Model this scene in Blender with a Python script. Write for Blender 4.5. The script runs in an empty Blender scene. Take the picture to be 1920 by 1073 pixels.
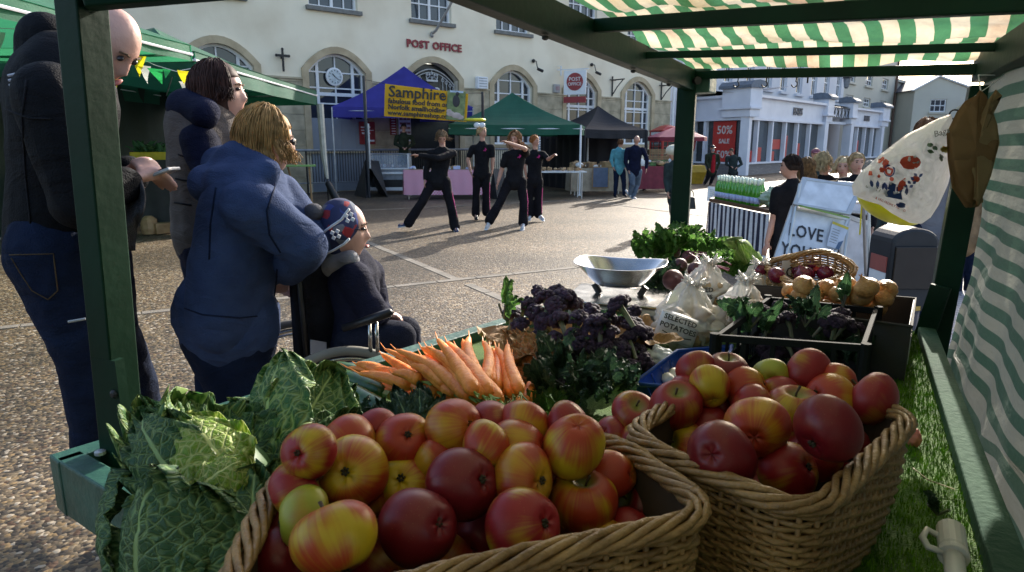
import bpy, bmesh, math, random
from mathutils import Vector, Matrix, Quaternion, noise
random.seed(7)
V = Vector
R = math.radians
sc = bpy.context.scene
COL = sc.collection

# ---------------------------------------------------------------- camera, sky, sun, exposure
H, FPX, PITCH = 1.45, 1250.0, R(12)
cam = bpy.data.objects.new('camera', bpy.data.cameras.new('camera'))
COL.objects.link(cam); sc.camera = cam
cam.location = (0, 0, H); cam.rotation_euler = (R(90) - PITCH, 0, 0)
cam.data.sensor_width = 36; cam.data.lens = 36 * FPX / 1920
cam.data.clip_start = 0.02; cam.data.clip_end = 3000
cam.data.dof.use_dof = True
cam.data.dof.focus_distance = 2.3; cam.data.dof.aperture_fstop = 14

SUN_AZ, SUN_EL = 28, 25            # degrees right of the view direction, above the horizon
w = bpy.data.worlds.new("World"); sc.world = w; w.use_nodes = True
nt = w.node_tree; bg = nt.nodes['Background']
sky = nt.nodes.new('ShaderNodeTexSky'); sky.sky_type = 'NISHITA'; sky.sun_disc = False
sky.sun_elevation = R(SUN_EL); sky.sun_rotation = R(SUN_AZ)
sky.air_density = 1.0; sky.dust_density = 2.5; sky.ozone_density = 1.0
nt.links.new(sky.outputs[0], bg.inputs[0]); bg.inputs[1].default_value = 0.15
sd = V((math.sin(R(SUN_AZ)) * math.cos(R(SUN_EL)), math.cos(R(SUN_AZ)) * math.cos(R(SUN_EL)), math.sin(R(SUN_EL))))
sun = bpy.data.objects.new('sun', bpy.data.lights.new('sun', 'SUN')); COL.objects.link(sun)
sun.data.energy = 3.6; sun.data.angle = R(0.6); sun.data.color = (1.0, 0.93, 0.82)
sun.rotation_euler = sd.to_track_quat('Z', 'Y').to_euler(); sun.location = (5, 5, 20)
sc.view_settings.view_transform = 'Standard'; sc.view_settings.look = 'None'
sc.view_settings.exposure = 1.3; sc.view_settings.gamma = 1
sc.cycles.max_bounces = 6; sc.cycles.transparent_max_bounces = 8
sc.cycles.sample_clamp_indirect = 6

# ---------------------------------------------------------------- measuring helpers
_cp, _sp = math.cos(PITCH), math.sin(PITCH)
def ray(px, py):
    a = (px - 960) / FPX; b = (536.5 - py) / FPX
    return V((a, _cp + b * _sp, -_sp + b * _cp))
def WY(px, py, y):
    d = ray(px, py); return V((0, 0, H)) + d * (y / d.y)
def WZ(px, py, z=0.0):
    d = ray(px, py); return V((0, 0, H)) + d * ((z - H) / d.z)
def WD(px, py, dep):
    return V((0, 0, H)) + ray(px, py) * dep
class Wall:                        # a vertical plane: u along it, z up, o out of it towards the square
    def __init__(s, x, y, yaw):
        a = R(yaw); s.p = V((x, y, 0)); s.d = V((math.cos(a), math.sin(a), 0)); s.n = V((math.sin(a), -math.cos(a), 0))
    def at(s, u, z, o=0.0):
        return s.p + s.d * u + V((0, 0, z)) + s.n * o

# ---------------------------------------------------------------- materials
MATS = {}
def mat(name, c, rough=0.6, c2=None, sc_=8.0, bump=0.0, bsc=None, metal=0.0, spec=0.5, trans=0.0, alpha=1.0, det=4.0, coat=0.0, sheen=0.0, contrast=(0.35, 0.65), emit=0.0, rv=0.0):
    if name in MATS: return MATS[name]
    m = bpy.data.materials.new(name); m.use_nodes = True; MATS[name] = m
    t = m.node_tree; N = t.nodes; L = t.links; b = N['Principled BSDF']
    if c2 is None: c2 = tuple(x * 0.75 for x in c)
    tc = N.new('ShaderNodeTexCoord')
    n = N.new('ShaderNodeTexNoise'); n.inputs['Scale'].default_value = sc_; n.inputs['Detail'].default_value = det
    L.new(tc.outputs['Object'], n.inputs['Vector'])
    cr = N.new('ShaderNodeValToRGB'); L.new(n.outputs[0], cr.inputs[0])
    cr.color_ramp.elements[0].position = contrast[0]; cr.color_ramp.elements[1].position = contrast[1]
    cr.color_ramp.elements[0].color = (*c2, 1); cr.color_ramp.elements[1].color = (*c, 1)
    L.new(cr.outputs[0], b.inputs['Base Color'])
    b.inputs['Roughness'].default_value = rough; b.inputs['Metallic'].default_value = metal
    b.inputs['Specular IOR Level'].default_value = spec; b.inputs['Transmission Weight'].default_value = trans
    b.inputs['Alpha'].default_value = alpha; b.inputs['Coat Weight'].default_value = coat; b.inputs['Sheen Weight'].default_value = sheen
    if rv:
        mr = N.new('ShaderNodeMapRange'); L.new(n.outputs[0], mr.inputs[0])
        mr.inputs[3].default_value = max(0, rough - rv); mr.inputs[4].default_value = min(1, rough + rv); L.new(mr.outputs[0], b.inputs['Roughness'])
    if bump:
        n2 = N.new('ShaderNodeTexNoise'); n2.inputs['Scale'].default_value = bsc or sc_ * 6; n2.inputs['Detail'].default_value = 5
        L.new(tc.outputs['Object'], n2.inputs['Vector'])
        bp = N.new('ShaderNodeBump'); bp.inputs['Strength'].default_value = bump; bp.inputs['Distance'].default_value = 0.01
        L.new(n2.outputs[0], bp.inputs['Height']); L.new(bp.outputs[0], b.inputs['Normal'])
    if emit:
        L.new(cr.outputs[0], b.inputs['Emission Color']); b.inputs['Emission Strength'].default_value = emit
    return m
def cloth(name, c, trans_c, f=0.4, c2=None, sc_=3.0):   # thin woven sheet that lets light through
    m = mat(name, c, 0.75, c2, sc_=sc_, bump=0.3, bsc=40)
    t = m.node_tree; b = t.nodes['Principled BSDF']; o = t.nodes['Material Output']
    tr = t.nodes.new('ShaderNodeBsdfTranslucent'); tr.inputs[0].default_value = (*trans_c, 1)
    mx = t.nodes.new('ShaderNodeMixShader'); mx.inputs[0].default_value = f
    t.links.new(b.outputs[0], mx.inputs[1]); t.links.new(tr.outputs[0], mx.inputs[2]); t.links.new(mx.outputs[0], o.inputs[0])
    return m

# ---------------------------------------------------------------- mesh helpers
class MB:
    def __init__(s): s.v = []; s.f = []; s.uv = {}
    def add(s, vs, fs):
        k = len(s.v); s.v += [V(a) for a in vs]; s.f += [tuple(i + k for i in f) for f in fs]; return s
    def hexa(s, b, t):             # four bottom corners, four top corners
        return s.add(list(b) + list(t), [(3, 2, 1, 0), (4, 5, 6, 7), (0, 1, 5, 4), (1, 2, 6, 5), (2, 3, 7, 6), (3, 0, 4, 7)])
    def box(s, c, size, rz=0, q=None):
        hx, hy, hz = size[0] / 2, size[1] / 2, size[2] / 2
        m = q.to_matrix() if q else Matrix.Rotation(rz, 3, 'Z')
        P = [V(c) + m @ V((x * hx, y * hy, z * hz)) for z in (-1, 1) for x, y in ((-1, -1), (1, -1), (1, 1), (-1, 1))]
        return s.hexa(P[:4], P[4:])
    def wbox(s, W, u0, u1, z0, z1, o0, o1):
        b = [W.at(u0, z0, o1), W.at(u1, z0, o1), W.at(u1, z0, o0), W.at(u0, z0, o0)]
        t = [W.at(u0, z1, o1), W.at(u1, z1, o1), W.at(u1, z1, o0), W.at(u0, z1, o0)]
        return s.hexa(b, t)
    def beam(s, a, b, wd, ht, up=V((0, 0, 1))):
        a = V(a); b = V(b); d = (b - a).normalized(); sd_ = d.cross(up).normalized(); u = sd_.cross(d).normalized()
        def c4(p): return [p + sd_ * (i * wd / 2) + u * (j * ht / 2) for i, j in ((-1, -1), (1, -1), (1, 1), (-1, 1))]
        return s.hexa(c4(a), c4(b))
    def tube(s, pts, r, n=8, cap=True, flat=1.0, side=None):
        pts = [V(p) for p in pts]; m = len(pts)
        rs = r if isinstance(r, (list, tuple)) else [r] * m
        k = len(s.v); t0 = (pts[1] - pts[0]).normalized()
        nn = t0.orthogonal().normalized() if side is None else (V(side) - t0 * t0.dot(V(side))).normalized()
        for i, p in enumerate(pts):
            t = (pts[min(i + 1, m - 1)] - pts[max(i - 1, 0)])
            t = t.normalized() if t.length > 1e-9 else t0
            nn = (nn - t * t.dot(nn)); nn = nn.normalized() if nn.length > 1e-6 else t.orthogonal().normalized()
            bb = t.cross(nn)
            for j in range(n):
                a = 2 * math.pi * j / n
                s.v.append(p + (nn * math.cos(a) + bb * (math.sin(a) * flat)) * rs[i])
        for i in range(m - 1):
            for j in range(n):
                a = k + i * n + j; b = k + i * n + (j + 1) % n
                s.f.append((a, b, b + n, a + n))
        if cap:
            s.f.append(tuple(k + j for j in range(n))[::-1]); s.f.append(tuple(k + (m - 1) * n + j for j in range(n)))
        return s
    def cap(s, p0, p1, r0, r1, flat=1.0, side=None, n=14):   # tapered rounded limb
        p0 = V(p0); p1 = V(p1); d = p1 - p0
        if d.length < 1e-5: d = V((0, 0, 1e-4))
        t = d.normalized(); P = []; Rr = []
        for k in range(5):
            a = math.pi / 2 * (k + .3) / 5.3; P.append(p0 - t * r0 * math.cos(a)); Rr.append(r0 * math.sin(a))
        for k in range(4): P.append(p0 + d * (k / 3)); Rr.append(r0 + (r1 - r0) * k / 3)
        for k in range(5):
            a = math.pi / 2 * (1 - (k + 1) / 5.3); P.append(p1 + t * r1 * math.cos(a)); Rr.append(r1 * math.sin(a))
        return s.tube(P, Rr, n, True, flat, side)
    def ell(s, c, r, q=None, nu=20, nv=12):
        c = V(c); k = len(s.v); m = q.to_matrix() if q else Matrix.Identity(3)
        s.v.append(c + m @ V((0, 0, -r[2])))
        for i in range(1, nv):
            a = -math.pi / 2 + math.pi * i / nv
            for j in range(nu):
                b = 2 * math.pi * j / nu
                s.v.append(c + m @ V((r[0] * math.cos(a) * math.cos(b), r[1] * math.cos(a) * math.sin(b), r[2] * math.sin(a))))
        s.v.append(c + m @ V((0, 0, r[2])))
        e = len(s.v) - 1
        for j in range(nu): s.f.append((k, k + 1 + (j + 1) % nu, k + 1 + j)); s.f.append((e, e - nu + j, e - nu + (j + 1) % nu))
        for i in range(nv - 2):
            for j in range(nu):
                a = k + 1 + i * nu + j; b = k + 1 + i * nu + (j + 1) % nu
                s.f.append((a, b, b + nu, a + nu))
        return s
    def lathe(s, c, prof, n=24, q=None, flat=1.0):
        c = V(c); k = len(s.v); m = q.to_matrix() if q else Matrix.Identity(3)
        for r_, z in prof:
            for j in range(n):
                a = 2 * math.pi * j / n; s.v.append(c + m @ V((r_ * math.cos(a), r_ * math.sin(a) * flat, z)))
        for i in range(len(prof) - 1):
            for j in range(n):
                a = k + i * n + j; b = k + i * n + (j + 1) % n; s.f.append((a, b, b + n, a + n))
        s.f.append(tuple(k + j for j in range(n))[::-1]); s.f.append(tuple(k + (len(prof) - 1) * n + j for j in range(n)))
        return s
    def prism(s, pts, off):        # flat polygon with a thickness vector
        pts = [V(p) for p in pts]; n = len(pts); off = V(off)
        return s.add(pts + [p + off for p in pts], [tuple(range(n))[::-1], tuple(range(n, 2 * n))] + [(i, (i + 1) % n, n + (i + 1) % n, n + i) for i in range(n)])
    def grid(s, fn, nu, nv, uv=True):
        k = len(s.v)
        for i in range(nu + 1):
            for j in range(nv + 1):
                s.v.append(V(fn(i / nu, j / nv)))
                if uv: s.uv[k + i * (nv + 1) + j] = (i / nu, j / nv)
        for i in range(nu):
            for j in range(nv):
                a = k + i * (nv + 1) + j; s.f.append((a, a + nv + 1, a + nv + 2, a + 1))
        return s
    def build(s, name, m, parent=None, smooth=False, org=None, bevel=0, solid=0, auto=False, sub=0):
        if org is None:
            if parent is not None: org = V((0, 0, 0)); base = world(parent)
            else:
                xs = [p.x for p in s.v]; ys = [p.y for p in s.v]
                base = V(((min(xs) + max(xs)) / 2, (min(ys) + max(ys)) / 2, min(p.z for p in s.v)))
        else: base = V(org)
        me = bpy.data.meshes.new(name); me.from_pydata([p - base for p in s.v], [], s.f)
        if s.uv:
            ul = me.uv_layers.new(name='UVMap')
            for l in me.loops: ul.data[l.index].uv = s.uv.get(l.vertex_index, (0, 0))
        me.materials.append(m)
        if smooth: me.polygons.foreach_set('use_smooth', [True] * len(me.polygons))
        me.validate(); me.update()
        o = bpy.data.objects.new(name, me); COL.objects.link(o)
        if parent is not None: o.parent = parent
        else: o.location = base
        if solid: md = o.modifiers.new('thick', 'SOLIDIFY'); md.thickness = solid; md.offset = 0
        if bevel: md = o.modifiers.new('bevel', 'BEVEL'); md.width = bevel; md.segments = 2; md.limit_method = 'ANGLE'
        if sub: md = o.modifiers.new('sub', 'SUBSURF'); md.levels = sub; md.render_levels = sub
        return o
def world(o):
    p = V((0, 0, 0))
    while o is not None: p = p + o.location; o = o.parent
    return p
def tag(o, label=None, cat=None, group=None, kind=None):
    if label: o['label'] = label
    if cat: o['category'] = cat
    if group: o['group'] = group
    if kind: o['kind'] = kind
    return o
def thing(name, loc, label, cat, group=None):
    o = bpy.data.objects.new(name, None); COL.objects.link(o); o.location = V(loc); o.empty_display_size = 0.1
    return tag(o, label, cat, group)
def text(name, s, W_or_m, size, m, parent, thick=0.01, align='CENTER', sx=1.0, bold=0.0, spacing=1.0):
    """writing as solid letters; W_or_m is a 4x4 matrix (x along the line, y up, z out)"""
    cu = bpy.data.curves.new(name, 'FONT'); cu.body = s; cu.size = size; cu.extrude = thick / 2; cu.align_x = align; cu.offset = bold; cu.space_character = spacing
    cu.resolution_u = 2
    t = bpy.data.objects.new(name, cu); COL.objects.link(t)
    dg = bpy.context.evaluated_depsgraph_get(); me = bpy.data.meshes.new_from_object(t.evaluated_get(dg))
    bpy.data.objects.remove(t)
    base = world(parent) if parent else V((0, 0, 0))
    M = Matrix.Translation(-base) @ W_or_m @ Matrix.Diagonal((sx, 1, 1, 1))
    me.transform(M); me.materials.clear(); me.materials.append(m)
    o = bpy.data.objects.new(name, me); COL.objects.link(o); o.parent = parent
    return o
def frame(o, x, y):               # matrix from origin, x axis, y axis
    x = V(x).normalized(); y = V(y); z = x.cross(y).normalized(); y = z.cross(x)
    return Matrix(((x.x, y.x, z.x, o[0]), (x.y, y.y, z.y, o[1]), (x.z, y.z, z.z, o[2]), (0, 0, 0, 1)))
def copy_tree(o, parent=None):
    c = o.copy(); COL.objects.link(c); c.parent = parent
    for ch in list(o.children): copy_tree(ch, c)
    return c
def lerp(a, b, t): return a + (b - a) * t
# ================================================================ ground
def node_ground():
    m = bpy.data.materials.new('resin_gravel'); m.use_nodes = True
    t = m.node_tree; N = t.nodes; L = t.links; b = N['Principled BSDF']
    tc = N.new('ShaderNodeTexCoord')
    vo = N.new('ShaderNodeTexVoronoi'); vo.inputs['Scale'].default_value = 52; L.new(tc.outputs['Object'], vo.inputs['Vector'])
    sp = N.new('ShaderNodeSeparateColor'); L.new(vo.outputs['Color'], sp.inputs[0])
    cr = N.new('ShaderNodeValToRGB'); L.new(sp.outputs[0], cr.inputs[0]); e = cr.color_ramp.elements
    cr.color_ramp.interpolation = 'CONSTANT'
    e[0].position = 0; e[0].color = (.055, .042, .031, 1); e[1].position = .3; e[1].color = (.125, .09, .056, 1)
    for p_, c_ in ((.5, (.2, .148, .09)), (.66, (.26, .175, .085)), (.76, (.12, .068, .04)), (.84, (.31, .235, .15)), (.93, (.46, .39, .30))):
        x = e.new(p_); x.color = (*c_, 1)
    n = N.new('ShaderNodeTexNoise'); n.inputs['Scale'].default_value = 0.8; n.inputs['Detail'].default_value = 6; L.new(tc.outputs['Object'], n.inputs['Vector'])
    mr = N.new('ShaderNodeMapRange'); mr.inputs[1].default_value = .3; mr.inputs[2].default_value = .7; mr.inputs[3].default_value = .5; mr.inputs[4].default_value = .85
    L.new(n.outputs[0], mr.inputs[0])
    mx = N.new('ShaderNodeMix'); mx.data_type = 'RGBA'; mx.blend_type = 'MULTIPLY'; mx.inputs[0].default_value = 1
    L.new(cr.outputs[0], mx.inputs[6]); L.new(mr.outputs[0], mx.inputs[7])
    n3 = N.new('ShaderNodeTexNoise'); n3.inputs['Scale'].default_value = .22; n3.inputs['Detail'].default_value = 8; n3.inputs['Distortion'].default_value = .8; L.new(tc.outputs['Object'], n3.inputs['Vector'])
    m3 = N.new('ShaderNodeMapRange'); m3.inputs[1].default_value = .42; m3.inputs[2].default_value = .6; m3.inputs[3].default_value = .6; m3.inputs[4].default_value = 1.2; L.new(n3.outputs[0], m3.inputs[0])
    mx4 = N.new('ShaderNodeMix'); mx4.data_type = 'RGBA'; mx4.blend_type = 'MULTIPLY'; mx4.inputs[0].default_value = 1; L.new(mx.outputs[2], mx4.inputs[6]); L.new(m3.outputs[0], mx4.inputs[7]); L.new(mx4.outputs[2], b.inputs['Base Color'])
    b.inputs['Roughness'].default_value = .55; b.inputs['Specular IOR Level'].default_value = .35
    bp = N.new('ShaderNodeBump'); bp.inputs['Strength'].default_value = .9; bp.inputs['Distance'].default_value = .006
    iv = N.new('ShaderNodeMath'); iv.operation = 'SUBTRACT'; iv.inputs[0].default_value = 1; L.new(vo.outputs['Distance'], iv.inputs[1])
    L.new(iv.outputs[0], bp.inputs['Height']); L.new(bp.outputs[0], b.inputs['Normal'])
    return m
g = MB(); g.grid(lambda u, v: (lerp(-220, 260, u), lerp(-40, 420, v), 0), 4, 4, uv=False)
tag(g.build('ground', node_ground()), kind='structure')
Mstrip = mat('paving_concrete', (.22, .19, .155), .8, (.13, .115, .095), sc_=3, bump=.5, bsc=60)
ga = math.atan2(3.1, 5.6); gd = V((math.cos(ga), math.sin(ga), 0)); gn = V((-gd.y, gd.x, 0))
g0 = V((-4.13, 5.19, 0))
def strip(a, b, wd, z=0.004):
    m = MB(); d = (b - a).normalized(); n_ = V((-d.y, d.x, 0)); L_ = (b - a).length; k = 0.0
    while k < L_ - .02:
        l = min(.43 + random.random() * .06, L_ - k)
        p = a + d * k; q = a + d * (k + l - .012)
        j = (random.random() - .5) * .01
        m.box((p + q) / 2 + n_ * j + V((0, 0, z / 2 + random.random() * .002)), (l - .012, wd, z), math.atan2(d.y, d.x)); k += l
    return m.build('paving_strip', Mstrip)
tag(strip(g0 - gd * 3, g0 + gd * 14, .10), kind='structure')
tag(strip(g0 + gn * 8.2 - gd * 4, g0 + gn * 8.2 + gd * 14, .10), kind='structure')
c0 = WZ(868, 530, 0)
tag(strip(c0 + gn * .12, c0 + gn * 8.0, .10), kind='structure')
tag(strip(c0 - gn * .12, c0 - gn * 6, .10), kind='structure')
cl = c0 + gd * 7.2 + gn*0
tag(strip(cl + gn * .12, cl + gn * 8.0, .10), kind='structure')
# block paving on the street side
def node_bricks(name, c1, c2, cm, bw=.2, bh=.1, ms=.006, rough=.75, bump=.5, rot=0.0, swz=None):
    m = bpy.data.materials.new(name); m.use_nodes = True; t = m.node_tree; N = t.nodes; L = t.links; b = N['Principled BSDF']
    tc = N.new('ShaderNodeTexCoord'); mp = N.new('ShaderNodeMapping'); L.new(tc.outputs['Object'], mp.inputs[0]); mp.inputs['Rotation'].default_value = swz or (0, 0, rot)
    br = N.new('ShaderNodeTexBrick'); L.new(mp.outputs[0], br.inputs[0]); br.inputs['Scale'].default_value = 1
    br.inputs['Brick Width'].default_value = bw; br.inputs['Row Height'].default_value = bh; br.inputs['Mortar Size'].default_value = ms
    br.inputs['Color1'].default_value = (*c1, 1); br.inputs['Color2'].default_value = (*c2, 1); br.inputs['Mortar'].default_value = (*cm, 1)
    L.new(br.outputs[0], b.inputs['Base Color']); b.inputs['Roughness'].default_value = rough
    bp = N.new('ShaderNodeBump'); bp.inputs['Strength'].default_value = bump; bp.inputs['Distance'].default_value = .004; bp.invert = True
    L.new(br.outputs[1], bp.inputs['Height']); L.new(bp.outputs[0], b.inputs['Normal'])
    return m
Mblock = node_bricks('block_paving', (.24, .24, .26), (.33, .33, .35), (.1, .1, .1), rot=R(25))
pv = MB(); pv.prism([(.9, -3, .0), (40, -3, .0), (60, 30, .0), (14.4, 30, .0), (2.05, 2.2, 0)], (0, 0, .004))
tag(pv.build('pavement', Mblock), kind='structure')

# ================================================================ post office
PO = Wall(-5.6, 21, 39)
Mcream = mat('cream_render', (.84, .76, .60), .85, (.70, .61, .46), sc_=.7, det=9, contrast=(.3, .6), bump=.25, bsc=25)
Mstone = mat('limestone', (.52, .44, .31), .85, (.30, .26, .18), sc_=2.5, bump=.4, bsc=30)
Mtrimst = mat('window_stone', (.50, .41, .27), .8, (.38, .30, .19), sc_=3, bump=.3)
Mwhite = mat('white_paint', (.78, .79, .82), .45, (.7, .71, .74), sc_=4)
Mglass = mat('window_glass', (.035, .045, .06), .04, (.02, .025, .035), sc_=.9, spec=.9, rv=.03)
Mdark = mat('dark_interior', (.02, .02, .022), .8)
Msill = mat('grey_sill', (.2, .2, .19), .8)
po = thing('post_office_building', PO.at(7, 0), 'cream rendered two storey building with arched windows and red POST OFFICE lettering', 'building')
def arch(c, h, s, sp_, tp, n=12):
    P = [(c - h, s)]
    for i in range(n + 1):
        x = -h + 2 * h * i / n; P.append((c + x, sp_ + (tp - sp_) * (1 - (x / h) ** 2)))
    P.append((c + h, s)); return P
cols = [-3.1, .35, 3.8, 7.26, 10.8, 14.2]; HW = .93
low = {c: (1.45, 3.55, 4.1) for c in cols}; low[.35] = (1.3, 3.6, 4.13); low[3.8] = (.1, 3.6, 4.12); low[-3.1] = (1.3, 3.6, 4.13)
hw = {c: .93 for c in cols}; hw[3.8] = 1.0; hw[10.8] = .88; hw[14.2] = .9
ZT = 8.6; U0, U1 = -16, 16.45
wl = MB()
def fq(a, b, c_, d_): wl.add([PO.at(*a), PO.at(*b), PO.at(*c_), PO.at(*d_)], [(0, 1, 2, 3)])
edges = [U0] + sum([[c - hw[c], c + hw[c]] for c in cols], []) + [U1]
for i in range(0, len(edges), 2): fq((edges[i], 0), (edges[i + 1], 0), (edges[i + 1], ZT), (edges[i], ZT))
for c in cols:
    h = hw[c]; s, sp_, tp = low[c]
    fq((c - h, 0), (c + h, 0), (c + h, s), (c - h, s))
    a = arch(c, h, s, sp_, tp)[1:-1]
    for p_, q_ in zip(a, a[1:]): fq(p_, q_, (q_[0], 5.42), (p_[0], 5.42))
    fq((c - h, 5.42), (c - .78, 5.42), (c - .78, 7.1), (c - h, 7.1)); fq((c + .78, 5.42), (c + h, 5.42), (c + h, 7.1), (c + .78, 7.1))
    fq((c - h, 7.1), (c + h, 7.1), (c + h, ZT), (c - h, ZT))
    for L_ in (arch(c, h, s, sp_, tp), [(c - .78, 5.42), (c - .78, 7.1), (c + .78, 7.1), (c + .78, 5.42)]):
        for p_, q_ in zip(L_, L_[1:] + L_[:1]):
            wl.add([PO.at(*p_), PO.at(*q_), PO.at(*q_, -.3), PO.at(*p_, -.3)], [(0, 1, 2, 3)])
# end wall, back and roof edge
wl.wbox(PO, U0, U1, ZT, ZT + .3, -.4, .15)
wl.add([PO.at(U1, 0), PO.at(U1, 0, -12), PO.at(U1, ZT, -12), PO.at(U1, ZT)], [(0, 1, 2, 3)])
wl.add([PO.at(U0, 0), PO.at(U0, 0, -12), PO.at(U0, ZT, -12), PO.at(U0, ZT)], [(3, 2, 1, 0)])
wl.build('wall', Mcream, po)
rf = MB(); rf.add([PO.at(U0 - .3, ZT + .3, .3), PO.at(U1 + .3, ZT + .3, .3), PO.at(U1 - 2, ZT + 3, -6), PO.at(U0 + 2, ZT + 3, -6), PO.at(U0 - .3, ZT + .3, -12.3), PO.at(U1 + .3, ZT + .3, -12.3)], [(0, 1, 2, 3), (5, 4, 3, 2), (1, 5, 2), (4, 0, 3)])
rf.build('roof', mat('slate', (.1, .1, .12), .7), po)
# stone dado between the windows
for i in range(0, len(edges), 2):
    dd = MB()
    a, b = edges[i] + (.2 if i else 0), edges[i + 1] - (.2 if i < len(edges) - 2 else 0)
    z = .02
    while z < 3.25:
        z1 = min(z + .46, 3.32); dd.wbox(PO, a, b, z, z1 - .008, -.05, .045); z = z1
    dd.wbox(PO, a, b + (.03 if i == len(edges) - 2 else 0), 3.32, 3.38, -.05, .075)
    dd.build('stone_base', Mstone, po, bevel=.006)
for c in cols:
    h = hw[c]; s, sp_, tp = low[c]
    tr = MB(); o = arch(c, h + .2, s - .0, sp_ + .05, tp + .2); ii = arch(c, h, s, sp_, tp)
    for k in range(len(o) - 1):
        q = [o[k], o[k + 1], ii[k + 1], ii[k]]
        tr.hexa([PO.at(*x, -.04) for x in q], [PO.at(*x, .075) for x in q])
    tr.build('window_surround', Mtrimst, po)
    sl = MB(); sl.wbox(PO, c - .88, c + .88, 5.30, 5.418, -.1, .12); sl.build('sill', Msill, po)
    if s > 1:
        sl = MB(); sl.wbox(PO, c - h - .2, c + h + .2, s - .12, s - .002, -.1, .12); sl.build('sill', Mtrimst, po)
    def glaze(nm, outline, s, tp_, h, arched, lines_v, lines_h, thick):
        gm = MB(); gm.add([PO.at(*x, -.2) for x in outline], [tuple(range(len(outline)))[::-1]])
        wn = gm.build(nm, Mglass, po)
        fr = MB()
        n_ = len(outline); cx = c; cz = (s + tp_) / 2
        inn = [(cx + (x - cx) * (1 - .07 / h), cz + (z - cz) * (1 - .07 / ((tp_ - s) / 2))) for x, z in outline]
        for k in range(n_):
            q = [outline[k], outline[(k + 1) % n_], inn[(k + 1) % n_], inn[k]]
            fr.hexa([PO.at(*x, -.21) for x in q], [PO.at(*x, -.13) for x in q])
        def topz(x): return sp_ + (tp_ - sp_) * (1 - (x / h) ** 2) - .05 if arched else tp_ - .06
        for x, w_ in lines_v: fr.wbox(PO, c + x - w_ / 2, c + x + w_ / 2, s + .05, topz(x), -.195, -.15)
        for z, w_ in lines_h: fr.wbox(PO, c - h + .04, c + h - .04, z - w_ / 2, z + w_ / 2, -.193, -.147)
        fr.build('frame', Mwhite, wn)
        return wn
    if c != 3.8:
        zz = [s + .45 + k * .46 for k in range(6) if s + .45 + k * .46 < 3.75]
        glaze('window', arch(c, h, s, sp_, tp), s, tp, h, True, [(-h * .62, .09), (h * .62, .09), (0, .04)], [(z, .04) for z in zz] + [(2.95, .1)], .1)
    glaze('window', [(c - .78, 5.42), (c - .78, 7.1), (c + .78, 7.1), (c + .78, 5.42)], 5.42, 7.1, .78, False, [(0, .09), (-.39, .035), (.39, .035)], [(5.95, .04), (6.4, .04), (6.8, .04)], .1)
# grey panel under the clock window, doorway
pn = MB(); pn.wbox(PO, .35 - .98, .35 + .98, .02, 2.22, -.05, .05)
for k in (-.5, .0, .5): pn.wbox(PO, .35 + k - .01, .35 + k + .01, .05, 2.2, .05, .06)
pn.build('panel', mat('grey_blue_panel', (.26, .29, .34), .5, (.2, .23, .28), sc_=1), po)
dr = MB(); dr.add([PO.at(2.8, .1, -.25), PO.at(4.8, .1, -.25), PO.at(4.8, 4.1, -.25), PO.at(2.8, 4.1, -.25)], [(0, 1, 2, 3)])
door = dr.build('doorway', mat('door_dark', (.02, .022, .026), .25), po)
gr = MB()                         # wrought iron overthrow with crown and initials
ar = [(3.8 + x, 3.42 + .5 * (1 - (x / .95) ** 2)) for x in [-.95 + 1.9 * k / 16 for k in range(17)]]
gr.tube([PO.at(a, b, -.12) for a, b in ar], .02, 6); gr.tube([PO.at(a, b - .1, -.12) for a, b in ar], .014, 6)
gr.tube([PO.at(2.85, 2.75, -.12), PO.at(4.75, 2.75, -.12)], .02, 6)
for k in range(13):
    x = -.9 + 1.8 * k / 12
    if abs(x) < .32: continue
    gr.tube([PO.at(3.8 + x, 2.75, -.12), PO.at(3.8 + x, 3.4 + .4 * (1 - (x / .95) ** 2), -.12)], .011, 5)
    zc = 3.3 + .4 * (1 - (x / .95) ** 2)
    gr.tube([PO.at(3.8 + x + .055 * math.cos(a), zc - .02 + .055 * math.sin(a), -.12) for a in [2 * math.pi * q / 10 for q in range(11)]], .009, 5)
Msil = mat('silver_iron', (.55, .56, .58), .4, metal=.3)
go = gr.build('door_grille', Msil, po)
cw = MB()
for x in (-.2, -.1, 0, .1, .2): cw.ell(PO.at(3.8 + x, 3.72 + (.06 if x == 0 else .02), -.08), (.04, .04, .05), nu=8, nv=6)
cw.wbox(PO, 3.58, 4.02, 3.52, 3.58, -.12, -.06)
for x in (-.2, 0, .2): cw.tube([PO.at(3.8 + x, 3.58, -.09), PO.at(3.8 + x * 1.1, 3.7, -.09)], .018, 5)
cw.tube([PO.at(3.6, 3.6, -.09), PO.at(3.72, 3.68, -.09), PO.at(3.8, 3.62, -.09), PO.at(3.88, 3.68, -.09), PO.at(4, 3.6, -.09)], .016, 5)
cw.wbox(PO, 3.79, 3.81, 3.78, 3.88, -.1, -.08); cw.build('crown', Msil, go)
def ptxt(s, u, z, size, m, nm='lettering', o=.03, **k): return text(nm, s, frame(PO.at(u, z, o), PO.d, (0, 0, 1)), size, m, po, **k)
Mred = mat('royal_red', (.30, .012, .02), .4)
ptxt('E  R', 3.8, 3.05, .42, Msil, 'royal_cypher', o=-.08, bold=.008)
ptxt('POST OFFICE', 3.87, 4.55, .33, mat('dark_red', (.27, .012, .025), .4), thick=.04, bold=.012, spacing=1.13)
# flagpole
fp = MB(); fp.tube([PO.at(3.75, 5.02, .05), PO.at(3.75, 5.1, .3), PO.at(4.3, 6.9, 1.6)], [.05, .045, .03], 8); fp.ell(PO.at(3.75, 5.0, .06), (.07, .07, .1))
fp.build('flagpole', mat('grey_metal', (.42, .42, .42), .4, metal=.6), po)
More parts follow.
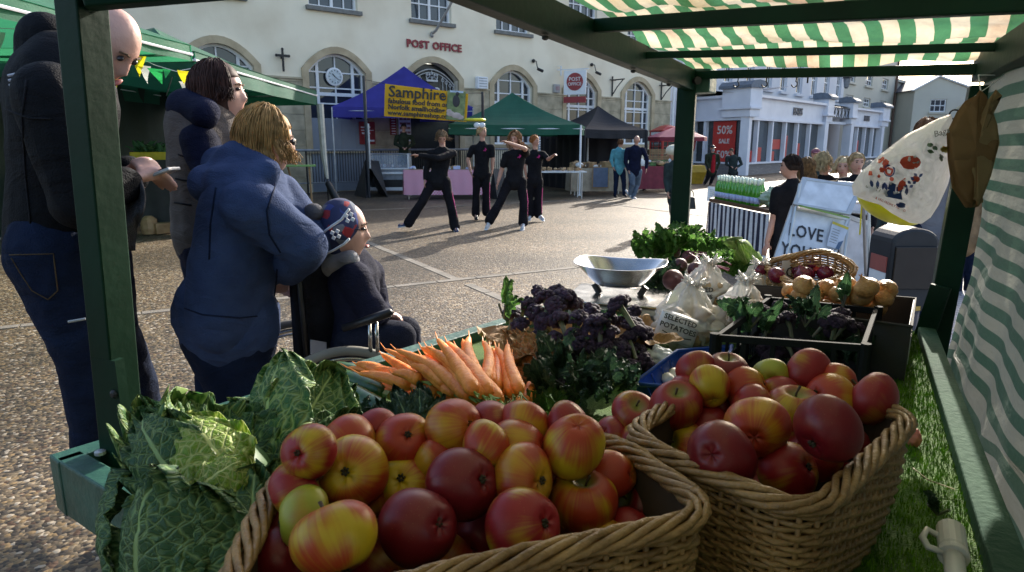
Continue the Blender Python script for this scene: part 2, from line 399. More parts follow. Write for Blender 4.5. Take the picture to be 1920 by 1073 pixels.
# the corner down pipe
dp = MB(); dp.tube([PO.at(U1 + .12, 0, .08), PO.at(U1 + .12, ZT, .08)], .06, 8); dp.build('down_pipe', Mwhite, po)

def wthing(name, u, z, label, cat, o=.1, group=None, W_=PO): return thing(name, W_.at(u, z, o), label, cat, group)
Mblack = mat('black_iron', (.012, .012, .014), .5)
# cross, brackets, lamp brackets
def cross(u, z, s_, label, grp=None, side=False):
    t = wthing('iron_cross', u, z - s_, label, 'cross' if not side else 'wall bracket', group=grp)
    m = MB(); m.wbox(PO, u - .035 * s_ * 2, u + .035 * s_ * 2, z - s_, z + s_ * .7, .1, .15)
    m.wbox(PO, u - .5 * s_, u + .5 * s_, z + .12 * s_, z + .3 * s_, .098, .152)
    for e_ in ((u - .5 * s_, z + .21 * s_), (u + .5 * s_, z + .21 * s_), (u, z + .7 * s_)): m.ell(PO.at(*e_, .125), (.06 * s_ * 2, .03, .06 * s_ * 2), nu=8, nv=6)
    m.build('cross_bar', Mblack, t); k = MB(); k.wbox(PO, u - .02, u + .02, z, z + .05, -.02, .1); k.build('wall_fixing', Mblack, t); return t
cross(-1.35, 3.86, .36, 'black cross fixed to the cream wall left of the clock window')
for u, z, l in ((12.55, 3.86, 'black wrought iron wall bracket between the two rightmost arched windows'), (15.75, 3.8, 'black wrought iron wall bracket near the right corner of the cream building')):
    t = wthing('wall_bracket', u, z - .4, l, 'wall bracket', group='iron brackets on the post office wall')
    m = MB(); m.tube([PO.at(u, z - .45, .04), PO.at(u, z + .35, .04)], .03, 6); m.build('back_bar', Mblack, t)
    m = MB(); m.tube([PO.at(u, z + .2, .04), PO.at(u, z + .2, .7)], .025, 6); m.tube([PO.at(u, z - .4, .05), PO.at(u, z - .1, .3), PO.at(u, z + .18, .62)], .022, 6); m.build('arm', Mblack, t)
    m = MB(); m.tube([PO.at(u - .18, z + .2, .06), PO.at(u + .18, z + .2, .06)], .02, 6); m.build('cross_bar', Mblack, t)
# clock in the window
t = wthing('clock', .3, 3.2, 'round white clock face hung in the arched window', 'clock', o=-.1)
m = MB(); ax = V((0, 0, 1)).rotation_difference(PO.n); m.lathe(PO.at(.3, 3.47, -.14), [(.27, 0), (.27, .06), (.24, .07)], 28, ax); m.build('case', Mwhite, t)
m = MB(); m.lathe(PO.at(.3, 3.47, -.072), [(.22, 0), (.22, .012)], 24, ax); m.build('dial', mat('clock_dial', (.55, .62, .66), .4), t)
m = MB()
for k in range(12): a = k * math.pi / 6; m.tube([PO.at(.3 + .16 * math.cos(a), 3.47 + .16 * math.sin(a), -.055), PO.at(.3 + .2 * math.cos(a), 3.47 + .2 * math.sin(a), -.055)], .01, 4)
m.tube([PO.at(.3, 3.47, -.05), PO.at(.22, 3.55, -.05)], .012, 4); m.tube([PO.at(.3, 3.47, -.05), PO.at(.42, 3.38, -.05)], .009, 4); m.build('hands', Mblack, t)
# white alarm box and small box
t = wthing('alarm_box', 5.75, 3.38, 'pale grey louvred box on the cream wall right of the doorway', 'alarm box')
m = MB(); m.wbox(PO, 5.52, 5.98, 3.36, 3.78, 0, .18); m.build('housing', Mwhite, t, bevel=.03)
m = MB(); [m.wbox(PO, 5.58, 5.92, 3.44 + k * .09, 3.47 + k * .09, .18, .19) for k in range(4)]; m.build('louvre', mat('lgrey', (.4, .42, .45), .5), t)
t = wthing('junction_box', 9.35, 3.42, 'small grey box on the wall beside the hanging round sign', 'junction box')
m = MB(); m.wbox(PO, 9.22, 9.5, 3.4, 3.72, 0, .14); m.build('housing', mat('lgrey2', (.42, .4, .4), .5), t, bevel=.02)
m = MB(); m.wbox(PO, 9.27, 9.45, 3.5, 3.64, .14, .152); m.build('cover', mat('rose', (.45, .3, .3), .5), t)
# security cameras
for u, z, l in ((8.2, 4.2, 'black security camera left of the hanging sign bracket, pointing down'), (11.3, 4.28, 'black security camera right of the hanging sign bracket')):
    t = wthing('security_camera', u, z, l, 'security camera', group='security cameras on the cream wall')
    m = MB(); m.tube([PO.at(u, z, .28), PO.at(u + .22, z - .08, .34)], .055, 8); m.build('camera_body', Mblack, t)
    m = MB(); m.tube([PO.at(u, z + .3, 0), PO.at(u, z + .28, .2), PO.at(u, z + .03, .28)], .018, 6); m.ell(PO.at(u, z + .3, .05), (.07, .07, .07), nu=8, nv=6); m.build('mount', Mblack, t)
# hanging sign, stands out square to the wall
t = wthing('hanging_sign', 10.0, 3.0, 'white hanging sign with red POST OFFICE disc on a white bracket', 'hanging sign', o=.6)
S2 = Wall(*(PO.at(9.55, 0, .15).xy), 39 - 62)
m = MB(); m.wbox(S2, .1, 1.0, 3.32, 4.22, -.03, .03); m.build('sign_board', Mwhite, t, bevel=.01)
m = MB(); m.wbox(S2, .1, 1.0, 3.02, 3.25, -.03, .03); m.build('lower_board', Mred, t)
m = MB(); m.wbox(S2, -.35, 1.1, 4.24, 4.28, -.02, .02); m.wbox(S2, -.05, 0, 4.05, 4.4, -.02, .02); m.tube([S2.at(0, 4.4), S2.at(-1.0, 4.45, 0)], .01, 4); m.build('bracket', Mwhite, t)
ax2 = V((0, 0, 1)).rotation_difference(S2.n)
m = MB(); m.lathe(S2.at(.55, 3.8, .031), [(.33, 0), (.33, .012)], 28, ax2); m.build('disc', Mred, t)
text('lettering', 'POST', frame(S2.at(.55, 3.83, .05), S2.d, (0, 0, 1)), .2, Mwhite, t)
text('lettering', 'OFFICE', frame(S2.at(.55, 3.66, .05), S2.d, (0, 0, 1)), .17, Mwhite, t)
# notices beside the doorway
def notice(u0, u1, z0, z1, m_, label, lines, lm, nm='notice'):
    t = wthing(nm, (u0 + u1) / 2, z0, label, 'notice', group='notices on the post office wall')
    m = MB(); m.wbox(PO, u0, u1, z0, z1, .07, .1); m.build('board', m_, t, bevel=.008)
    m = MB()
    for a, b, c_, d_ in lines: m.wbox(PO, lerp(u0, u1, a), lerp(u0, u1, b), lerp(z0, z1, c_), lerp(z0, z1, d_), .1, .106)
    m.build('print', lm, t)
notice(.95, 1.5, 1.45, 2.15, Mred, 'red poster with white print on the grey panel under the clock window', [(.1, .7, .72, .78), (.1, .9, .6, .64), (.15, .3, .45, .53), (.4, .5, .42, .5), (.6, .68, .45, .53), (.6, .92, .12, .2)], Mwhite)
notice(2.05, 2.28, 1.75, 2.4, Mred, 'narrow red notice left of the framed price board', [(.2, .8, k / 8 + .04, k / 8 + .08) for k in range(7)], Mwhite)
notice(2.36, 2.82, 1.55, 2.4, Mwhite, 'white framed board with small red and dark tables beside the doorway', [(.08 + a * .3, .34 + a * .3, .12 + b * .17, .2 + b * .17) for a in range(3) for b in range(5)], mat('redgrey', (.3, .12, .14), .5))
notice(8.45, 8.75, 1.2, 1.8, Mwhite, 'small white notice under the green gazebo against the stone wall', [(.1, .9, .1 + b * .15, .16 + b * .15) for b in range(5)], Msill)
# ramp railing in front of the wall
rl = thing('metal_railing', PO.at(1.5, 0, 1.6), 'grey metal railing with black upright bars in front of the post office', 'railing')
RW = Wall(*(PO.at(-3, 0, 1.0).xy), 39)
m = MB(); m.tube([RW.at(-4, 1.28), RW.at(9.5, 1.28)], .035, 8); m.tube([RW.at(-4, .35), RW.at(9.5, .35)], .02, 6); m.build('handrail', mat('rail_grey', (.28, .3, .33), .5, metal=.3), rl)
m = MB()
for k in range(90):
    u = 1.9 + k * .085
    if u < 9.4: m.tube([RW.at(u, .35), RW.at(u, 1.26)], .011, 5)
m.build('bars', Mblack, rl)
for u in (-4, -1.5, 1.8, 4.2, 6.8, 9.5):
    m = MB(); m.tube([RW.at(u, 0), RW.at(u, 1.3)], .03, 6); m.build('post', Mblack, rl)

# ================================================================ department store (fascia lettering)
BF = Wall(11.5, 32.5, 48); BL = Wall(11.5, 32.5, 124)
Mbw = mat('store_white', (.7, .72, .8), .5, (.62, .64, .72), sc_=1.5)
Mlead = mat('lead_grey', (.14, .17, .22), .6)
Mshop = mat('shop_glass', (.05, .06, .07), .05, (.015, .02, .02), sc_=.6, spec=.9)
Mrb = node_bricks('grey_brick', (.16, .15, .16), (.22, .2, .2), (.1, .1, .1), bw=.22, bh=.075, swz=(R(90), 0, 0))
st = thing('department_store', BF.at(6, 0), 'white painted department store with glazed shopfront, BEALES fascia and tall sash windows above', 'building')
BL2 = Wall(11.5, 32.5, 124); BL2.n = -BL2.n
def shopfront(Wl, us, z0, z1, z2, mullion=.16):
    m = MB()
    m.wbox(Wl, us[0], us[-1], z1, z2, -.4, 0.0)
    m.wbox(Wl, us[0], us[-1], z2, z2 + .12, -.4, .22); m.wbox(Wl, us[0], us[-1], z1 - .08, z1 + .04, -.3, .1)
    m.build('fascia', Mbw, st)
    m = MB(); m.wbox(Wl, us[0], us[-1], .0, z0, -.3, .0); m.build('stall_riser', Mrb, st)
    m = MB(); m.wbox(Wl, us[0], us[-1], z0 + .0, z0 + .08, -.3, .08); m.build('sill', Mbw, st)
    for a, b in zip(us, us[1:]):
        g_ = MB(); g_.wbox(Wl, a, b, z0 + .08, z1 - .08, -.22, -.2); wn = g_.build('shop_window', Mshop, st)
        f_ = MB(); f_.wbox(Wl, a - mullion / 2, a + mullion / 2, z0 + .08, z1 - .08, -.19, .02); f_.build('mullion', Mbw, wn)
BF = Wall(11.0, 32.0, 48); BL = Wall(11.0, 32.0, 124); BL.n = -BL.n
st.location = BF.at(6, 0)
shopfront(BF, [.25, 1.25, 3.05, 4.85, 6.6, 8.5, 10.4], .52, 2.65, 3.62)
shopfront(BL, [.3, 2.5, 5.2, 8.0], .52, 2.65, 3.62)
shopfront(BF, [16.0, 17.6, 19.4, 21.3, 22.8], .52, 2.65, 3.62)
for W_, a_, b_, z_, o_ in ((BF, -.12, .2, 2.7, .12), (BL, .03, .25, 2.7, .1), (BF, 10.4, 11.0, 3.1, .2), (BF, 15.4, 16, 3.1, .2), (BF, 22.8, 23.4, 3.1, .2)):
    m = MB(); m.wbox(W_, a_, b_, 0, z_, -.3, o_); m.build('pilaster', Mbw, st, bevel=.01)
def pier(W_, u0, u1, depth=.75):
    m = MB(); m.wbox(W_, u0, u1, 2.7, 3.05, -.5, .22); m.wbox(W_, u0 - .12, u1 + .12, 3.05, 3.15, -.5, .34); m.wbox(W_, u0, u1, 3.15, 4.0, -.6, .26)
    m.build('corner_block', Mbw, st, bevel=.01)
    m = MB()
    prof = [(-.62, 4.0), (-.6, 4.3), (-.2, 4.36), (.2, 4.3), (.42, 4.12), (.42, 4.0)]
    m.prism([W_.at(u0 - .12, z, o) for o, z in prof], W_.d * (u1 - u0 + .24)); m.build('lead_cap', Mlead, st)
pier(BL, -.25, 1.35); pier(BF, 10.4, 11.5); pier(BF, 15.2, 16.2); pier(BF, 22.4, 24.2)
# recessed entrance
m = MB(); m.wbox(BF, 11.0, 15.4, 3.0, 3.62, -.5, -.1); m.wbox(BF, 11.0, 15.4, 2.65, 2.8, -2, -.1); m.build('entrance_fascia', Mbw, st)
m = MB(); m.wbox(BF, 11.0, 15.4, .02, 2.65, -2.1, -2.05); dn = m.build('entrance_doors', Mshop, st)
m = MB(); [m.wbox(BF, u, u + .12, .02, 2.65, -2.04, -1.98) for u in (11.6, 12.8, 14, 15)]; m.build('frame', Mbw, dn)
m = MB(); m.wbox(BF, 14.2, 14.9, .6, 2.5, -1.96, -1.93); m.build('sale_banner', Mred, st)
m = MB()
for k in range(11):               # ornamental ironwork over the entrance
    u = 11.7 + k * .34; m.tube([BF.at(u, 3.05, .05), BF.at(u + (.12 if k % 2 else -.1), 3.35, .08), BF.at(u + .03, 3.6, .05)], .025, 5)
m.tube([BF.at(11.4, 3.62, .06), BF.at(15.3, 3.62, .06)], .03, 5); m.tube([BF.at(11.4, 3.02, .06), BF.at(15.3, 3.02, .06)], .03, 5); m.build('ironwork', Mblack, st)
Mlet = mat('lettering_grey', (.09, .09, .11), .5)
for u, s_ in ((6.3, .52), (19.3, .5)): text('lettering', 'BEALES', frame(BF.at(u, 2.98, .03), BF.d, (0, 0, 1)), s_, Mlet, st, thick=.04, sx=.82, bold=.008)
# sale poster and signs inside the side window
Msale = mat('sale_red', (.5, .03, .02), .5, (.42, .03, .02))
m = MB(); m.wbox(BL, .75, 2.1, .62, 2.55, -.16, -.14); sp = m.build('sale_poster', Msale, st)
BLd = -BL.d
for s_, z, sz in (('50%', 1.95, .55), ('SALE', 1.5, .3), ('50%', .8, .5)): text('lettering', s_, frame(BL.at(1.4, z, -.13), BLd, (0, 0, 1)), sz, mat('poster_pale', (.65, .6, .58), .5), st, thick=.01, bold=.008)
for a, b, c_, d_ in ((.5, 1.1, .62, 1.15), (1.4, 2.2, .62, 1.3), (3.3, 3.9, .62, 1.1), (4.95, 5.6, .6, 1.9), (6.8, 7.5, .62, 1.5), (17.8, 18.6, .62, 1.7), (3.2, 4.6, 1.2, 1.7)):
    m = MB(); m.wbox(BF, a, b, c_, d_, -.17, -.15); m.build('sale_poster', Msale, st)
m = MB(); [m.wbox(BL, 3.2 + k * .16, 3.26 + k * .16, 1.05, 2.2, -.17, -.15) for k in range(10)]; m.wbox(BL, 3.1, 4.8, 1.55, 1.62, -.16, -.14); m.wbox(BL, 3.1, 4.8, .98, 1.06, -.16, -.14); m.build('window_blind', Mbw, st)
# upper storeys, set back
dv = BF.n * -3
BU = Wall(BF.p.x + dv.x, BF.p.y + dv.y, 48)
def block(root, W_, u0, u1, zt, m_, wins, depth=9, wall='wall', fm=Mwhite, sill=True, glz=Mglass, zb=0):
    """a wall with real window recesses; wins = list of (u0,u1,z0,z1)"""
    us = sorted(set([u0, u1] + [x for w_ in wins for x in w_[:2]])); zs = sorted(set([zb, zt] + [x for w_ in wins for x in w_[2:4]]))
    m = MB()
    for a, b in zip(us, us[1:]):
        for c_, d_ in zip(zs, zs[1:]):
            mu, mz = (a + b) / 2, (c_ + d_) / 2
            if any(w_[0] < mu < w_[1] and w_[2] < mz < w_[3] for w_ in wins): continue
            m.add([W_.at(a, c_), W_.at(b, c_), W_.at(b, d_), W_.at(a, d_)], [(0, 1, 2, 3)])
    for w_ in wins:
        L_ = [(w_[0], w_[2]), (w_[0], w_[3]), (w_[1], w_[3]), (w_[1], w_[2])]
        for p_, q_ in zip(L_, L_[1:] + L_[:1]): m.add([W_.at(*p_), W_.at(*q_), W_.at(*q_, -.2), W_.at(*p_, -.2)], [(0, 1, 2, 3)])
    for u in (u0, u1): m.add([W_.at(u, zb), W_.at(u, zt), W_.at(u, zt, -depth), W_.at(u, zb, -depth)], [(0, 1, 2, 3)])
    m.add([W_.at(u0, zt), W_.at(u1, zt), W_.at(u1, zt, -depth), W_.at(u0, zt, -depth)], [(0, 1, 2, 3)])
    m.add([W_.at(u0, zb, -depth), W_.at(u1, zb, -depth), W_.at(u1, zt, -depth), W_.at(u0, zt, -depth)], [(0, 1, 2, 3)])
    m.build(wall, m_, root)
    for w_ in wins:
        g_ = MB(); g_.wbox(W_, w_[0], w_[1], w_[2], w_[3], -.19, -.17); wn = g_.build('window', glz, root)
        f_ = MB(); uu = (w_[0] + w_[1]) / 2; zz = (w_[2] + w_[3]) / 2
        for a, b, c_, d_ in ((w_[0], w_[0] + .1, w_[2], w_[3]), (w_[1] - .1, w_[1], w_[2], w_[3]), (w_[0] + .1, w_[1] - .1, w_[2], w_[2] + .1), (w_[0] + .1, w_[1] - .1, w_[3] - .1, w_[3]), (w_[0] + .1, w_[1] - .1, zz - .04, zz + .04)):
            f_.wbox(W_, a, b, c_, d_, -.165, -.12)
        for k in (1, 2): x = lerp(w_[0], w_[1], k / 3); f_.wbox(W_, x - .025, x + .025, w_[2] + .1, w_[3] - .1, -.166, -.125)
        f_.build('frame', fm, wn)
        if sill: s_ = MB(); s_.wbox(W_, w_[0] - .15, w_[1] + .15, w_[2] - .16, w_[2] - .002, -.1, .16); s_.build('sill', m_, root)
Mpale = mat('pale_render', (.66, .66, .7), .7, (.6, .6, .65), sc_=.6)
block(st, BU, -2.2, 24, 11.5, Mpale, [(u - .55, u + .55, a, b) for u in (1, 4.1, 6.9, 9.6, 12, 14.7, 17.5, 20.1, 23.2 - .4) for a, b in ((4.65, 6.75), (8.2, 9.9))], wall='upper_wall')
m = MB(); m.add([BF.at(-.1, 3.74, 0), BF.at(24, 3.74, 0), BF.at(24, 4.1, -3), BF.at(-.1, 4.1, -3)], [(0, 1, 2, 3)]); m.add([BL.at(0, 3.74), BL.at(8, 3.74), BL.at(8, 4.2, -3), BL.at(0, 4.2, -3)], [(0, 1, 2, 3)]); m.build('flat_roof', Mlead, st)
# side wing beyond the corner (white, joins the cream building)
BS = Wall(8.0, 33.6, 12)
sw = thing('white_side_building', (6, 34, 0), 'tall plain white building wall filling the gap between cream building and department store', 'building')
block(sw, Wall(6.9, 32.8, 12), 0, 1.2, 11, Mpale, [], depth=6)
sg = MB(); sg.lathe(Wall(6.9, 32.8, 12).at(.75, 3.7, .02), [(.35, 0), (.35, .03), (.3, .05)], 24, V((0, 0, 1)).rotation_difference(Wall(0, 0, 12).n)); sg.build('plaster_disc', Mpale, sw)
# cream sash window building, narrow return, gabled house
Mcr2 = mat('cream_paint', (.56, .53, .45), .75, (.5, .47, .4), sc_=.5)
c1 = thing('sash_window_building', BU.at(31, 0), 'plain cream building with rows of white sash windows beyond the department store', 'building')
block(c1, BU, 24, 38.7, 9.4, Mcr2, [(u - 1.0, u + 1.0, a, b) for u in (25.6, 30.4, 35.3) for a, b in ((4.45, 5.15), (6.1, 7.0))] , wall='wall', depth=8)
m = MB(); m.tube([BU.at(38.6, 0, .12), BU.at(38.6, 9.4, .12)], .1, 6); m.build('down_pipe', mat('brown_pipe', (.14, .08, .06), .6), c1)
c2 = thing('cream_corner_building', BU.at(43, 0), 'low cream building with two tall narrow windows beside the gabled house', 'building')
block(c2, BU, 38.75, 47, 7.0, Mcr2, [(40.2, 42.1, 4.5, 6.15), (43.3, 45.3, 4.5, 6.2)], depth=7)
m = MB(); m.wbox(BU, 38.75, 47.2, 7.0, 7.25, -7, .2); m.build('parapet', Mcr2, c2)
m = MB(); m.wbox(BU, 38.75, 47.1, 2.9, 3.05, 0, .15); m.build('string_course', Mcr2, c2)
t = thing('projecting_sign', BU.at(46.5, 3.2, .8), 'small orange sign projecting from the far cream building', 'hanging sign')
S3 = Wall(*(BU.at(46.0, 0, .3).xy), 5); m = MB(); m.wbox(S3, 0, 1.5, 3.3, 3.85, -.04, .04); m.build('board', mat('orange_sign', (.65, .28, .1), .5), t)
m = MB(); m.wbox(S3, -.3, 1.6, 3.87, 3.92, -.03, .03); m.build('bracket', Mblack, t)
gh = thing('gabled_house', (37, 60, 0), 'pale gable ended house with one square window far down the street', 'building')
G = Wall(34.9, 60, 0)
block(gh, G, 0, 5.2, 6.0, Mcr2, [(1.5, 2.9, 4.2, 5.3)], depth=12)
m = MB(); m.prism([G.at(0, 6.0), G.at(5.2, 6.0), G.at(1.9, 7.15)], (0, .3, 0)); m.build('gable', Mcr2, gh)
m = MB(); m.beam(G.at(-.3, 6.0, .1), G.at(1.9, 7.2, .1), .3, .12); m.beam(G.at(1.9, 7.2, .1), G.at(5.6, 5.98, .1), .3, .12); m.build('barge_board', Mwhite, gh)
m = MB(); m.add([G.at(-.3, 6.0), G.at(1.9, 7.25), G.at(1.9, 7.25, -12), G.at(-.3, 6.0, -12), G.at(5.6, 5.98), G.at(5.6, 5.98, -12)], [(0, 1, 2, 3), (1, 4, 5, 2)]); m.build('roof', mat('slate', (.1, .1, .12), .7), gh, solid=.05)
ls = thing('terrace_building', (48, 55, 0), 'pale terrace wall at the far right end of the street', 'building')
block(ls, Wall(39.5, 55, -22), 0, 22, 6.2, Mpale, [(2, 3.2, 3.6, 5.2), (5, 6.2, 3.6, 5.2)], depth=8)
# street lantern on the wall
t = thing('wall_lantern', BU.at(22, 6.2, 1.5), 'black street lantern on a bracket against the white upper wall', 'lantern')
p0 = WY(1588, 152, 42)
m = MB(); m.lathe(p0 + V((0, 0, -.35)), [(.06, -.1), (.14, 0), (.22, .45), (.2, .5)], 8); m.build('lantern_glass', mat('lantern', (.2, .22, .25), .3), t)
m = MB(); m.lathe(p0 + V((0, 0, .15)), [(.3, 0), (.16, .2), (.05, .4), (.02, .5)], 8); m.tube([p0 + V((0, 0, .5)), p0 + V((-.2, 0, .9)), p0 + V((-2.4, 1.5, .6))], .03, 5); m.build('lantern_top', Mblack, t)

# ================================================================ gazebos of the market
def gaz(name, label, cs, ze, za, val, mroof, mval=None, legs=(0, 1, 2, 3), mleg=None, walls=(), mwall=None, leg_r=.02, apex=None, swag=.05):
    """cs: four corners (x,y) round the plan; pyramid canopy, hanging valance, legs"""
    cx = sum(c[0] for c in cs) / 4; cy = sum(c[1] for c in cs) / 4
    t = thing(name, (cx, cy, 0), label, 'gazebo', 'pop up gazebos on the market square')
    ap = V(apex) if apex else V((cx, cy, za))
    m = MB()
    for i in range(4):
        a = V((*cs[i], ze)); b = V((*cs[(i + 1) % 4], ze))
        def f(u, v, a=a, b=b):
            e_ = a.lerp(b, v); p = e_.lerp(ap, u); s_ = math.sin(math.pi * u) * .10 * (1 + .6 * math.sin(v * math.pi)); return p - V((0, 0, s_ + .02 * math.sin(v * math.pi) * (1 - u)))
        m.grid(f, 8, 10)
    m.build('canopy', mroof, t, smooth=False)
    for i in range(4):
        a = V((*cs[i], ze)); b = V((*cs[(i + 1) % 4], ze)); out = V(((b - a).y, -(b - a).x, 0)).normalized()
        mm = MB()
        mm.grid(lambda u, v: a.lerp(b, u) + out * (.012 + .02 * v * math.sin(u * 23 + i)) - V((0, 0, v * val + .02 * math.sin(math.pi * u))), 24, 3)
        mm.build('valance', mval or mroof, t)
    for i in legs:
        mm = MB(); mm.tube([V((*cs[i], 0)), V((*cs[i], ze - .02))], leg_r, 6); mm.box(V((*cs[i], .01)), (.12, .12, .02)); mm.build('leg', mleg or Mwhite, t)
    mm = MB()
    for i in range(4): mm.tube([V((*cs[i], ze - .12)), V((*cs[(i + 1) % 4], ze - .12))], .016, 5)
    mm.tube([V((*cs[0], ze - .1)), V((cx, cy, ze + .2)), V((*cs[2], ze - .1))], .014, 5); mm.tube([V((*cs[1], ze - .1)), V((cx, cy, ze + .2)), V((*cs[3], ze - .1))], .014, 5)
    mm.build('frame', mleg or Mwhite, t)
    for i in walls:
        a = V((*cs[i], 0)); b = V((*cs[(i + 1) % 4], 0))
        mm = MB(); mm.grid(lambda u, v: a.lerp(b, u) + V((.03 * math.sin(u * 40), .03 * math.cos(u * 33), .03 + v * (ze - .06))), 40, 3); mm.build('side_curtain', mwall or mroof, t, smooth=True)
    return t
Mgl = cloth('bright_green_canvas', (.035, .19, .11), (.05, .3, .15), .4, (.03, .15, .085))
Mgd = cloth('dark_green_canvas', (.016, .12, .072), (.02, .16, .08), .25, (.012, .095, .058))
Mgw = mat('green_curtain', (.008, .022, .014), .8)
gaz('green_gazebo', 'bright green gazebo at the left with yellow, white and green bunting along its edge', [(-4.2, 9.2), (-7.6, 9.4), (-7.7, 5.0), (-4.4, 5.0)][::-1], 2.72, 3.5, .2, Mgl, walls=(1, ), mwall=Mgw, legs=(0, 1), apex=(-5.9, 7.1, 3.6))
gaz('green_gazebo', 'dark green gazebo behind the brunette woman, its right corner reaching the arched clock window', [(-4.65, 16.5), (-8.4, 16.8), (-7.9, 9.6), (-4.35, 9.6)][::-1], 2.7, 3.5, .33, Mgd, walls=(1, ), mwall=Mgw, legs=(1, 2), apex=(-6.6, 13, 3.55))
# white wrapped corner pole and its black weight bag
t = thing('canopy_corner_pole', (-4.6, 16.6, 0), 'white cloth wrapped corner pole tapering down from the dark green gazebo', 'pole')
m = MB(); m.tube([(-4.62, 16.6, 2.4), (-4.6, 16.6, 1.2), (-4.55, 16.6, .62)], [.085, .075, .04], 8); m.build('wrapped_cloth', mat('offwhite_cloth', (.62, .6, .52), .7), t)
m = MB(); m.tube([(-4.55, 16.6, .62), (-4.55, 16.6, 0.02)], .02, 6); m.build('pole_foot', Mblack, t)
t = thing('weight_bag', (-4.42, 16.5, 0), 'black weight bag strapped to the foot of the white corner pole', 'weight bag')
m = MB(); m.cap((-4.3, 16.45, .1), (-4.5, 16.5, .5), .1, .075); m.build('bag', Mblack, t, smooth=True)
m = MB(); m.tube([(-4.5, 16.5, .5), (-4.56, 16.52, .66), (-4.62, 16.55, .55)], .012, 5); m.build('strap', Mblack, t)

Mblue = cloth('blue_canvas', (.055, .05, .34), (.06, .06, .45), .3, (.04, .035, .26))
def gc(px, py, z): p = WZ(px, py, z); return (p.x, p.y)
bl = (WY(632, 212, 19.8), WY(884, 232, 20.2), WY(884, 200, 23.4), WY(700, 200, 23.4))
gaz('blue_gazebo', 'royal blue gazebo with pointed top behind the yellow banner', [(-5.2, 19.9), (-1.15, 20.3), (-1.4, 23.3), (-4.9, 23.3)], 2.52, 3.75, .3, Mblue, legs=(0, 1), leg_r=.022, mleg=Msil, apex=(-3.25, 21.0, 3.75))
gaz('green_gazebo', 'dark green gazebo on one white leg between the blue and the black gazebo', [(-1.75, 19.0), (1.95, 19.4), (2.5, 22.5), (-1.2, 22.3)], 2.0, 2.9, .28, Mgd, legs=(1, 2), leg_r=.03, mleg=Mwhite, apex=(0.0, 20.5, 2.95), walls=())
Mbk = cloth('black_canvas', (.018, .018, .024), (.02, .02, .03), .1)
gaz('black_gazebo', 'small black gazebo between the green gazebo and the red phone box', [(2.2, 20.8), (4.25, 21.6), (3.9, 24.2), (1.0, 23.8)], 1.9, 2.75, .26, Mbk, legs=(0, 1), leg_r=.05, mleg=Mbk, walls=(3, 2), apex=(2.75, 22.0, 2.65), mwall=Mbk)

# dark pole with the banner strung from it
t = thing('banner_pole', (-4.05, 18.6, 0), 'dark pole holding the left rope of the yellow banner', 'pole', group='poles of the yellow banner'); pA = WY(682, 142, 18.6)
m = MB(); m.tube([(pA.x, 18.6, 0), (pA.x, 18.6, pA.z)], .045, 8); m.build('pole', mat('blueblack_pole', (.02, .025, .035), .4), t)
m = MB(); m.tube([(pA.x + .06, 18.6, .8), (pA.x + .06, 18.6, 2.0)], .03, 8); m.build('pole_sleeve', Msil, t)
t = thing('banner_pole', (-.8, 19, 0), 'dark pole holding the right rope of the yellow banner', 'pole', group='poles of the yellow banner'); pB = WY(905, 172, 19)
m = MB(); m.tube([(pB.x, 19, 0), (pB.x, 19, pB.z)], .04, 8); m.build('pole', mat('blueblack_pole', (.02, .025, .035), .4), t)
b0, b1, b2, b3 = WY(720, 218, 18.4), WY(875, 229, 18.5), WY(878, 176, 18.5), WY(722, 157, 18.4)
bn = thing('banner', (b0 + b1) / 2, 'yellow banner reading Samphire fabulous food from our Norfolk smallholding', 'banner')
m = MB(); m.grid(lambda u, v: b0.lerp(b1, u).lerp(b3.lerp(b2, u), v) + V((0, .012 * math.sin(u * 9) + .01 * math.sin(v * 7 + u * 4), 0)), 20, 10)
m.build('banner_sheet', cloth('banner_yellow', (.78, .47, .02), (.8, .5, .02), .25, (.72, .42, .02)), bn, solid=.004)
bx = (b1 - b0); bz = b3 - b0; L0 = bx.length; nb = bx.cross(bz).normalized()
def btxt(s_, u, v, size, **k): text('lettering', s_, frame(b0 + bx * u + bz * v + nb * .034, bx, V((0, 0, 1)) if False else bz + bx * (-.0)), size, mat('banner_ink', (.03, .03, .03), .6), bn, thick=.006, align='LEFT', **k)
btxt('Samphire', .045, .62, .40, sx=1.02, bold=.007)
btxt('fabulous food from our', .045, .42, .175, bold=.006, sx=1.02); btxt('Norfolk smallholding', .045, .235, .175, bold=.006, sx=1.02); btxt('www.samphireshop.co.uk', .045, .06, .17, sx=1.02, bold=.005)
m = MB(); q0 = b0 + bx * .75 + bz * .03 + nb * .032; m.prism([q0, q0 + bx * .22, q0 + bx * .22 + bz * .9, q0 + bz * .9], nb * .006); ph = m.build('photo_print', mat('photo_green', (.09, .14, .05), .5, (.25, .3, .12), sc_=6), bn)
m = MB()
for u, v, a, b in ((.8, .22, .11, .07), (.87, .18, .13, .08), (.92, .13, .09, .06), (.78, .3, .07, .05)): m.ell(b0 + bx * u + bz * v + nb * .042, (a, .012, b), nu=12, nv=6)
m.build('pigs', mat('pig_pink', (.6, .48, .44), .6), ph)
m = MB(); m.ell(b0 + bx * .86 + bz * .62 + nb * .042, (.1, .012, .16), nu=12, nv=6); m.ell(b0 + bx * .87 + bz * .85 + nb * .042, (.05, .012, .05), nu=10, nv=6); m.build('figure', mat('photo_dark', (.04, .035, .04), .6), ph)
m = MB(); q1 = b0 + bx * .78 + bz * .88 + nb * .040; m.prism([q1, q1 + bx * .16, q1 + bx * .16 + bz * .06, q1 + bz * .06], nb * .004); m.build('photo_sky', mat('photo_sky', (.5, .6, .75), .5), ph)
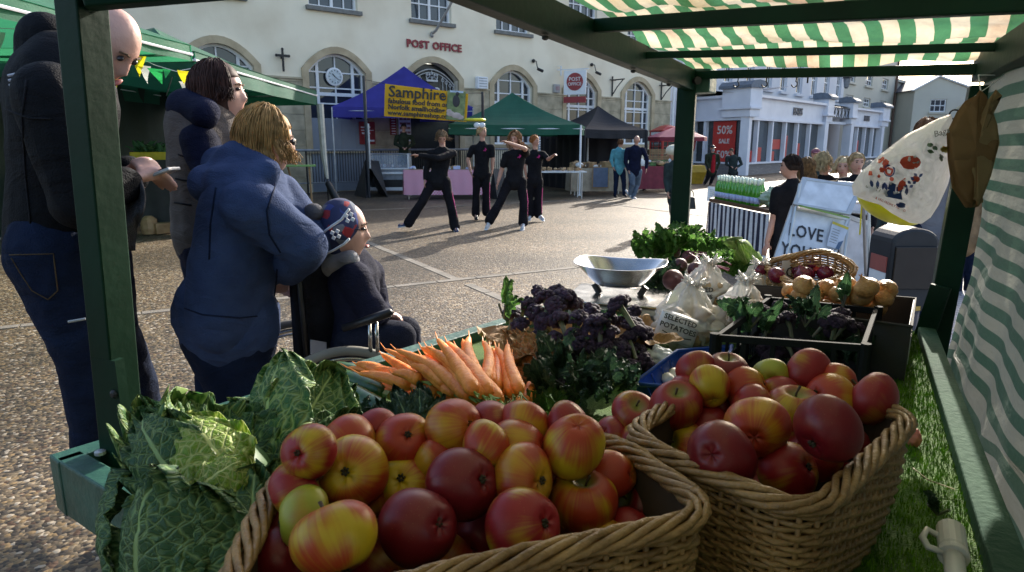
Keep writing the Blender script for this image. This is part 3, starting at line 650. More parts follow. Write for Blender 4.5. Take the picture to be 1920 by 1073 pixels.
m = MB(); m.tube([b3, V((pA.x, 18.6, pA.z - .1))], .008, 4); m.tube([b0, V((pA.x, 18.6, 2.1))], .008, 4); m.tube([b2, V((pB.x, 19, pB.z - .05))], .008, 4); m.tube([b1, V((pB.x, 19, 2.0))], .008, 4); m.build('rope', Mblack, bn)

# bunting
flagm = {'yellow': cloth('flag_yellow', (.72, .6, .02), (.8, .7, .02), .4), 'white': cloth('flag_white', (.7, .7, .66), (.7, .7, .66), .4), 'green': cloth('flag_green', (.03, .3, .1), (.03, .4, .1), .4)}
t = thing('bunting', (-4.1, 8.5, 2.3), 'string of yellow, white and green triangular flags under the bright green canopy', 'bunting')
sp_ = [WY(x, y, 8.2 + k * .05) for k, (x, y) in enumerate([(-60, 50), (40, 55), (120, 70), (200, 98), (250, 103), (290, 122), (330, 134), (362, 128), (420, 132)])]
m = MB(); m.tube(sp_, .006, 4); m.build('string', Mwhite, t)
for x, y, w_, h_, c_, tw in ((-4, 58, 22, 46, 'white', .2), (44, 55, 26, 44, 'yellow', .5), (212, 140, 26, 50, 'yellow', -.2), (214, 118, 26, 28, 'yellow', .3), (262, 104, 30, 40, 'yellow', -.3), (272, 122, 22, 36, 'white', .6), (293, 128, 30, 30, 'green', .9), (310, 128, 16, 20, 'green', .3), (347, 132, 26, 26, 'yellow', -.4), (346, 152, 26, 26, 'white', .3)):
    a = WY(x - w_ / 2, y, 8.25); b = WY(x + w_ / 2, y + 3, 8.25); c3 = WY(x + tw * 10, y + h_, 8.2)
    m = MB(); m.grid(lambda u, v: a.lerp(b, u).lerp(c3, v) + V((0, .03 * math.sin(v * 3 + tw * 5), 0)), 4, 5); m.build('flag', flagm[c_], t)
# ================================================================ the stall we look out of
TZ = .85
A_ = V((-.80, 1.155, TZ)); M_ = V((.73, 3.0, TZ)); R_ = V((1.32, 2.05, TZ)); N_ = V((.42, .30, TZ))
Mgp = mat('green_paint', (.004, .030, .017), .5, (.0025, .019, .011), sc_=5, spec=.15, bump=.1, bsc=45, rv=.12)
Mgp2 = mat('worn_green_paint', (.035, .12, .09), .45, (.012, .06, .043), sc_=9, bump=.35, bsc=50, contrast=(.3, .75), rv=.1)
Mgr = mat('worn_rail_paint', (.055, .115, .075), .85, (.025, .07, .045), spec=.15, sc_=6, bump=.35, bsc=70)
stall = thing('market_stall', (.2, 1.5, 0), 'green painted wooden market stall frame with table and striped canopy in the foreground', 'market stall')
m = MB(); zt = TZ - .03
m.prism([A_ - V((0, 0, .035)), N_ - V((0, 0, .035)), R_ - V((0, 0, .035)), M_ - V((0, 0, .035))], (0, 0, .03))
m.build('table_top', mat('stall_board', (.05, .06, .03), .8), stall)
# artificial grass on the table
Mgrass = mat('artificial_turf', (.08, .17, .01), .85, (.045, .11, .008), sc_=14, bump=.8, bsc=260)
gm = MB(); gm.grid(lambda u, v: A_.lerp(N_, u).lerp(M_.lerp(R_, u), v) + V((0, 0, .004 + .004 * noise.noise(V((u * 14, v * 20, 0))))), 20, 30)
gm.build('turf_mat', Mgrass, stall)
bl_ = MB(); rnd = random.Random(3)
def onT(u, v): return A_.lerp(N_, u).lerp(M_.lerp(R_, u), v)
for k in range(26000):            # plastic grass blades on the open strip along the right rail
    u = rnd.uniform(.72, 1.0); v = rnd.uniform(.1, 1.0); p = onT(u, v) + V((0, 0, .004)); a = rnd.uniform(0, 6.28)
    d = V((math.cos(a), math.sin(a), 0)); e = V((-d.y, d.x, 0)) * .0011; h = rnd.uniform(.006, .013)
    bl_.add([p - e, p + e, p + d * rnd.uniform(.001, .007) + V((0, 0, h))], [(0, 1, 2)])
o = bl_.build('turf_blades', mat('turf_blade', (.16, .34, .015), .8, (.06, .15, .008), spec=.1, sc_=30), stall); o['kind'] = 'stuff'
# rails round the table
def rail(a, b, name, mt, wd=.045, ht=.075, dz=.005, bev=.004):
    m = MB(); m.beam(V(a) + V((0, 0, dz - ht / 2 + .03)), V(b) + V((0, 0, dz - ht / 2 + .03)), wd, ht); return m.build(name, mt, stall, bevel=bev)
fd = (M_ - A_).normalized(); fn_ = V((-fd.y, fd.x, 0))
rd = (R_ - N_).normalized(); rn = V((rd.y, -rd.x, 0))
rail(A_ + fn_ * .02 - fd * .045, M_ + fn_ * .02, 'front_rail', Mgp2, .05, .11)
rail(R_ + rn * .0 - rd * .02, R_ - rd * 2.35 + rn * .0, 'right_rail', Mgr, .048, .09)
ed = (N_ - A_).normalized(); en = V((ed.y, -ed.x, 0))
rail(A_ + en * .02 - ed * .02, N_ + en * .02, 'end_rail', Mgp2, .045, .11)
m = MB(); m.lathe(A_ + V((.03, -.0, .033)), [(.010, 0), (.010, .006), (.004, .008)], 10); m.build('bolt', Msil, stall)
# posts (they lean a little, as the stall is racked)
Mtop = WY(1289, 160, 3.0); Rtop = V((1.405, 2.07, 1.62))
def post(a, b, wd, name='post', d=fd, mt=Mgp):
    a = V(a); b = V(b); m = MB(); up = (b - a).normalized(); x = V((1, 0, 0)) if d is None else d; y = up.cross(x).normalized(); x = y.cross(up).normalized()
    def c4(p): return [p + x * (i * wd[0] / 2) + y * (j * wd[1] / 2) for i, j in ((-1, -1), (1, -1), (1, 1), (-1, 1))]
    m.hexa(c4(a), c4(b)); return m.build(name, mt, stall, bevel=.003)
LB = V((-.775, 1.20, TZ - .3)); LTp = WY(150, 5, 1.18); LTp = LB + (LTp - V((-.765, 1.20, TZ))).normalized() * 1.75
lp = post(WY(222, 845, 1.20) - V((0, 0, .25)), WY(150, 0, 1.15) + (WY(150, 0, 1.15) - WY(222, 845, 1.20)).normalized() * .25, (.048, .06), d=V((.95, -.3, 0)))
m = MB(); pb = WY(213, 750, 1.155); m.box(pb + V((0.0, .0, 0)), (.052, .02, .16), R(-17)); m.build('cleat', Mgp, lp)
m = MB(); m.lathe(WY(218, 738, 1.145), [(.009, 0), (.009, .006), (.004, .010)], 8, V((0, 0, 1)).rotation_difference(V((-.29, -.95, 0)))); m.build('bolt', Mblack, lp)
m = MB(); q_ = WY(160, 598, 1.16); m.tube([q_, q_ + V((-.025, -.01, -.003))], .0025, 6); m.build('nail', Msil, lp)
post(V((M_.x + .02, M_.y, .0)), V((Mtop.x, Mtop.y, Mtop.z)), (.078, .085), d=V((.95, -.32, 0)))
rp = post(V((R_.x + .015, R_.y + .03, .0)), Rtop, (.07, .07), d=rd)
m = MB(); m.beam(R_ + V((-.01, -.01, .0)), R_ + V((.01, -.03, .17)), .02, .055); m.build('cleat', Mgp, rp)
# lower legs of the near side
post((A_.x + .06, A_.y, 0), (A_.x + .06, A_.y, TZ - .1), (.07, .07), 'leg'); post((N_.x, N_.y, 0), (N_.x, N_.y, TZ - .1), (.07, .07), 'leg')
# roof frame
f0 = V((.79, 3.02, 1.715)); fdir = V((-.74, -1.27, .056)).normalized()
fb0, fb1 = f0 - fdir * .04, f0 + fdir * 3.2
m = MB(); m.beam(fb0, fb1, .045, .085); fb = m.build('front_roof_beam', Mgp, stall, bevel=.003)
for t_ in (.75, 1.4, .35):
    m = MB(); m.lathe(f0 + fdir * t_ + V((.0, 0, -.046)), [(.009, 0), (.009, -.007), (.004, -.01)], 8); m.build('bolt', Mblack, fb)
m = MB(); m.box(f0 + V((.02, -.02, .0)), (.105, .12, .1), R(58)); m.build('joint_block', Mgp2, stall, bevel=.005)
m = MB(); m.lathe(WY(1305, 152, 2.92), [(.016, 0), (.016, .02)], 10, V((0, 0, 1)).rotation_difference(V((.2, -1, 0)))); m.build('bolt', Mblack, stall)
rb0 = V((1.43, 2.12, 1.675)); rb1 = V((.25, -.3, 1.68))
m = MB(); m.beam(rb0, rb1, .05, .08); m.build('right_roof_beam', Mgp, stall, bevel=.003)
L1, R1 = WY(1128, 48, 2.02), WY(1925, 2, 1.12)
L2, R2 = WY(1212, 104, 2.42), WY(1892, 88, 1.82)
L3, R3 = WY(1300, 141, 2.98), WY(1850, 130, 2.06)
for a, b, s_, h_ in ((L1, R1, .034, .036), (L2, R2, .022, .022), (L3, R3, .035, .032)):
    d_ = (b - a); a_, b_ = a - d_.normalized() * .02, b + d_.normalized() * .05
    m = MB(); m.beam(a_, b_, s_, h_); bb = m.build('cross_beam', Mgp, stall, bevel=.003)
dd_ = (R3 - L3)
n4a = f0 + fdir * 2.45; n4b = rb0.lerp(rb1, .85); m = MB(); m.beam(n4a, n4b, .035, .04); m.build('cross_beam', Mgp, stall, bevel=.003)
m = MB(); m.beam(WY(150, -20, 1.12), f0 + fdir * 1.9, .05, .06); m.build('cross_beam', Mgp, stall, bevel=.003)
# striped canopy, sagging between the beams, and the side sheet
def stripes(name, axis, per, ca, cb, ta, tb, f, stain=True):
    m = bpy.data.materials.new(name); m.use_nodes = True; t = m.node_tree; N = t.nodes; L = t.links; b = N['Principled BSDF']; o = N['Material Output']
    uv = N.new('ShaderNodeUVMap'); sx = N.new('ShaderNodeSeparateXYZ'); L.new(uv.outputs[0], sx.inputs[0])
    n = N.new('ShaderNodeTexNoise'); n.inputs['Scale'].default_value = 3.5; n.inputs['Detail'].default_value = 6; L.new(uv.outputs[0], n.inputs[0])
    k = N.new('ShaderNodeMath'); k.operation = 'MULTIPLY'; k.inputs[1].default_value = per; L.new(sx.outputs[axis], k.inputs[0])
    fr = N.new('ShaderNodeMath'); fr.operation = 'FRACT'; L.new(k.outputs[0], fr.inputs[0])
    gt = N.new('ShaderNodeMapRange'); gt.inputs[1].default_value = .47; gt.inputs[2].default_value = .49; L.new(fr.outputs[0], gt.inputs[0])
    def two(c1, c2):
        x = N.new('ShaderNodeMix'); x.data_type = 'RGBA'; L.new(gt.outputs[0], x.inputs[0]); x.inputs[6].default_value = (*c1, 1); x.inputs[7].default_value = (*c2, 1); return x
    c_ = two(ca, cb); t_ = two(ta, tb)
    cr = N.new('ShaderNodeValToRGB'); L.new(n.outputs[0], cr.inputs[0]); e = cr.color_ramp.elements
    e[0].position = .3; e[0].color = (.42, .30, .07, 1) if stain else (.8, .8, .8, 1); e[1].position = .5; e[1].color = (1, .97, .93, 1)
    if stain: x = e.new(.62); x.color = (.62, .42, .32, 1); x = e.new(.72); x.color = (1, 1, .95, 1)
    outs = []
    for s_ in (c_, t_):
        mm = N.new('ShaderNodeMix'); mm.data_type = 'RGBA'; mm.blend_type = 'MULTIPLY'; mm.inputs[0].default_value = .85; L.new(s_.outputs[2], mm.inputs[6]); L.new(cr.outputs[0], mm.inputs[7]); outs.append(mm.outputs[2])
    L.new(outs[0], b.inputs['Base Color']); b.inputs['Roughness'].default_value = .6
    tr = N.new('ShaderNodeBsdfTranslucent'); L.new(outs[1], tr.inputs[0])
    n2 = N.new('ShaderNodeTexNoise'); n2.inputs['Scale'].default_value = 16; n2.inputs['Detail'].default_value = 4; L.new(uv.outputs[0], n2.inputs[0])
    bp = N.new('ShaderNodeBump'); bp.inputs['Strength'].default_value = .8; bp.inputs['Distance'].default_value = .02; L.new(n2.outputs[0], bp.inputs['Height']); L.new(bp.outputs[0], b.inputs['Normal']); L.new(bp.outputs[0], tr.inputs['Normal'])
    mx = N.new('ShaderNodeMixShader'); mx.inputs[0].default_value = f; L.new(b.outputs[0], mx.inputs[1]); L.new(tr.outputs[0], mx.inputs[2]); L.new(mx.outputs[0], o.inputs[0])
    return m
Mroof = stripes('striped_canopy', 0, 13.5, (.03, .10, .055), (.42, .39, .32), (.07, .23, .11), (.74, .66, .50), .58)
Mside = stripes('striped_side_sheet', 1, 15.5, (.045, .09, .07), (.19, .20, .165), (.065, .13, .095), (.33, .34, .29), .4, stain=False)
up = V((0, 0, 1))
def roofpt(u, v):                 # u across from the front beam to the right beam, v away from the far end
    a = [L3, L2, L1, n4a, n4a + (n4a - L1) * .4]; b = [R3, R2, R1, n4b, n4b + (n4b - R1) * .3]
    s_ = v * 4; i = min(int(s_), 3); f_ = s_ - i
    a_ = a[i].lerp(a[i + 1], f_); b_ = b[i].lerp(b[i + 1], f_)
    p = a_.lerp(b_, u) + up * (.028 + .012 * (1 if i != 0 else 0))
    sag = math.sin(math.pi * f_) * (.03 + .02 * math.sin(u * 9 + i * 2)) * (1 if i else .8)
    p.z += -sag * .3 + .006 * math.sin(v * 70 + u * 9) + .014 * noise.noise(V((u * 7, v * 9, 1))) + .035 * math.sin(math.pi * f_)
    return p
m = MB(); m.grid(lambda u, v: roofpt(u * 1.06 - .03, v - .01), 60, 60); m.build('roof_canopy', Mroof, stall, smooth=True)
def sidept(u, v):                 # u from far edge to near edge, v from bottom to top
    bot = V((1.40, 2.12, .70)).lerp(V((.50, .22, .70)), u); top = V((1.44, 2.14, 1.66)).lerp(V((.42, .0, 1.68)), u)
    far = 0.0
    p = bot.lerp(top, v); nrm = V((rd.y, -rd.x, 0))
    wv = .006 * math.sin(u * 26 + 1.2 * v) + .004 * math.sin(u * 51 + v * 3) + .02 * noise.noise(V((u * 9, v * 5, 3)))
    p += nrm * (wv * (1.1 - .6 * v) + .01 + .05 * math.sin(math.pi * min(1, v * 1.1)) * (1 - u))
    if v < .12: p.z += .03 * math.sin(u * 17)
    return p
m = MB(); m.grid(lambda u, v: sidept(u, v), 110, 30); m.build('side_sheet', Mside, stall, smooth=True)
m = MB(); m.grid(lambda u, v: V((lerp(-1.9, 1.2, u), -1.15 + .03 * math.sin(u * 30), lerp(.5, 1.85, v))), 60, 6); m.build('added_shade_sheet', Mside, stall, smooth=True)  # added unseen sheet behind the camera, keeps open sky light off the produce
m = MB(); e0, e1 = roofpt(0, .86), roofpt(1, .86)
m.grid(lambda u, v: e0.lerp(e1, u).lerp(V((lerp(-1.9, 1.2, u), -1.15, 1.86)), v), 20, 12); m.build('roof_canopy', Mroof, stall, smooth=True)  # added roof extension over and behind the camera, darkens the stall
# hooks on the far beam
for k, (x, y) in enumerate(((1410, 147), (1475, 147), (1538, 147), (1563, 146))):
    fr_ = (x - 1300) / 550; p = L3.lerp(R3, fr_) - V((0, .012, .012)); t = thing('hook', p, ('leftmost', 'second from left', 'third from left', 'rightmost, straight')[k] + ' black metal hook under the far roof beam of the stall', 'hook', 'hooks under the far roof beam')
    m = MB()
    if k < 3: m.tube([p + V((.004, 0, .006)), p + V((.004, 0, -.015))] + [p + V((-.002 + .011 * math.cos(a), 0, -.028 - .011 * math.sin(a))) for a in [-1.2 + j * .42 for j in range(11)]], .0022, 6)
    else: m.tube([p, p + V((0, 0, -.025))], .003, 6)
    m.build('hook_wire', Mblack, t, smooth=True)
# ================================================================ produce on the table
def uvattr(m):
    uv = m.node_tree.nodes.new('ShaderNodeUVMap'); return uv
def apple_mat(name, base, blush, amt, streak=.5):
    m = bpy.data.materials.new(name); m.use_nodes = True; t = m.node_tree; N = t.nodes; L = t.links; b = N['Principled BSDF']
    uv = N.new('ShaderNodeUVMap'); mp = N.new('ShaderNodeMapping'); mp.inputs['Scale'].default_value = (58, 1.0, 1); L.new(uv.outputs[0], mp.inputs[0])
    oi = N.new('ShaderNodeObjectInfo'); ad = N.new('ShaderNodeVectorMath'); ad.operation = 'ADD'
    sc2 = N.new('ShaderNodeMath'); sc2.operation = 'MULTIPLY'; sc2.inputs[1].default_value = 50; L.new(oi.outputs['Random'], sc2.inputs[0])
    L.new(mp.outputs[0], ad.inputs[0]); L.new(sc2.outputs[0], ad.inputs[1])
    n = N.new('ShaderNodeTexNoise'); n.inputs['Scale'].default_value = 1; n.inputs['Detail'].default_value = 5; L.new(ad.outputs[0], n.inputs[0])
    tc = N.new('ShaderNodeTexCoord'); ad2 = N.new('ShaderNodeVectorMath'); ad2.operation = 'ADD'; L.new(tc.outputs['Object'], ad2.inputs[0]); L.new(sc2.outputs[0], ad2.inputs[1])
    n2 = N.new('ShaderNodeTexNoise'); n2.inputs['Scale'].default_value = 1.7; n2.inputs['Detail'].default_value = 1; L.new(ad2.outputs[0], n2.inputs[0])
    m1 = N.new('ShaderNodeMath'); m1.operation = 'MULTIPLY'; m1.inputs[1].default_value = streak; L.new(n.outputs[0], m1.inputs[0])
    m2 = N.new('ShaderNodeMath'); m2.operation = 'MULTIPLY_ADD'; m2.inputs[1].default_value = 1.9; L.new(n2.outputs[0], m2.inputs[0]); L.new(m1.outputs[0], m2.inputs[2])
    mr = N.new('ShaderNodeMapRange'); mr.interpolation_type = 'SMOOTHSTEP'; c0_ = .95 + streak * .5 + (0.42 - amt) * 1.0
    mr.inputs[1].default_value = c0_ - .25; mr.inputs[2].default_value = c0_ + .25; L.new(m2.outputs[0], mr.inputs[0])
    mx = N.new('ShaderNodeMix'); mx.data_type = 'RGBA'; L.new(mr.outputs[0], mx.inputs[0]); mx.inputs[6].default_value = (*base, 1); mx.inputs[7].default_value = (*blush, 1)
    vo = N.new('ShaderNodeTexVoronoi'); vo.inputs['Scale'].default_value = 24; L.new(tc.outputs['Object'], vo.inputs[0])
    sp = N.new('ShaderNodeMapRange'); sp.inputs[1].default_value = .06; sp.inputs[2].default_value = .11; sp.inputs[3].default_value = .35; sp.inputs[4].default_value = 0; L.new(vo.outputs[0], sp.inputs[0])
    mx2 = N.new('ShaderNodeMix'); mx2.data_type = 'RGBA'; L.new(sp.outputs[0], mx2.inputs[0]); L.new(mx.outputs[2], mx2.inputs[6]); mx2.inputs[7].default_value = (.5, .36, .14, 1)
    # russet round the two hollows
    sx = N.new('ShaderNodeSeparateXYZ'); L.new(uv.outputs[0], sx.inputs[0])
    r1 = N.new('ShaderNodeMapRange'); r1.inputs[1].default_value = .86; r1.inputs[2].default_value = .97; L.new(sx.outputs[1], r1.inputs[0])
    mx3 = N.new('ShaderNodeMix'); mx3.data_type = 'RGBA'; L.new(r1.outputs[0], mx3.inputs[0]); L.new(mx2.outputs[2], mx3.inputs[6]); mx3.inputs[7].default_value = (.2, .2, .04, 1)
    L.new(mx3.outputs[2], b.inputs['Base Color']); b.inputs['Roughness'].default_value = .36; b.inputs['Specular IOR Level'].default_value = .42; r4 = N.new('ShaderNodeMapRange'); r4.inputs[3].default_value = .24; r4.inputs[4].default_value = .55; L.new(n2.outputs[0], r4.inputs[0]); L.new(r4.outputs[0], b.inputs['Roughness'])
    return m
AM = {'deep': apple_mat('apple_deep_red', (.24, .04, .015), (.15, .006, .011), .9, .3), 'red': apple_mat('apple_red', (.36, .18, .02), (.24, .014, .016), .72, .4),
      'orange': apple_mat('apple_orange', (.46, .24, .015), (.33, .03, .012), .58, .45), 'yellow': apple_mat('apple_yellow_blush', (.46, .32, .015), (.34, .035, .012), .42, .45),
      'green': apple_mat('apple_green', (.30, .31, .03), (.33, .2, .02), .2, .3), 'mix': apple_mat('apple_red_yellow', (.44, .30, .015), (.26, .010, .014), .54, .45)}
Mstem = mat('apple_stem', (.06, .035, .015), .7); Mcal = mat('apple_calyx', (.045, .035, .02), .9)
ameshes = {}
def apple_mesh(key, seed):
    k_ = (key, seed)
    if k_ in ameshes: return ameshes[k_]
    rn_ = random.Random(seed); nu, nv = 40, 28; sq = rn_.uniform(.80, .96); asx = rn_.uniform(-.16, .16); m = MB()
    def f(u, v):
        a = u * 2 * math.pi; ph = v * math.pi     # v 0 bottom, 1 top
        s_ = math.sin(ph); c_ = -math.cos(ph)
        r = s_ ** .92 * (1 + .10 * c_) * (1 + .018 * math.cos(5 * a + 1) * (1 - v) + .032 * math.sin(2 * a + seed) + .018 * math.sin(3 * a + seed * 2)) * .5
        z = c_ * .5 * sq
        z -= .155 * math.exp(-(s_ / .30) ** 2) if v > .5 else -.085 * math.exp(-(s_ / .28) ** 2) * (1 + .15 * math.cos(5 * a))
        return (r * math.cos(a) + asx * z, r * math.sin(a), z)
    m.grid(f, nu, nv)
    me = bpy.data.meshes.new('apple'); me.from_pydata(m.v, [], m.f); ul = me.uv_layers.new(name='UVMap')
    for l in me.loops: ul.data[l.index].uv = m.uv[l.vertex_index]
    me.polygons.foreach_set('use_smooth', [True] * len(me.polygons)); me.materials.append(AM[key]); ameshes[k_] = me
    return me
sm = MB(); sm.tube([(0, 0, .24), (.01, .01, .34), (.045, .02, .47)], [.022, .017, .026], 7); stem0 = bpy.data.meshes.new('stem'); stem0.from_pydata(sm.v, [], sm.f); stem0.materials.append(Mstem); stem0.polygons.foreach_set('use_smooth', [True] * len(stem0.polygons))
sm = MB()
for k in range(6): a = k * 1.05; sm.tube([(.02 * math.cos(a), .02 * math.sin(a), -.34), (.05 * math.cos(a), .05 * math.sin(a), -.375), (.035 * math.cos(a + .3), .035 * math.sin(a + .3), -.40)], [.02, .018, .006], 5)
cal0 = bpy.data.meshes.new('calyx'); cal0.from_pydata(sm.v, [], sm.f); cal0.materials.append(Mcal)
desc = {'deep': 'deep red', 'red': 'red', 'orange': 'orange red', 'yellow': 'yellow and orange blushed', 'green': 'greenish yellow', 'mix': 'red and yellow streaked'}
def put_apples(lst, D, maxd, group, where, mind=.55, D2=None):
    rn_ = random.Random(len(lst)); P = []
    for px, py, dm, c_, o, lab in lst:
        dep = min(FPX * D / dm, maxd - (.11 if px < 600 else 0)); rr = dm * dep / FPX / 2
        P.append([WD(px, py, dep), min(.041, max(rr, .029)), ray(px, py).normalized()])
    for it in range(14):
        for i in range(len(P)):
            for j in range(i):
                d_ = P[i][0] - P[j][0]; ov = (P[i][1] + P[j][1]) * .84 - d_.length
                if ov > 0:
                    a, b = (i, j) if P[i][0].y > P[j][0].y else (j, i)
                    P[a][0] += P[a][2] * ov * .12; P[b][0] -= P[b][2] * ov * .2
    for (px, py, dm, c_, o, lab), (p, r_, rd_) in zip(lst, P):
        a = bpy.data.objects.new('apple', apple_mesh(c_, rn_.randint(1, 5))); COL.objects.link(a); a.location = p; s_ = 2 * r_ * 1.13; a.scale = (s_, s_, s_)
        tocam = (V((0, 0, H)) - p).normalized()
        if o == 's': ax = (tocam * .55 + V((rn_.uniform(-.2, .2), rn_.uniform(-.1, .1), .8)))
        elif o == 'c': ax = -(tocam * .8 + V((rn_.uniform(-.1, .5), 0, .35)))
        elif o == 'cr': ax = -(tocam * .55 + V((.62, 0, .15)))
        elif o == 'ct': ax = -(tocam * .4 + V((.05, 0, .8)))
        elif o == 'sl': ax = (tocam * .5 + V((-.7, 0, .3)))
        elif o == 'st': ax = (tocam * .15 + V((.05, 0, .9)))
        else: ax = V((rn_.uniform(-1, 1), rn_.uniform(.2, 1), rn_.uniform(-.5, .5)))
        a.rotation_mode = 'QUATERNION'; a.rotation_quaternion = ax.to_track_quat('Z', 'Y') @ Quaternion((0, 0, 1), rn_.uniform(0, 6.28))
        tag(a, lab or (desc[c_] + ' apple ' + where), 'apple', group)
        if o[0] == 's' or o == 'n':
            st_ = bpy.data.objects.new('stem', stem0); COL.objects.link(st_); st_.parent = a
        ca = bpy.data.objects.new('calyx', cal0); COL.objects.link(ca); ca.parent = a
B1 = [(578, 847, 76, 'mix', 'n', 'red and yellow apple at the back left corner of the near basket'), (652, 842, 104, 'orange', 'n', 'orange apple behind the yellow and red one at the left of the near basket'),
      (662, 886, 116, 'yellow', 'n', 'yellow apple with a red lower half, on top at the left of the near basket'), (557, 919, 103, 'mix', 'n', 'red and yellow apple against the left rim of the near basket'),
      (573, 974, 103, 'green', 'n', 'greenish yellow apple against the left rim of the near basket'), (628, 1012, 147, 'yellow', 'n', 'largest yellow apple with orange streaks at the front left of the near basket'),
      (535, 1052, 110, 'deep', 'n', 'purple red apple in the front left corner of the near basket'), (758, 828, 98, 'orange', 'c', 'orange yellow apple with its eye facing out at the back of the near basket'),
      (853, 801, 97, 'orange', 'cr', 'orange apple on top at the centre back of the near basket, eye to the right'), (762, 907, 110, 'yellow', 'n', 'yellow topped apple with red flank in the middle of the near basket'),
      (870, 907, 122, 'deep', 'cr', 'dark red apple with its eye to the right in the middle of the near basket'), (786, 988, 132, 'deep', 'cr', 'large dark purple red apple at the front of the near basket'),
      (916, 795, 80, 'red', 'n', 'red apple half hidden behind the top orange one at the back of the near basket'), (980, 803, 98, 'orange', 'n', 'orange red apple at the back of the near basket below the carrot tops'),
      (974, 843, 98, 'orange', 'n', 'flat topped orange yellow apple right of centre in the near basket'), (983, 897, 106, 'orange', 'n', 'orange red apple directly behind the streaked front one in the near basket'),
      (983, 990, 130, 'mix', 'cr', 'large red and yellow streaked apple at the front of the near basket'), (1076, 835, 101, 'yellow', 'ct', 'yellow apple with dark eye on top at the back right of the near basket'),
      (1095, 941, 115, 'yellow', 'st', 'yellow apple with upright brown stalk at the right of the near basket'), (1146, 890, 62, 'orange', 'n', 'small orange apple by the right rim of the near basket'),
      (1194, 943, 105, 'deep', 'sl', 'dark red apple with russet stalk hollow beside the right rim of the near basket'), (1064, 800, 74, 'red', 'n', 'red apple peeping behind the yellow back right one in the near basket'),
      (890, 1010, 105, 'red', 'n', 'shaded orange red apple low between two large front apples'), (832, 1058, 118, 'orange', 'n', 'orange red apple at the very front of the near basket by the rim'),
      (911, 838, 68, 'yellow', 'n', 'small yellow apple wedged behind the dark red middle one'), (706, 812, 56, 'red', 'n', 'small red apple peeping at the back left of the near basket'),
      (706, 1000, 92, 'orange', 'n', 'shaded orange apple right of the largest yellow one'), (1055, 1015, 95, 'red', 'n', 'shaded red apple under the yellow stalked one near the front rim'),
      (1125, 1022, 90, 'orange', 'n', 'shaded orange apple low in the front right corner of the near basket'), (522, 1000, 84, 'red', 'n', 'dark red apple low behind the left rim of the near basket'),
      (818, 862, 78, 'orange', 'n', 'shaded orange apple under the top centre one in the near basket'), (1042, 888, 74, 'red', 'n', 'shaded red apple between yellow back right one and stalked one'),
      (700, 930, 80, 'red', 'n', 'dark red apple deep under the left heap of the near basket'), (1010, 1060, 100, 'red', 'n', 'dark red apple tucked under the front rim of the near basket'), (720, 1075, 110, 'red', 'n', 'red apple cut by the bottom edge of the photo in the near basket'),
      (1180, 1000, 80, 'red', 'n', 'dark red apple under the russet hollowed one in the near basket'), (910, 940, 80, 'red', 'n', 'shaded red apple deep in the centre of the near basket'), (1252, 972, 78, 'red', 'n', 'dark red apple in the shade of the right corner of the near basket'), (1235, 1025, 80, 'orange', 'n', 'shaded orange apple under the front rim at the right of the near basket'), (1140, 985, 84, 'red', 'n', 'shaded red apple below the stalked yellow one in the near basket')]
put_apples(B1, .078, .88, 'apples heaped in the near wicker basket', 'in the near wicker basket')
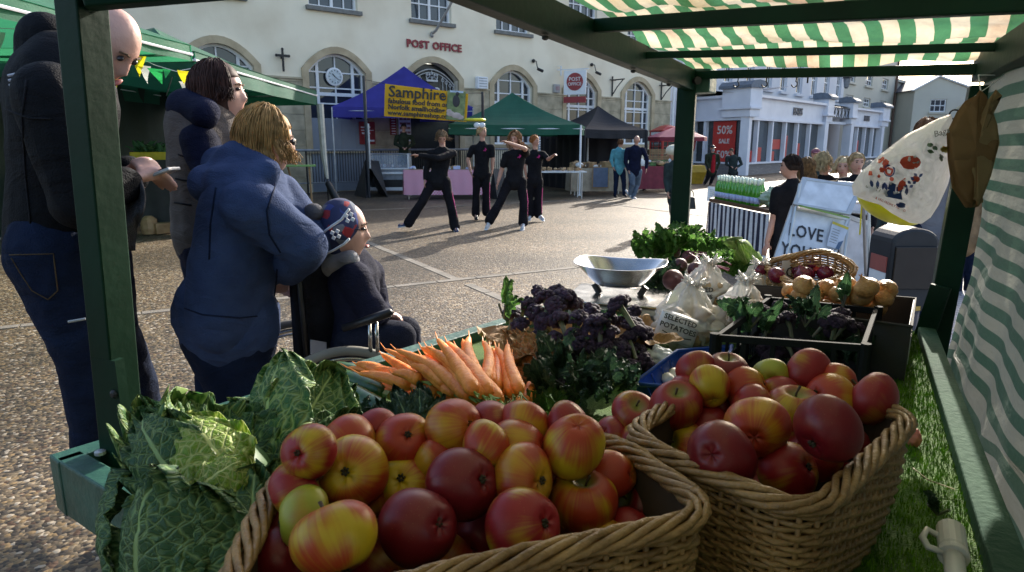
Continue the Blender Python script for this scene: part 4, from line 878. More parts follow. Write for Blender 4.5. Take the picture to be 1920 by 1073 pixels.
B2 = [(1189, 775, 79, 'red', 's', 'red apple with yellow lower flank and stalk at the left of the far apple basket'), (1266, 763, 82, 'red', 's', 'red apple with stalk hollow up, second from the left rim of the far apple basket'),
      (1347, 771, 82, 'deep', 'cr', 'dark red apple with its hollow to the right, centre left of the far apple basket'), (1305, 694, 58, 'red', 'n', 'red apple at the top left of the far heap beside the blue tray'),
      (1364, 695, 72, 'deep', 'st', 'dark red apple highest on the far heap beside the black crate'), (1331, 725, 64, 'yellow', 'n', 'small yellow and red apple below the two highest red ones of the far heap'),
      (1285, 736, 64, 'red', 'n', 'red apple behind the left row of the far apple basket'), (1399, 731, 78, 'orange', 'n', 'orange yellow apple in the upper middle of the far heap'),
      (1445, 709, 62, 'green', 'n', 'only green yellow apple of the far basket, at the top beside the black crate'), (1517, 700, 82, 'red', 'n', 'orange red apple at the top right of the far heap'),
      (1572, 716, 60, 'orange', 'n', 'orange apple at the back right of the far heap, hollow visible'), (1636, 749, 92, 'red', 'n', 'red orange apple at the right rim of the far apple basket'),
      (1552, 749, 86, 'orange', 'n', 'orange red apple above the large dark red one of the far heap'), (1488, 767, 88, 'mix', 'st', 'yellow topped apple with upright stalk in the middle of the far heap'),
      (1458, 742, 62, 'red', 'n', 'red apple half hidden left of the stalked one in the far heap'), (1419, 802, 104, 'orange', 'n', 'large orange yellow apple in the centre of the far apple basket'),
      (1550, 805, 114, 'deep', 'n', 'largest dark red apple at the right of the far apple basket'), (1486, 828, 90, 'red', 'n', 'shaded red apple between the orange and the largest dark red one'),
      (1283, 836, 86, 'yellow', 'sl', 'yellow apple with orange blush low at the left of the far apple basket'), (1351, 855, 113, 'deep', 'n', 'large crimson apple at the front of the far apple basket'),
      (1478, 884, 105, 'mix', 'cr', 'red and green apple with eye up at the front of the far apple basket'), (1428, 925, 84, 'red', 'n', 'red apple lowest by the front rim of the far apple basket'),
      (1207, 832, 80, 'mix', 'n', 'red and yellow apple low at the left rim of the far apple basket'), (1148, 817, 58, 'red', 'n', 'leftmost red apple of the far basket, behind the near basket rim'),
      (1240, 812, 60, 'red', 'n', 'shaded apple between the two left rows of the far basket'), (1603, 785, 76, 'orange', 'n', 'shaded orange apple beside the right rim of the far basket'),
      (1620, 826, 66, 'red', 'n', 'dark red apple low in the right corner of the far basket'), (1408, 762, 54, 'red', 'n', 'dark red apple peeping behind the large orange centre one'), (1520, 850, 90, 'red', 'n', 'shaded red apple under the largest dark red one in the far basket'),
      (1390, 900, 84, 'red', 'n', 'shaded red apple under the large crimson one in the far basket'), (1570, 860, 84, 'red', 'n', 'dark red apple deep at the right side of the far basket'), (1330, 800, 70, 'red', 'n', 'shaded red apple deep at the left side of the far basket')]
put_apples(B2, .077, 1.1, 'apples heaped in the far wicker basket', 'in the far wicker basket')

# ---------------------------------------------------------------- wicker baskets
Mwick = mat('wicker', (.36, .215, .085), .38, (.16, .085, .03), sc_=22, bump=.5, bsc=120, contrast=(.25, .7), rv=.1)
Mwick2 = mat('golden_wicker', (.36, .21, .07), .4, (.2, .11, .035), sc_=20, bump=.5, bsc=120, rv=.1)
def rpath(c4, rad, n=8):
    out = []
    for i in range(4):
        p, c_, q = c4[i - 1], c4[i], c4[(i + 1) % 4]; a = c_ + (p - c_).normalized() * rad; b = c_ + (q - c_).normalized() * rad
        for k in range(n + 1): t_ = k / n; out.append(a.lerp(c_, t_).lerp(c_.lerp(b, t_), t_))
    res = []; L_ = [0]; P = out + [out[0]]
    for x, y in zip(P, P[1:]): L_.append(L_[-1] + (y - x).length)
    return P, L_
def along(P, L_, s_):
    s_ = (s_ % 1) * L_[-1]
    lo, hi = 0, len(L_) - 1
    while hi - lo > 1:
        mid = (lo + hi) // 2
        if L_[mid] <= s_: lo = mid
        else: hi = mid
    f = (s_ - L_[lo]) / max(1e-9, L_[hi] - L_[lo]); return P[lo].lerp(P[hi], f)
def wicker(name, rim4, bot4, label, mt, r=.0031, sp=.0068, rows=None, stakes=None, rimr=.0105, strand=.0052, slope=0.0, group=None, liner=True, belly=.012):
    rim4 = [V(p) for p in rim4]; bot4 = [V(p) for p in bot4]; c_ = sum(bot4, V((0, 0, 0))) / 4
    t = thing(name, c_, label, 'basket', group); Pr, Lr = rpath(rim4, .07); Pb, Lb = rpath(bot4, .06)
    hh = (rim4[0] - bot4[0]).length; rows = rows or int(hh / sp); S = stakes or int(Lr[-1] / .024); S += (S + 1) % 2; rr = random.Random(5)
    def pt(s_, h):
        p = along(Pb, Lb, s_).lerp(along(Pr, Lr, s_), h); o = (p - c_); o.z = 0; return p + o.normalized() * belly * math.sin(math.pi * h)
    def nr(s_, h):
        d = pt(s_ + .004, h) - pt(s_ - .004, h); return V((d.y, -d.x, 0)).normalized()
    m = MB()
    for k in range(rows):
        h0 = (k + .5) / rows; pts = []; sgn = 1 if k % 2 else -1; j0 = rr.uniform(-1, 1)
        for i in range(S * 2 + 1):
            s_ = i / (2 * S); o = (.0036 * sgn * (1 if (i // 2) % 2 else -1)) if i % 2 == 0 else 0
            h = h0 + (.25 / rows) * noise.noise(V((s_ * 14, k * .35, j0)))
            pts.append(pt(s_, h) + nr(s_, h) * (o + .001 * noise.noise(V((s_ * 40, k, 7)))))
        m.tube(pts, r * rr.uniform(.88, 1.12), 6, cap=False)
    m.build('weave', mt, t, smooth=True)
    m = MB()
    for i in range(S):
        s_ = i / S; m.tube([pt(s_, h) for h in (-.02, .25, .5, .75, 1.0)], r * .95, 5)
    m.build('stakes', mt, t, smooth=True)
    m = MB(); T = int(Lr[-1] / .19)
    for b_ in range(6):
        pts = []; n_ = T * 10
        for i in range(n_ + 1):
            s_ = i / n_; a = 2 * math.pi * (s_ * T + b_ / 6) ; p = pt(s_, 1.0); nn = nr(s_, 1.0)
            pts.append(p + nn * (math.cos(a) * rimr + .003 * noise.noise(V((s_ * 30, b_, 1)))) + V((0, 0, .004 + math.sin(a) * rimr * .75 + .004 * noise.noise(V((s_ * 22, b_, 4))))))
        m.tube(pts, strand, 7, cap=False)
    m.build('rim', mt, t, smooth=True)
    m = MB(); m.prism([p + V((0, 0, .004)) for p in Pb[:-1]], (0, 0, .008)); m.build('basket_floor', mt, t)
    if liner:
        m = MB(); m.grid(lambda u, v: pt(u, v * .97) - nr(u, v) * .008, 60, 4); m.build('lining', mat('dark_lining', (.06, .035, .015), .9), t)
    return t
def quad_in(q, f, z):
    c_ = sum((V(p) for p in q), V((0, 0, 0))) / 4; return [V((c_.x + (p[0] - c_.x) * f, c_.y + (p[1] - c_.y) * f, z)) for p in q]
q1 = [(-.30, .80, 1.03), (-.262, .50, 1.04), (.232, .668, 1.045), (.135, .90, 1.035)]
wicker('wicker_basket', q1, quad_in(q1, .84, TZ + .006), 'near brown wicker basket heaped with apples, cut off by the bottom of the photo', Mwick, r=.0038, sp=.0078, group='wicker baskets of apples', strand=.0046, rimr=.0115)
q2 = [(.155, .875, 1.045), (.325, .66, 1.045), (.605, .935, 1.05), (.41, 1.17, 1.04)]
wicker('wicker_basket', q2, quad_in(q2, .84, TZ + .006), 'right brown wicker basket of red apples in front of the black crate', Mwick, r=.0038, sp=.0078, group='wicker baskets of apples', strand=.0046, rimr=.0115)
q3 = [V((.80, 2.24, 1.02)), V((1.02, 1.97, 1.02)), V((1.15, 2.06, 1.07)), V((1.02, 2.33, 1.115))]
q3 = [WZ(1425, 497, 1.04), WZ(1500, 545, 1.01), WZ(1622, 512, 1.06), WZ(1548, 468, 1.12)]
wicker('wicker_basket', q3, [p + (sum(q3, V((0, 0, 0))) / 4 - p) * .16 + V((0.0, .02, -.185)) for p in q3], 'tilted golden wicker basket holding red onions beside the white sign board', Mwick2, r=.0032, sp=.0075, rimr=.009, strand=.0045, liner=False)

# ---------------------------------------------------------------- leaves
def leaf_mat(name, base, dark, vein, vs=16.0, lat=7.0, rib=.035, bump=.6, tr=.25, latw=.07, netw=.05, netmix=.8, rough=.5, lf=.5):
    m = bpy.data.materials.new(name); m.use_nodes = True; t = m.node_tree; N = t.nodes; L = t.links; b = N['Principled BSDF']; o = N['Material Output']
    uv = N.new('ShaderNodeUVMap'); sx = N.new('ShaderNodeSeparateXYZ'); L.new(uv.outputs[0], sx.inputs[0])
    def mth(op, a, b_=None, c=None):
        x = N.new('ShaderNodeMath'); x.operation = op
        for i, q in enumerate((a, b_, c)):
            if q is None: continue
            if isinstance(q, (int, float)): x.inputs[i].default_value = q
            else: L.new(q, x.inputs[i])
        return x.outputs[0]
    nz = N.new('ShaderNodeTexNoise'); nz.inputs['Scale'].default_value = 6; nz.inputs['Detail'].default_value = 2; L.new(uv.outputs[0], nz.inputs[0])
    wob = mth('MULTIPLY', mth('SUBTRACT', nz.outputs[0], .5), .12)
    x = mth('ABSOLUTE', mth('MULTIPLY', mth('SUBTRACT', mth('ADD', sx.outputs[1], mth('MULTIPLY', wob, .25)), .5), 2)); y = sx.outputs[0]
    ribw = mth('MULTIPLY', mth('SUBTRACT', 1.12, y), rib)
    ribm = mth('SUBTRACT', 1, mth('SMOOTH_MIN', 1, mth('MAXIMUM', 0, mth('DIVIDE', mth('SUBTRACT', x, ribw), .03)), .02)) 
    d = mth('ADD', mth('SUBTRACT', mth('MULTIPLY', y, lat), mth('MULTIPLY', x, lat * lf)), mth('MULTIPLY', wob, 4))
    fr = mth('ABSOLUTE', mth('SUBTRACT', mth('FRACT', d), .5))
    latm = mth('SUBTRACT', 1, mth('MINIMUM', 1, mth('DIVIDE', fr, latw)))
    mp = N.new('ShaderNodeMapping'); mp.inputs['Scale'].default_value = (1.0, .75, 1); L.new(uv.outputs[0], mp.inputs[0])
    md = N.new('ShaderNodeVectorMath'); md.operation = 'ADD'; L.new(mp.outputs[0], md.inputs[0])
    nv_ = N.new('ShaderNodeVectorMath'); nv_.operation = 'SCALE'; nv_.inputs[3].default_value = .08; L.new(nz.outputs[1], nv_.inputs[0]); L.new(nv_.outputs[0], md.inputs[1])
    vo = N.new('ShaderNodeTexVoronoi'); vo.feature = 'DISTANCE_TO_EDGE'; vo.inputs['Scale'].default_value = vs; L.new(md.outputs[0], vo.inputs[0])
    net = mth('SUBTRACT', 1, mth('MINIMUM', 1, mth('DIVIDE', vo.outputs[0], netw)))
    vo2 = N.new('ShaderNodeTexVoronoi'); vo2.feature = 'DISTANCE_TO_EDGE'; vo2.inputs['Scale'].default_value = vs * 2.3; L.new(md.outputs[0], vo2.inputs[0])
    net2 = mth('MULTIPLY', mth('SUBTRACT', 1, mth('MINIMUM', 1, mth('DIVIDE', vo2.outputs[0], netw * .9))), .4)
    msk = mth('MAXIMUM', mth('MAXIMUM', ribm, latm), mth('MULTIPLY', mth('MAXIMUM', net, net2), netmix))
    n2 = N.new('ShaderNodeTexNoise'); n2.inputs['Scale'].default_value = 4; n2.inputs['Detail'].default_value = 5; L.new(uv.outputs[0], n2.inputs[0])
    c1 = N.new('ShaderNodeMix'); c1.data_type = 'RGBA'; L.new(n2.outputs[0], c1.inputs[0]); c1.inputs[6].default_value = (*dark, 1); c1.inputs[7].default_value = (*base, 1)
    c2_ = N.new('ShaderNodeMix'); c2_.data_type = 'RGBA'; L.new(msk, c2_.inputs[0]); L.new(c1.outputs[2], c2_.inputs[6]); c2_.inputs[7].default_value = (*vein, 1)
    L.new(c2_.outputs[2], b.inputs['Base Color']); b.inputs['Roughness'].default_value = rough; b.inputs['Specular IOR Level'].default_value = .4
    bp = N.new('ShaderNodeBump'); bp.inputs['Strength'].default_value = bump; bp.inputs['Distance'].default_value = .004; bp.invert = True; L.new(mth('ADD', msk, mth('MULTIPLY', n2.outputs[0], .3)), bp.inputs['Height']); L.new(bp.outputs[0], b.inputs['Normal'])
    trn = N.new('ShaderNodeBsdfTranslucent'); L.new(c2_.outputs[2], trn.inputs[0]); mx = N.new('ShaderNodeMixShader'); mx.inputs[0].default_value = tr
    L.new(b.outputs[0], mx.inputs[1]); L.new(trn.outputs[0], mx.inputs[2]); L.new(mx.outputs[0], o.inputs[0]); return m
Msav = leaf_mat('savoy_leaf', (.065, .19, .04), (.03, .10, .025), (.42, .55, .2), vs=9, lat=6, bump=.9, rib=.05, netw=.12, latw=.11)
Msavd = leaf_mat('savoy_dark_leaf', (.038, .125, .038), (.018, .066, .024), (.28, .42, .17), vs=9, lat=6, bump=.9, rib=.05, netw=.11, latw=.1)
Msavb = leaf_mat('savoy_heart_leaf', (.30, .46, .04), (.14, .3, .02), (.80, .85, .35), vs=9, lat=5, bump=.8, rib=.04, netw=.13, latw=.12, tr=.4)
def leaf(m, B, T, wd, nrm, bulge=.2, cup=.2, ruff=.02, nu=34, nv=30, shape=.55, roll=0.0, seed=0, crumple=.004, taper=.5, edge=8):
    """B base, T tip, wd full width, nrm the side that faces out; rounded outline, cupped across, ruffled at the margin"""
    B = V(B); T = V(T); ax = T - B; Ln = ax.length; ax.normalize(); nrm = V(nrm); nrm = (nrm - ax * nrm.dot(ax)).normalized(); sd_ = ax.cross(nrm)
    def f(u, v):
        x = (v - .5) * 2
        w_ = wd / 2 * (math.sin(math.pi * min(1, (u * .93 + .04)) ** shape) ** taper if u < 1 else 0.02)
        uu = u
        p = B + ax * (Ln * (uu - .06 * x * x * u)) + sd_ * (w_ * x)
        p += nrm * (bulge * Ln * math.sin(math.pi * uu * .85) - cup * wd * x * x * (.4 + .6 * math.sin(math.pi * u)) - roll * Ln * max(0, u - .7) ** 2 * 4)
        e = max(abs(x) ** 3, u ** 6)
        p += nrm * (ruff * e * math.sin(edge * (x * 1.7 + u * 2.3) + seed * 1.7) + ruff * .6 * e * math.sin(edge * 2.3 * (u + x) + seed))
        q = V((u * 9, x * 5, seed * 3.1)); p += nrm * crumple * (noise.noise(q) + .5 * noise.noise(q * 2.3)) * (.3 + .7 * e + .4)
        return p
    return m.grid(f, nu, nv)
def leafobj(parent, mt, B, T, wd, nrm, name='leaf', **k):
    m = MB(); leaf(m, B, T, wd, nrm, **k); return m.build(name, mt, parent, smooth=True, solid=.0012)
def L4(px, py, d): return WD(px, py, d)
tc_ = V((0, -.8, .6))
cA = thing('savoy_cabbage', WD(390, 960, 1.0), 'large crinkled savoy cabbage with bright yellow green heart at the stall corner', 'cabbage')
cen = WD(392, 880, 1.02)
m = MB(); m.ell(cen - V((0, 0, .035)), (.095, .095, .085), nu=30, nv=20); hd = m.build('heart', Msavd, cA, smooth=True)
for (b_, t_, w_, n_, mt, kw) in [
    ((262, 1120, .86), (322, 872, .90), .20, (-.5, -.8, .35), Msavd, dict(bulge=.16, cup=.22, ruff=.014, seed=1)),
    ((200, 1090, .93), (250, 880, 1.0), .13, (-.9, -.3, .3), Msavd, dict(bulge=.2, cup=.15, ruff=.012, seed=2)),
    ((460, 1150, .82), (478, 880, .95), .21, (.35, -.85, .45), Msavd, dict(bulge=.12, cup=.2, ruff=.016, seed=3)),
    ((360, 1120, .84), (385, 905, .89), .17, (-.05, -.9, .5), Msavd, dict(bulge=.14, cup=.3, ruff=.018, seed=4)),
    ((330, 900, .95), (285, 785, 1.06), .13, (-.4, -.5, .8), Msavd, dict(bulge=.22, cup=.2, ruff=.016, seed=5)),
    ((425, 872, .95), (345, 790, 1.03), .115, (.1, -.5, 1), Msavb, dict(bulge=.16, cup=.2, ruff=.01, seed=7)),
    ((372, 918, .91), (478, 866, .95), .10, (.1, -.4, 1), Msavb, dict(bulge=.2, cup=.2, ruff=.009, seed=8)),
    ((380, 860, 1.05), (330, 762, 1.14), .16, (0, .5, .8), Msav, dict(bulge=.12, cup=-.2, ruff=.018, seed=9)),
    ((430, 860, 1.07), (430, 775, 1.16), .15, (0, .3, .9), Msavd, dict(bulge=.12, cup=-.2, ruff=.018, seed=10)),
    ((300, 880, 1.03), (275, 765, 1.13), .10, (-.3, .1, .9), Msav, dict(bulge=.12, cup=-.2, ruff=.018, seed=11)),
    ((500, 1010, .90), (530, 862, .98), .11, (.5, -.7, .5), Msavd, dict(bulge=.1, cup=.2, ruff=.012, seed=12))]:
    leafobj(cA, mt, L4(*b_), L4(*t_), w_, n_, **kw)
cB = thing('savoy_cabbage', WD(570, 860, 1.2), 'savoy cabbage with upright pale veined outer leaves behind the near apple basket', 'cabbage')
for (b_, t_, w_, n_, mt, kw) in [
    ((500, 875, 1.08), (545, 668, 1.26), .165, (-.35, -.85, .35), Msav, dict(bulge=.12, cup=.12, ruff=.012, seed=21, shape=.8)),
    ((520, 880, 1.12), (628, 690, 1.30), .17, (.3, -.85, .4), Msav, dict(bulge=.05, cup=-.12, ruff=.014, seed=22, shape=.75)),
    ((560, 905, 1.10), (668, 778, 1.22), .15, (.35, -.6, .7), Msavd, dict(bulge=.12, cup=.1, ruff=.016, seed=23)),
    ((520, 905, 1.06), (610, 812, 1.10), .12, (.1, -.7, .7), Msavd, dict(bulge=.15, cup=.2, ruff=.014, seed=24)),
    ((470, 870, 1.15), (452, 745, 1.22), .10, (-.8, -.4, .4), Msav, dict(bulge=.12, cup=.2, ruff=.012, seed=25)),
    ((600, 860, 1.18), (655, 730, 1.32), .13, (.6, -.4, .5), Msavd, dict(bulge=.12, cup=.2, ruff=.014, seed=26)),
    ((500, 870, 1.2), (530, 700, 1.34), .16, (0, .7, .5), Msavd, dict(bulge=.12, cup=.15, ruff=.014, seed=27))]:
    leafobj(cB, mt, L4(*b_), L4(*t_), w_, n_, **kw)
cC = thing('kale_sprig', WD(780, 770, 1.25), 'blue green crinkled cabbage leaf tip standing between carrots and apples', 'cabbage leaf')
Mkale = leaf_mat('kale_leaf', (.06, .13, .07), (.03, .07, .04), (.16, .26, .13), vs=20, lat=9, bump=1, rib=.05)
for b_, t_, w_, s_ in (((770, 800, 1.2), (745, 735, 1.28), .055, 1), ((790, 800, 1.2), (790, 728, 1.28), .06, 2), ((800, 800, 1.18), (832, 752, 1.24), .05, 3), ((730, 810, 1.2), (712, 760, 1.26), .05, 4)):
    leafobj(cC, Mkale, L4(*b_), L4(*t_), w_, (0, -.8, .5), ruff=.01, edge=18, crumple=.012, seed=s_, nu=20, nv=20)

# ---------------------------------------------------------------- carrots and courgettes
Mcar = mat('carrot', (.88, .30, .05), .45, (.74, .19, .02), sc_=26, bump=.35, bsc=90, rv=.08)
Mctop = mat('carrot_top', (.22, .3, .06), .6, (.1, .18, .03), sc_=30)
def carrot(bx, by, tx, ty, zb, zt, r, lab=None, seed=0):
    b_ = WZ(bx, by, zb); t_ = WZ(tx, ty, zt); rn_ = random.Random(seed); n_ = 14; d = t_ - b_; sd_ = d.cross(V((0, 0, 1))).normalized(); cu = rn_.uniform(-.05, .05) * d.length
    pts = []; rs = []
    for i in range(n_ + 1):
        f = i / n_; pts.append(b_ + d * f + sd_ * cu * math.sin(math.pi * f) + V((0, 0, .008 * math.sin(math.pi * f)))); rs.append(r * (min(1, .55 + f * 6) * (1 - .72 * f ** 1.5)) * (1 + .05 * math.sin(f * 43 + seed)) if f < .97 else r * .12)
    pts.append(t_ + d.normalized() * rn_.uniform(.01, .035) + V((0, 0, rn_.uniform(0, .012)))); rs.append(.0006)
    m = MB(); m.tube(pts, rs, 10); o = m.build('carrot', Mcar, smooth=True)
    tag(o, lab, 'carrot', 'bunched carrots on the stall')
    m = MB(); dn = -d.normalized()
    for k in range(4):
        a = V((rn_.uniform(-.3, .3), rn_.uniform(-.3, .3), rn_.uniform(-.05, .3))); m.tube([b_ + dn * .001, b_ + (dn + a * .5) * .02, b_ + (dn + a) * rn_.uniform(.03, .05)], [.0028, .002, .0012], 5)
    m.build('leaf_stub', Mctop, o)
CL = [(742, 722, 652, 690, .90), (772, 724, 672, 700, .92), (806, 738, 702, 738, .88), (842, 752, 745, 742, .88), (820, 735, 715, 664, .93), (852, 740, 722, 655, .96), (880, 745, 742, 656, .98), (900, 752, 755, 672, .96),
      (918, 752, 765, 690, .94), (936, 756, 800, 665, .97), (905, 742, 800, 650, 1.0), (890, 735, 820, 636, 1.01), (918, 740, 838, 642, 1.0), (938, 752, 856, 652, .99), (896, 712, 880, 632, 1.0),
      (908, 718, 905, 640, .99), (922, 725, 918, 650, .97), (930, 735, 935, 660, .96), (975, 735, 952, 645, .98), (962, 740, 930, 652, .97), (966, 762, 945, 680, .93), (952, 765, 920, 690, .93),
      (985, 760, 992, 718, .90), (975, 765, 962, 715, .90), (860, 755, 770, 712, .90), (878, 762, 800, 722, .90), (900, 765, 830, 715, .90), (862, 705, 815, 660, .97), (790, 715, 735, 700, .95), (842, 722, 770, 685, .97), (948, 712, 925, 655, .95), (870, 690, 850, 655, .95), (730, 705, 668, 683, .91), (850, 722, 790, 668, .96), (800, 728, 700, 690, .92), (825, 748, 742, 718, .91), (760, 738, 690, 722, .885), (948, 742, 942, 672, .95), (930, 700, 915, 662, .94), (905, 768, 850, 735, .91), (938, 770, 885, 735, .91), (700, 716, 655, 700, .885), (882, 700, 868, 640, .98), (912, 775, 870, 748, .90), (955, 748, 960, 668, .94), (832, 715, 758, 662, .97), (875, 728, 790, 652, .99)]
clabs = ['leftmost carrot, lying flat with its tip over the courgettes', 'carrot second from the left, tip pointing at the wheelchair wheel']
for i, (bx_, by_, tx_, ty_, z_) in enumerate(CL):
    lab = clabs[i] if i < 2 else ('orange carrot of the left bundle, thin tip pointing left' if tx_ < 790 else ('orange carrot pointing up in the middle of the fan' if tx_ < 900 else 'orange carrot of the right bundle, tip pointing up'))
    carrot(bx_, by_, tx_, ty_, z_, z_ + .005, .0145 + .004 * ((i * 7) % 5) / 4, lab, i)
Mcour = mat('courgette', (.04, .12, .03), .3, (.02, .065, .02), sc_=40, rv=.05)
for i, (a, b, r) in enumerate((((612, 700), (722, 738), .024), ((618, 722), (728, 775), .025), ((600, 690), (690, 705), .022))):
    p, q = WZ(*a, .885), WZ(*b, .885); m = MB(); d = (q - p)
    m.tube([p, p + d * .04, p + d * .5 + V((0, 0, .004)), p + d * .9, p + d * .97, q], [r * .4, r * .85, r, r * .95, r * .7, r * .35], 12)
    o = m.build('courgette', Mcour, smooth=True); tag(o, ('dark green courgette in the middle, under the carrot tips', 'dark green courgette nearest the viewer, its cut end beside the kale', 'dark green courgette farthest back behind the carrot tips')[i], 'courgette', 'courgettes between cabbage and carrots')
    m = MB(); m.tube([q, q + d.normalized() * .02], [r * .4, r * .5], 6); m.build('stalk', mat('courgette_stalk', (.25, .32, .1), .6), o)

# ---------------------------------------------------------------- purple sprouting broccoli
Mpur = mat('purple_floret', (.085, .045, .105), .7, (.024, .014, .034), sc_=60, bump=1.0, bsc=500, contrast=(.3, .7))
Mbst = mat('broccoli_stem', (.16, .2, .1), .6, (.09, .07, .1), sc_=15)
Mbl = leaf_mat('broccoli_leaf', (.05, .13, .045), (.02, .07, .03), (.16, .27, .12), vs=10, lat=6, bump=.5, rib=.04, netmix=.4, tr=.3)
fm = []
for s_ in range(4):
    rn_ = random.Random(100 + s_); m = MB()
    for k in range(95):
        z = rn_.uniform(-.35, 1); a = rn_.uniform(0, 6.28); rr = math.sqrt(max(0, 1 - z * z)); lump = 1 + .28 * noise.noise(V((math.cos(a) * rr * 1.6, math.sin(a) * rr * 1.6, z * 1.6 + s_ * 5)))
        p = V((math.cos(a) * rr * 1.0, math.sin(a) * rr * 1.0, z * .8)) * lump; q = rn_.uniform(.17, .29)
        m.ell(p * .8, (q, q, q * .9), nu=7, nv=5)
    me = bpy.data.meshes.new('floret'); me.from_pydata([v * .03 for v in m.v], [], m.f); me.materials.append(Mpur); me.polygons.foreach_set('use_smooth', [True] * len(me.polygons)); fm.append(me)
ms_ = MB(); ms_.tube([(0, 0, .0), (.004, 0, -.03), (.0, .004, -.07)], [.009, .007, .006], 7); bst = bpy.data.meshes.new('stem'); bst.from_pydata(ms_.v, [], ms_.f); bst.materials.append(Mbst)
ml_ = MB(); leaf(ml_, (0, .006, -.03), (.0, .045, .012), .026, (0, -.5, .8), ruff=.003, nu=8, nv=8, crumple=.003); blf = bpy.data.meshes.new('leaf'); blf.from_pydata(ml_.v, [], ml_.f); blf.materials.append(Mbl); ul = blf.uv_layers.new(name='UVMap')
for l in blf.loops: ul.data[l.index].uv = ml_.uv[l.vertex_index]
def broc(p, s_, tilt, rn_, lab, grp, lf=False):
    o = bpy.data.objects.new('broccoli_floret', fm[rn_.randint(0, 3)]); COL.objects.link(o); o.location = p; o.scale = (s_ * rn_.uniform(.85, 1.15),) * 2 + (s_,); o.rotation_euler = (tilt[0], tilt[1], rn_.uniform(0, 6.28)); tag(o, lab, 'broccoli', grp)
    q = bpy.data.objects.new('stem', bst); COL.objects.link(q); q.parent = o
    if lf: q = bpy.data.objects.new('leaf', blf); COL.objects.link(q); q.parent = o
rn_ = random.Random(9)
BP = [(990, 572, 1.02), (1024, 560, 1.05), (1005, 590, 1.0), (1042, 572, 1.04), (1062, 560, 1.05), (1075, 572, 1.03), (1020, 605, .99), (975, 612, .97), (1050, 600, 1.01), (1085, 598, 1.02), (1112, 588, 1.02), (1140, 595, 1.02), (1160, 572, 1.06), (1172, 600, 1.0),
      (1190, 615, .99), (1005, 632, .96), (1040, 635, .97), (1075, 628, .99), (1110, 618, 1.0), (1145, 625, .99), (1178, 636, .97), (1210, 625, .97), (1030, 655, .94), (1065, 660, .94), (1100, 650, .96), (1130, 650, .96), (1160, 655, .95), (1195, 660, .93),
      (1150, 680, .92), (1180, 690, .91), (1205, 680, .91), (1025, 700, .91), (1045, 712, .9), (960, 590, .98), (1215, 645, .93), (1085, 645, .97), (1120, 605, 1.02), (1190, 585, 1.02), (1010, 548, 1.05), (1045, 548, 1.06)]
for k, (x, y, z) in enumerate(BP):
    broc(WZ(x, y, z - .02), rn_.uniform(.75, 1.15), (rn_.uniform(-.7, .5), rn_.uniform(-.6, .6)), rn_, 'dark purple broccoli floret in the heap on brown paper left of the scale', 'purple sprouting broccoli heap', lf=(k % 3 == 0))
m = MB()
pc = WZ(1080, 640, .9)
def paper(u, v):
    x = (u - .5) * 2; y = (v - .5) * 2; n = noise.noise(V((u * 5, v * 5, 2))) ; n3 = noise.noise(V((u * 13, v * 13, 5)))
    e = max(abs(x), abs(y))
    return pc + V((x * .25 - y * .04, y * .15 + x * .08, -.03 + .055 * e ** 2 + .04 * n + .018 * n3))
m.grid(paper, 60, 44); o = m.build('brown_paper_bag', mat('kraft_paper', (.36, .2, .07), .7, (.24, .12, .04), sc_=9, bump=.6, bsc=30), smooth=False); tag(o, 'crumpled brown paper bag under the purple broccoli heap', 'paper bag')
for i, (x, y, tx, ty, w_, z_) in enumerate(((1010, 735, 960, 640, .13, .95), (1035, 725, 1015, 655, .09, .97))):
    m = MB(); leaf(m, WZ(x - 10, y - 40, .89), WZ(tx, ty - 10, z_ - .02), w_, (-.3, -.8, .4), ruff=.012, crumple=.03, bulge=.15); o = m.build('paper_fold', mat('kraft_paper', (.36, .2, .07), .7), solid=.0008); tag(o, ('torn brown paper flap at the left of the broccoli heap', 'torn brown paper flap in front of the broccoli heap')[i], 'paper')
# loose green leaves
Mgl2 = leaf_mat('spring_leaf', (.10, .24, .04), (.05, .14, .025), (.25, .4, .12), vs=9, lat=6, bump=.5, rib=.04, netmix=.35, tr=.4)
def sprig(name, px, py, z, label, cat, n, size, mt, spread=.05, seed=0, h=.05, grp=None, lean=(0, 0, 1), nn=12):
    rn_ = random.Random(seed); c_ = WZ(px, py, z); t = thing(name, c_, label, cat, grp); m = MB()
    for k in range(n):
        a = rn_.uniform(0, 6.28); b_ = c_ + V((math.cos(a), math.sin(a), 0)) * spread * rn_.uniform(0, 1); d = V((math.cos(a + rn_.uniform(-.7, .7)), math.sin(a + rn_.uniform(-.7, .7)), rn_.uniform(.2, 1.3))) + V(lean) * .4; d.normalize()
        leaf(m, b_ + V((0, 0, rn_.uniform(-.3, 1) * h)), b_ + d * size * rn_.uniform(.7, 1.3) + V((0, 0, rn_.uniform(0, 1) * h)), size * rn_.uniform(.45, .8), V((-.3, -.6, .8)) + V((rn_.uniform(-1, 1), rn_.uniform(-1, .3), rn_.uniform(-.2, .6))), ruff=size * .1, bulge=.18, cup=rn_.uniform(-.2, .3), crumple=size * .12, nu=nn, nv=nn - 2, seed=k, edge=12)
    m.build('leaves', mt, t, smooth=True)
    m = MB()
    for k in range(max(3, n // 4)):
        a = rn_.uniform(0, 6.28); m.tube([c_ - V((0, 0, .01)), c_ + V((math.cos(a) * spread * .8, math.sin(a) * spread * .8, h * .7))], .0025, 5)
    m.build('stalks', Mbst, t)
    return t
Mdk = leaf_mat('dark_kale', (.035, .09, .04), (.012, .035, .02), (.10, .17, .08), vs=14, lat=8, bump=.8, rib=.05, netmix=.4, tr=.2)
sprig('broccoli_leaves', 945, 592, .97, 'bright green broccoli leaf sticking out left of the purple heap', 'leaves', 5, .06, Mgl2, .02, 1)
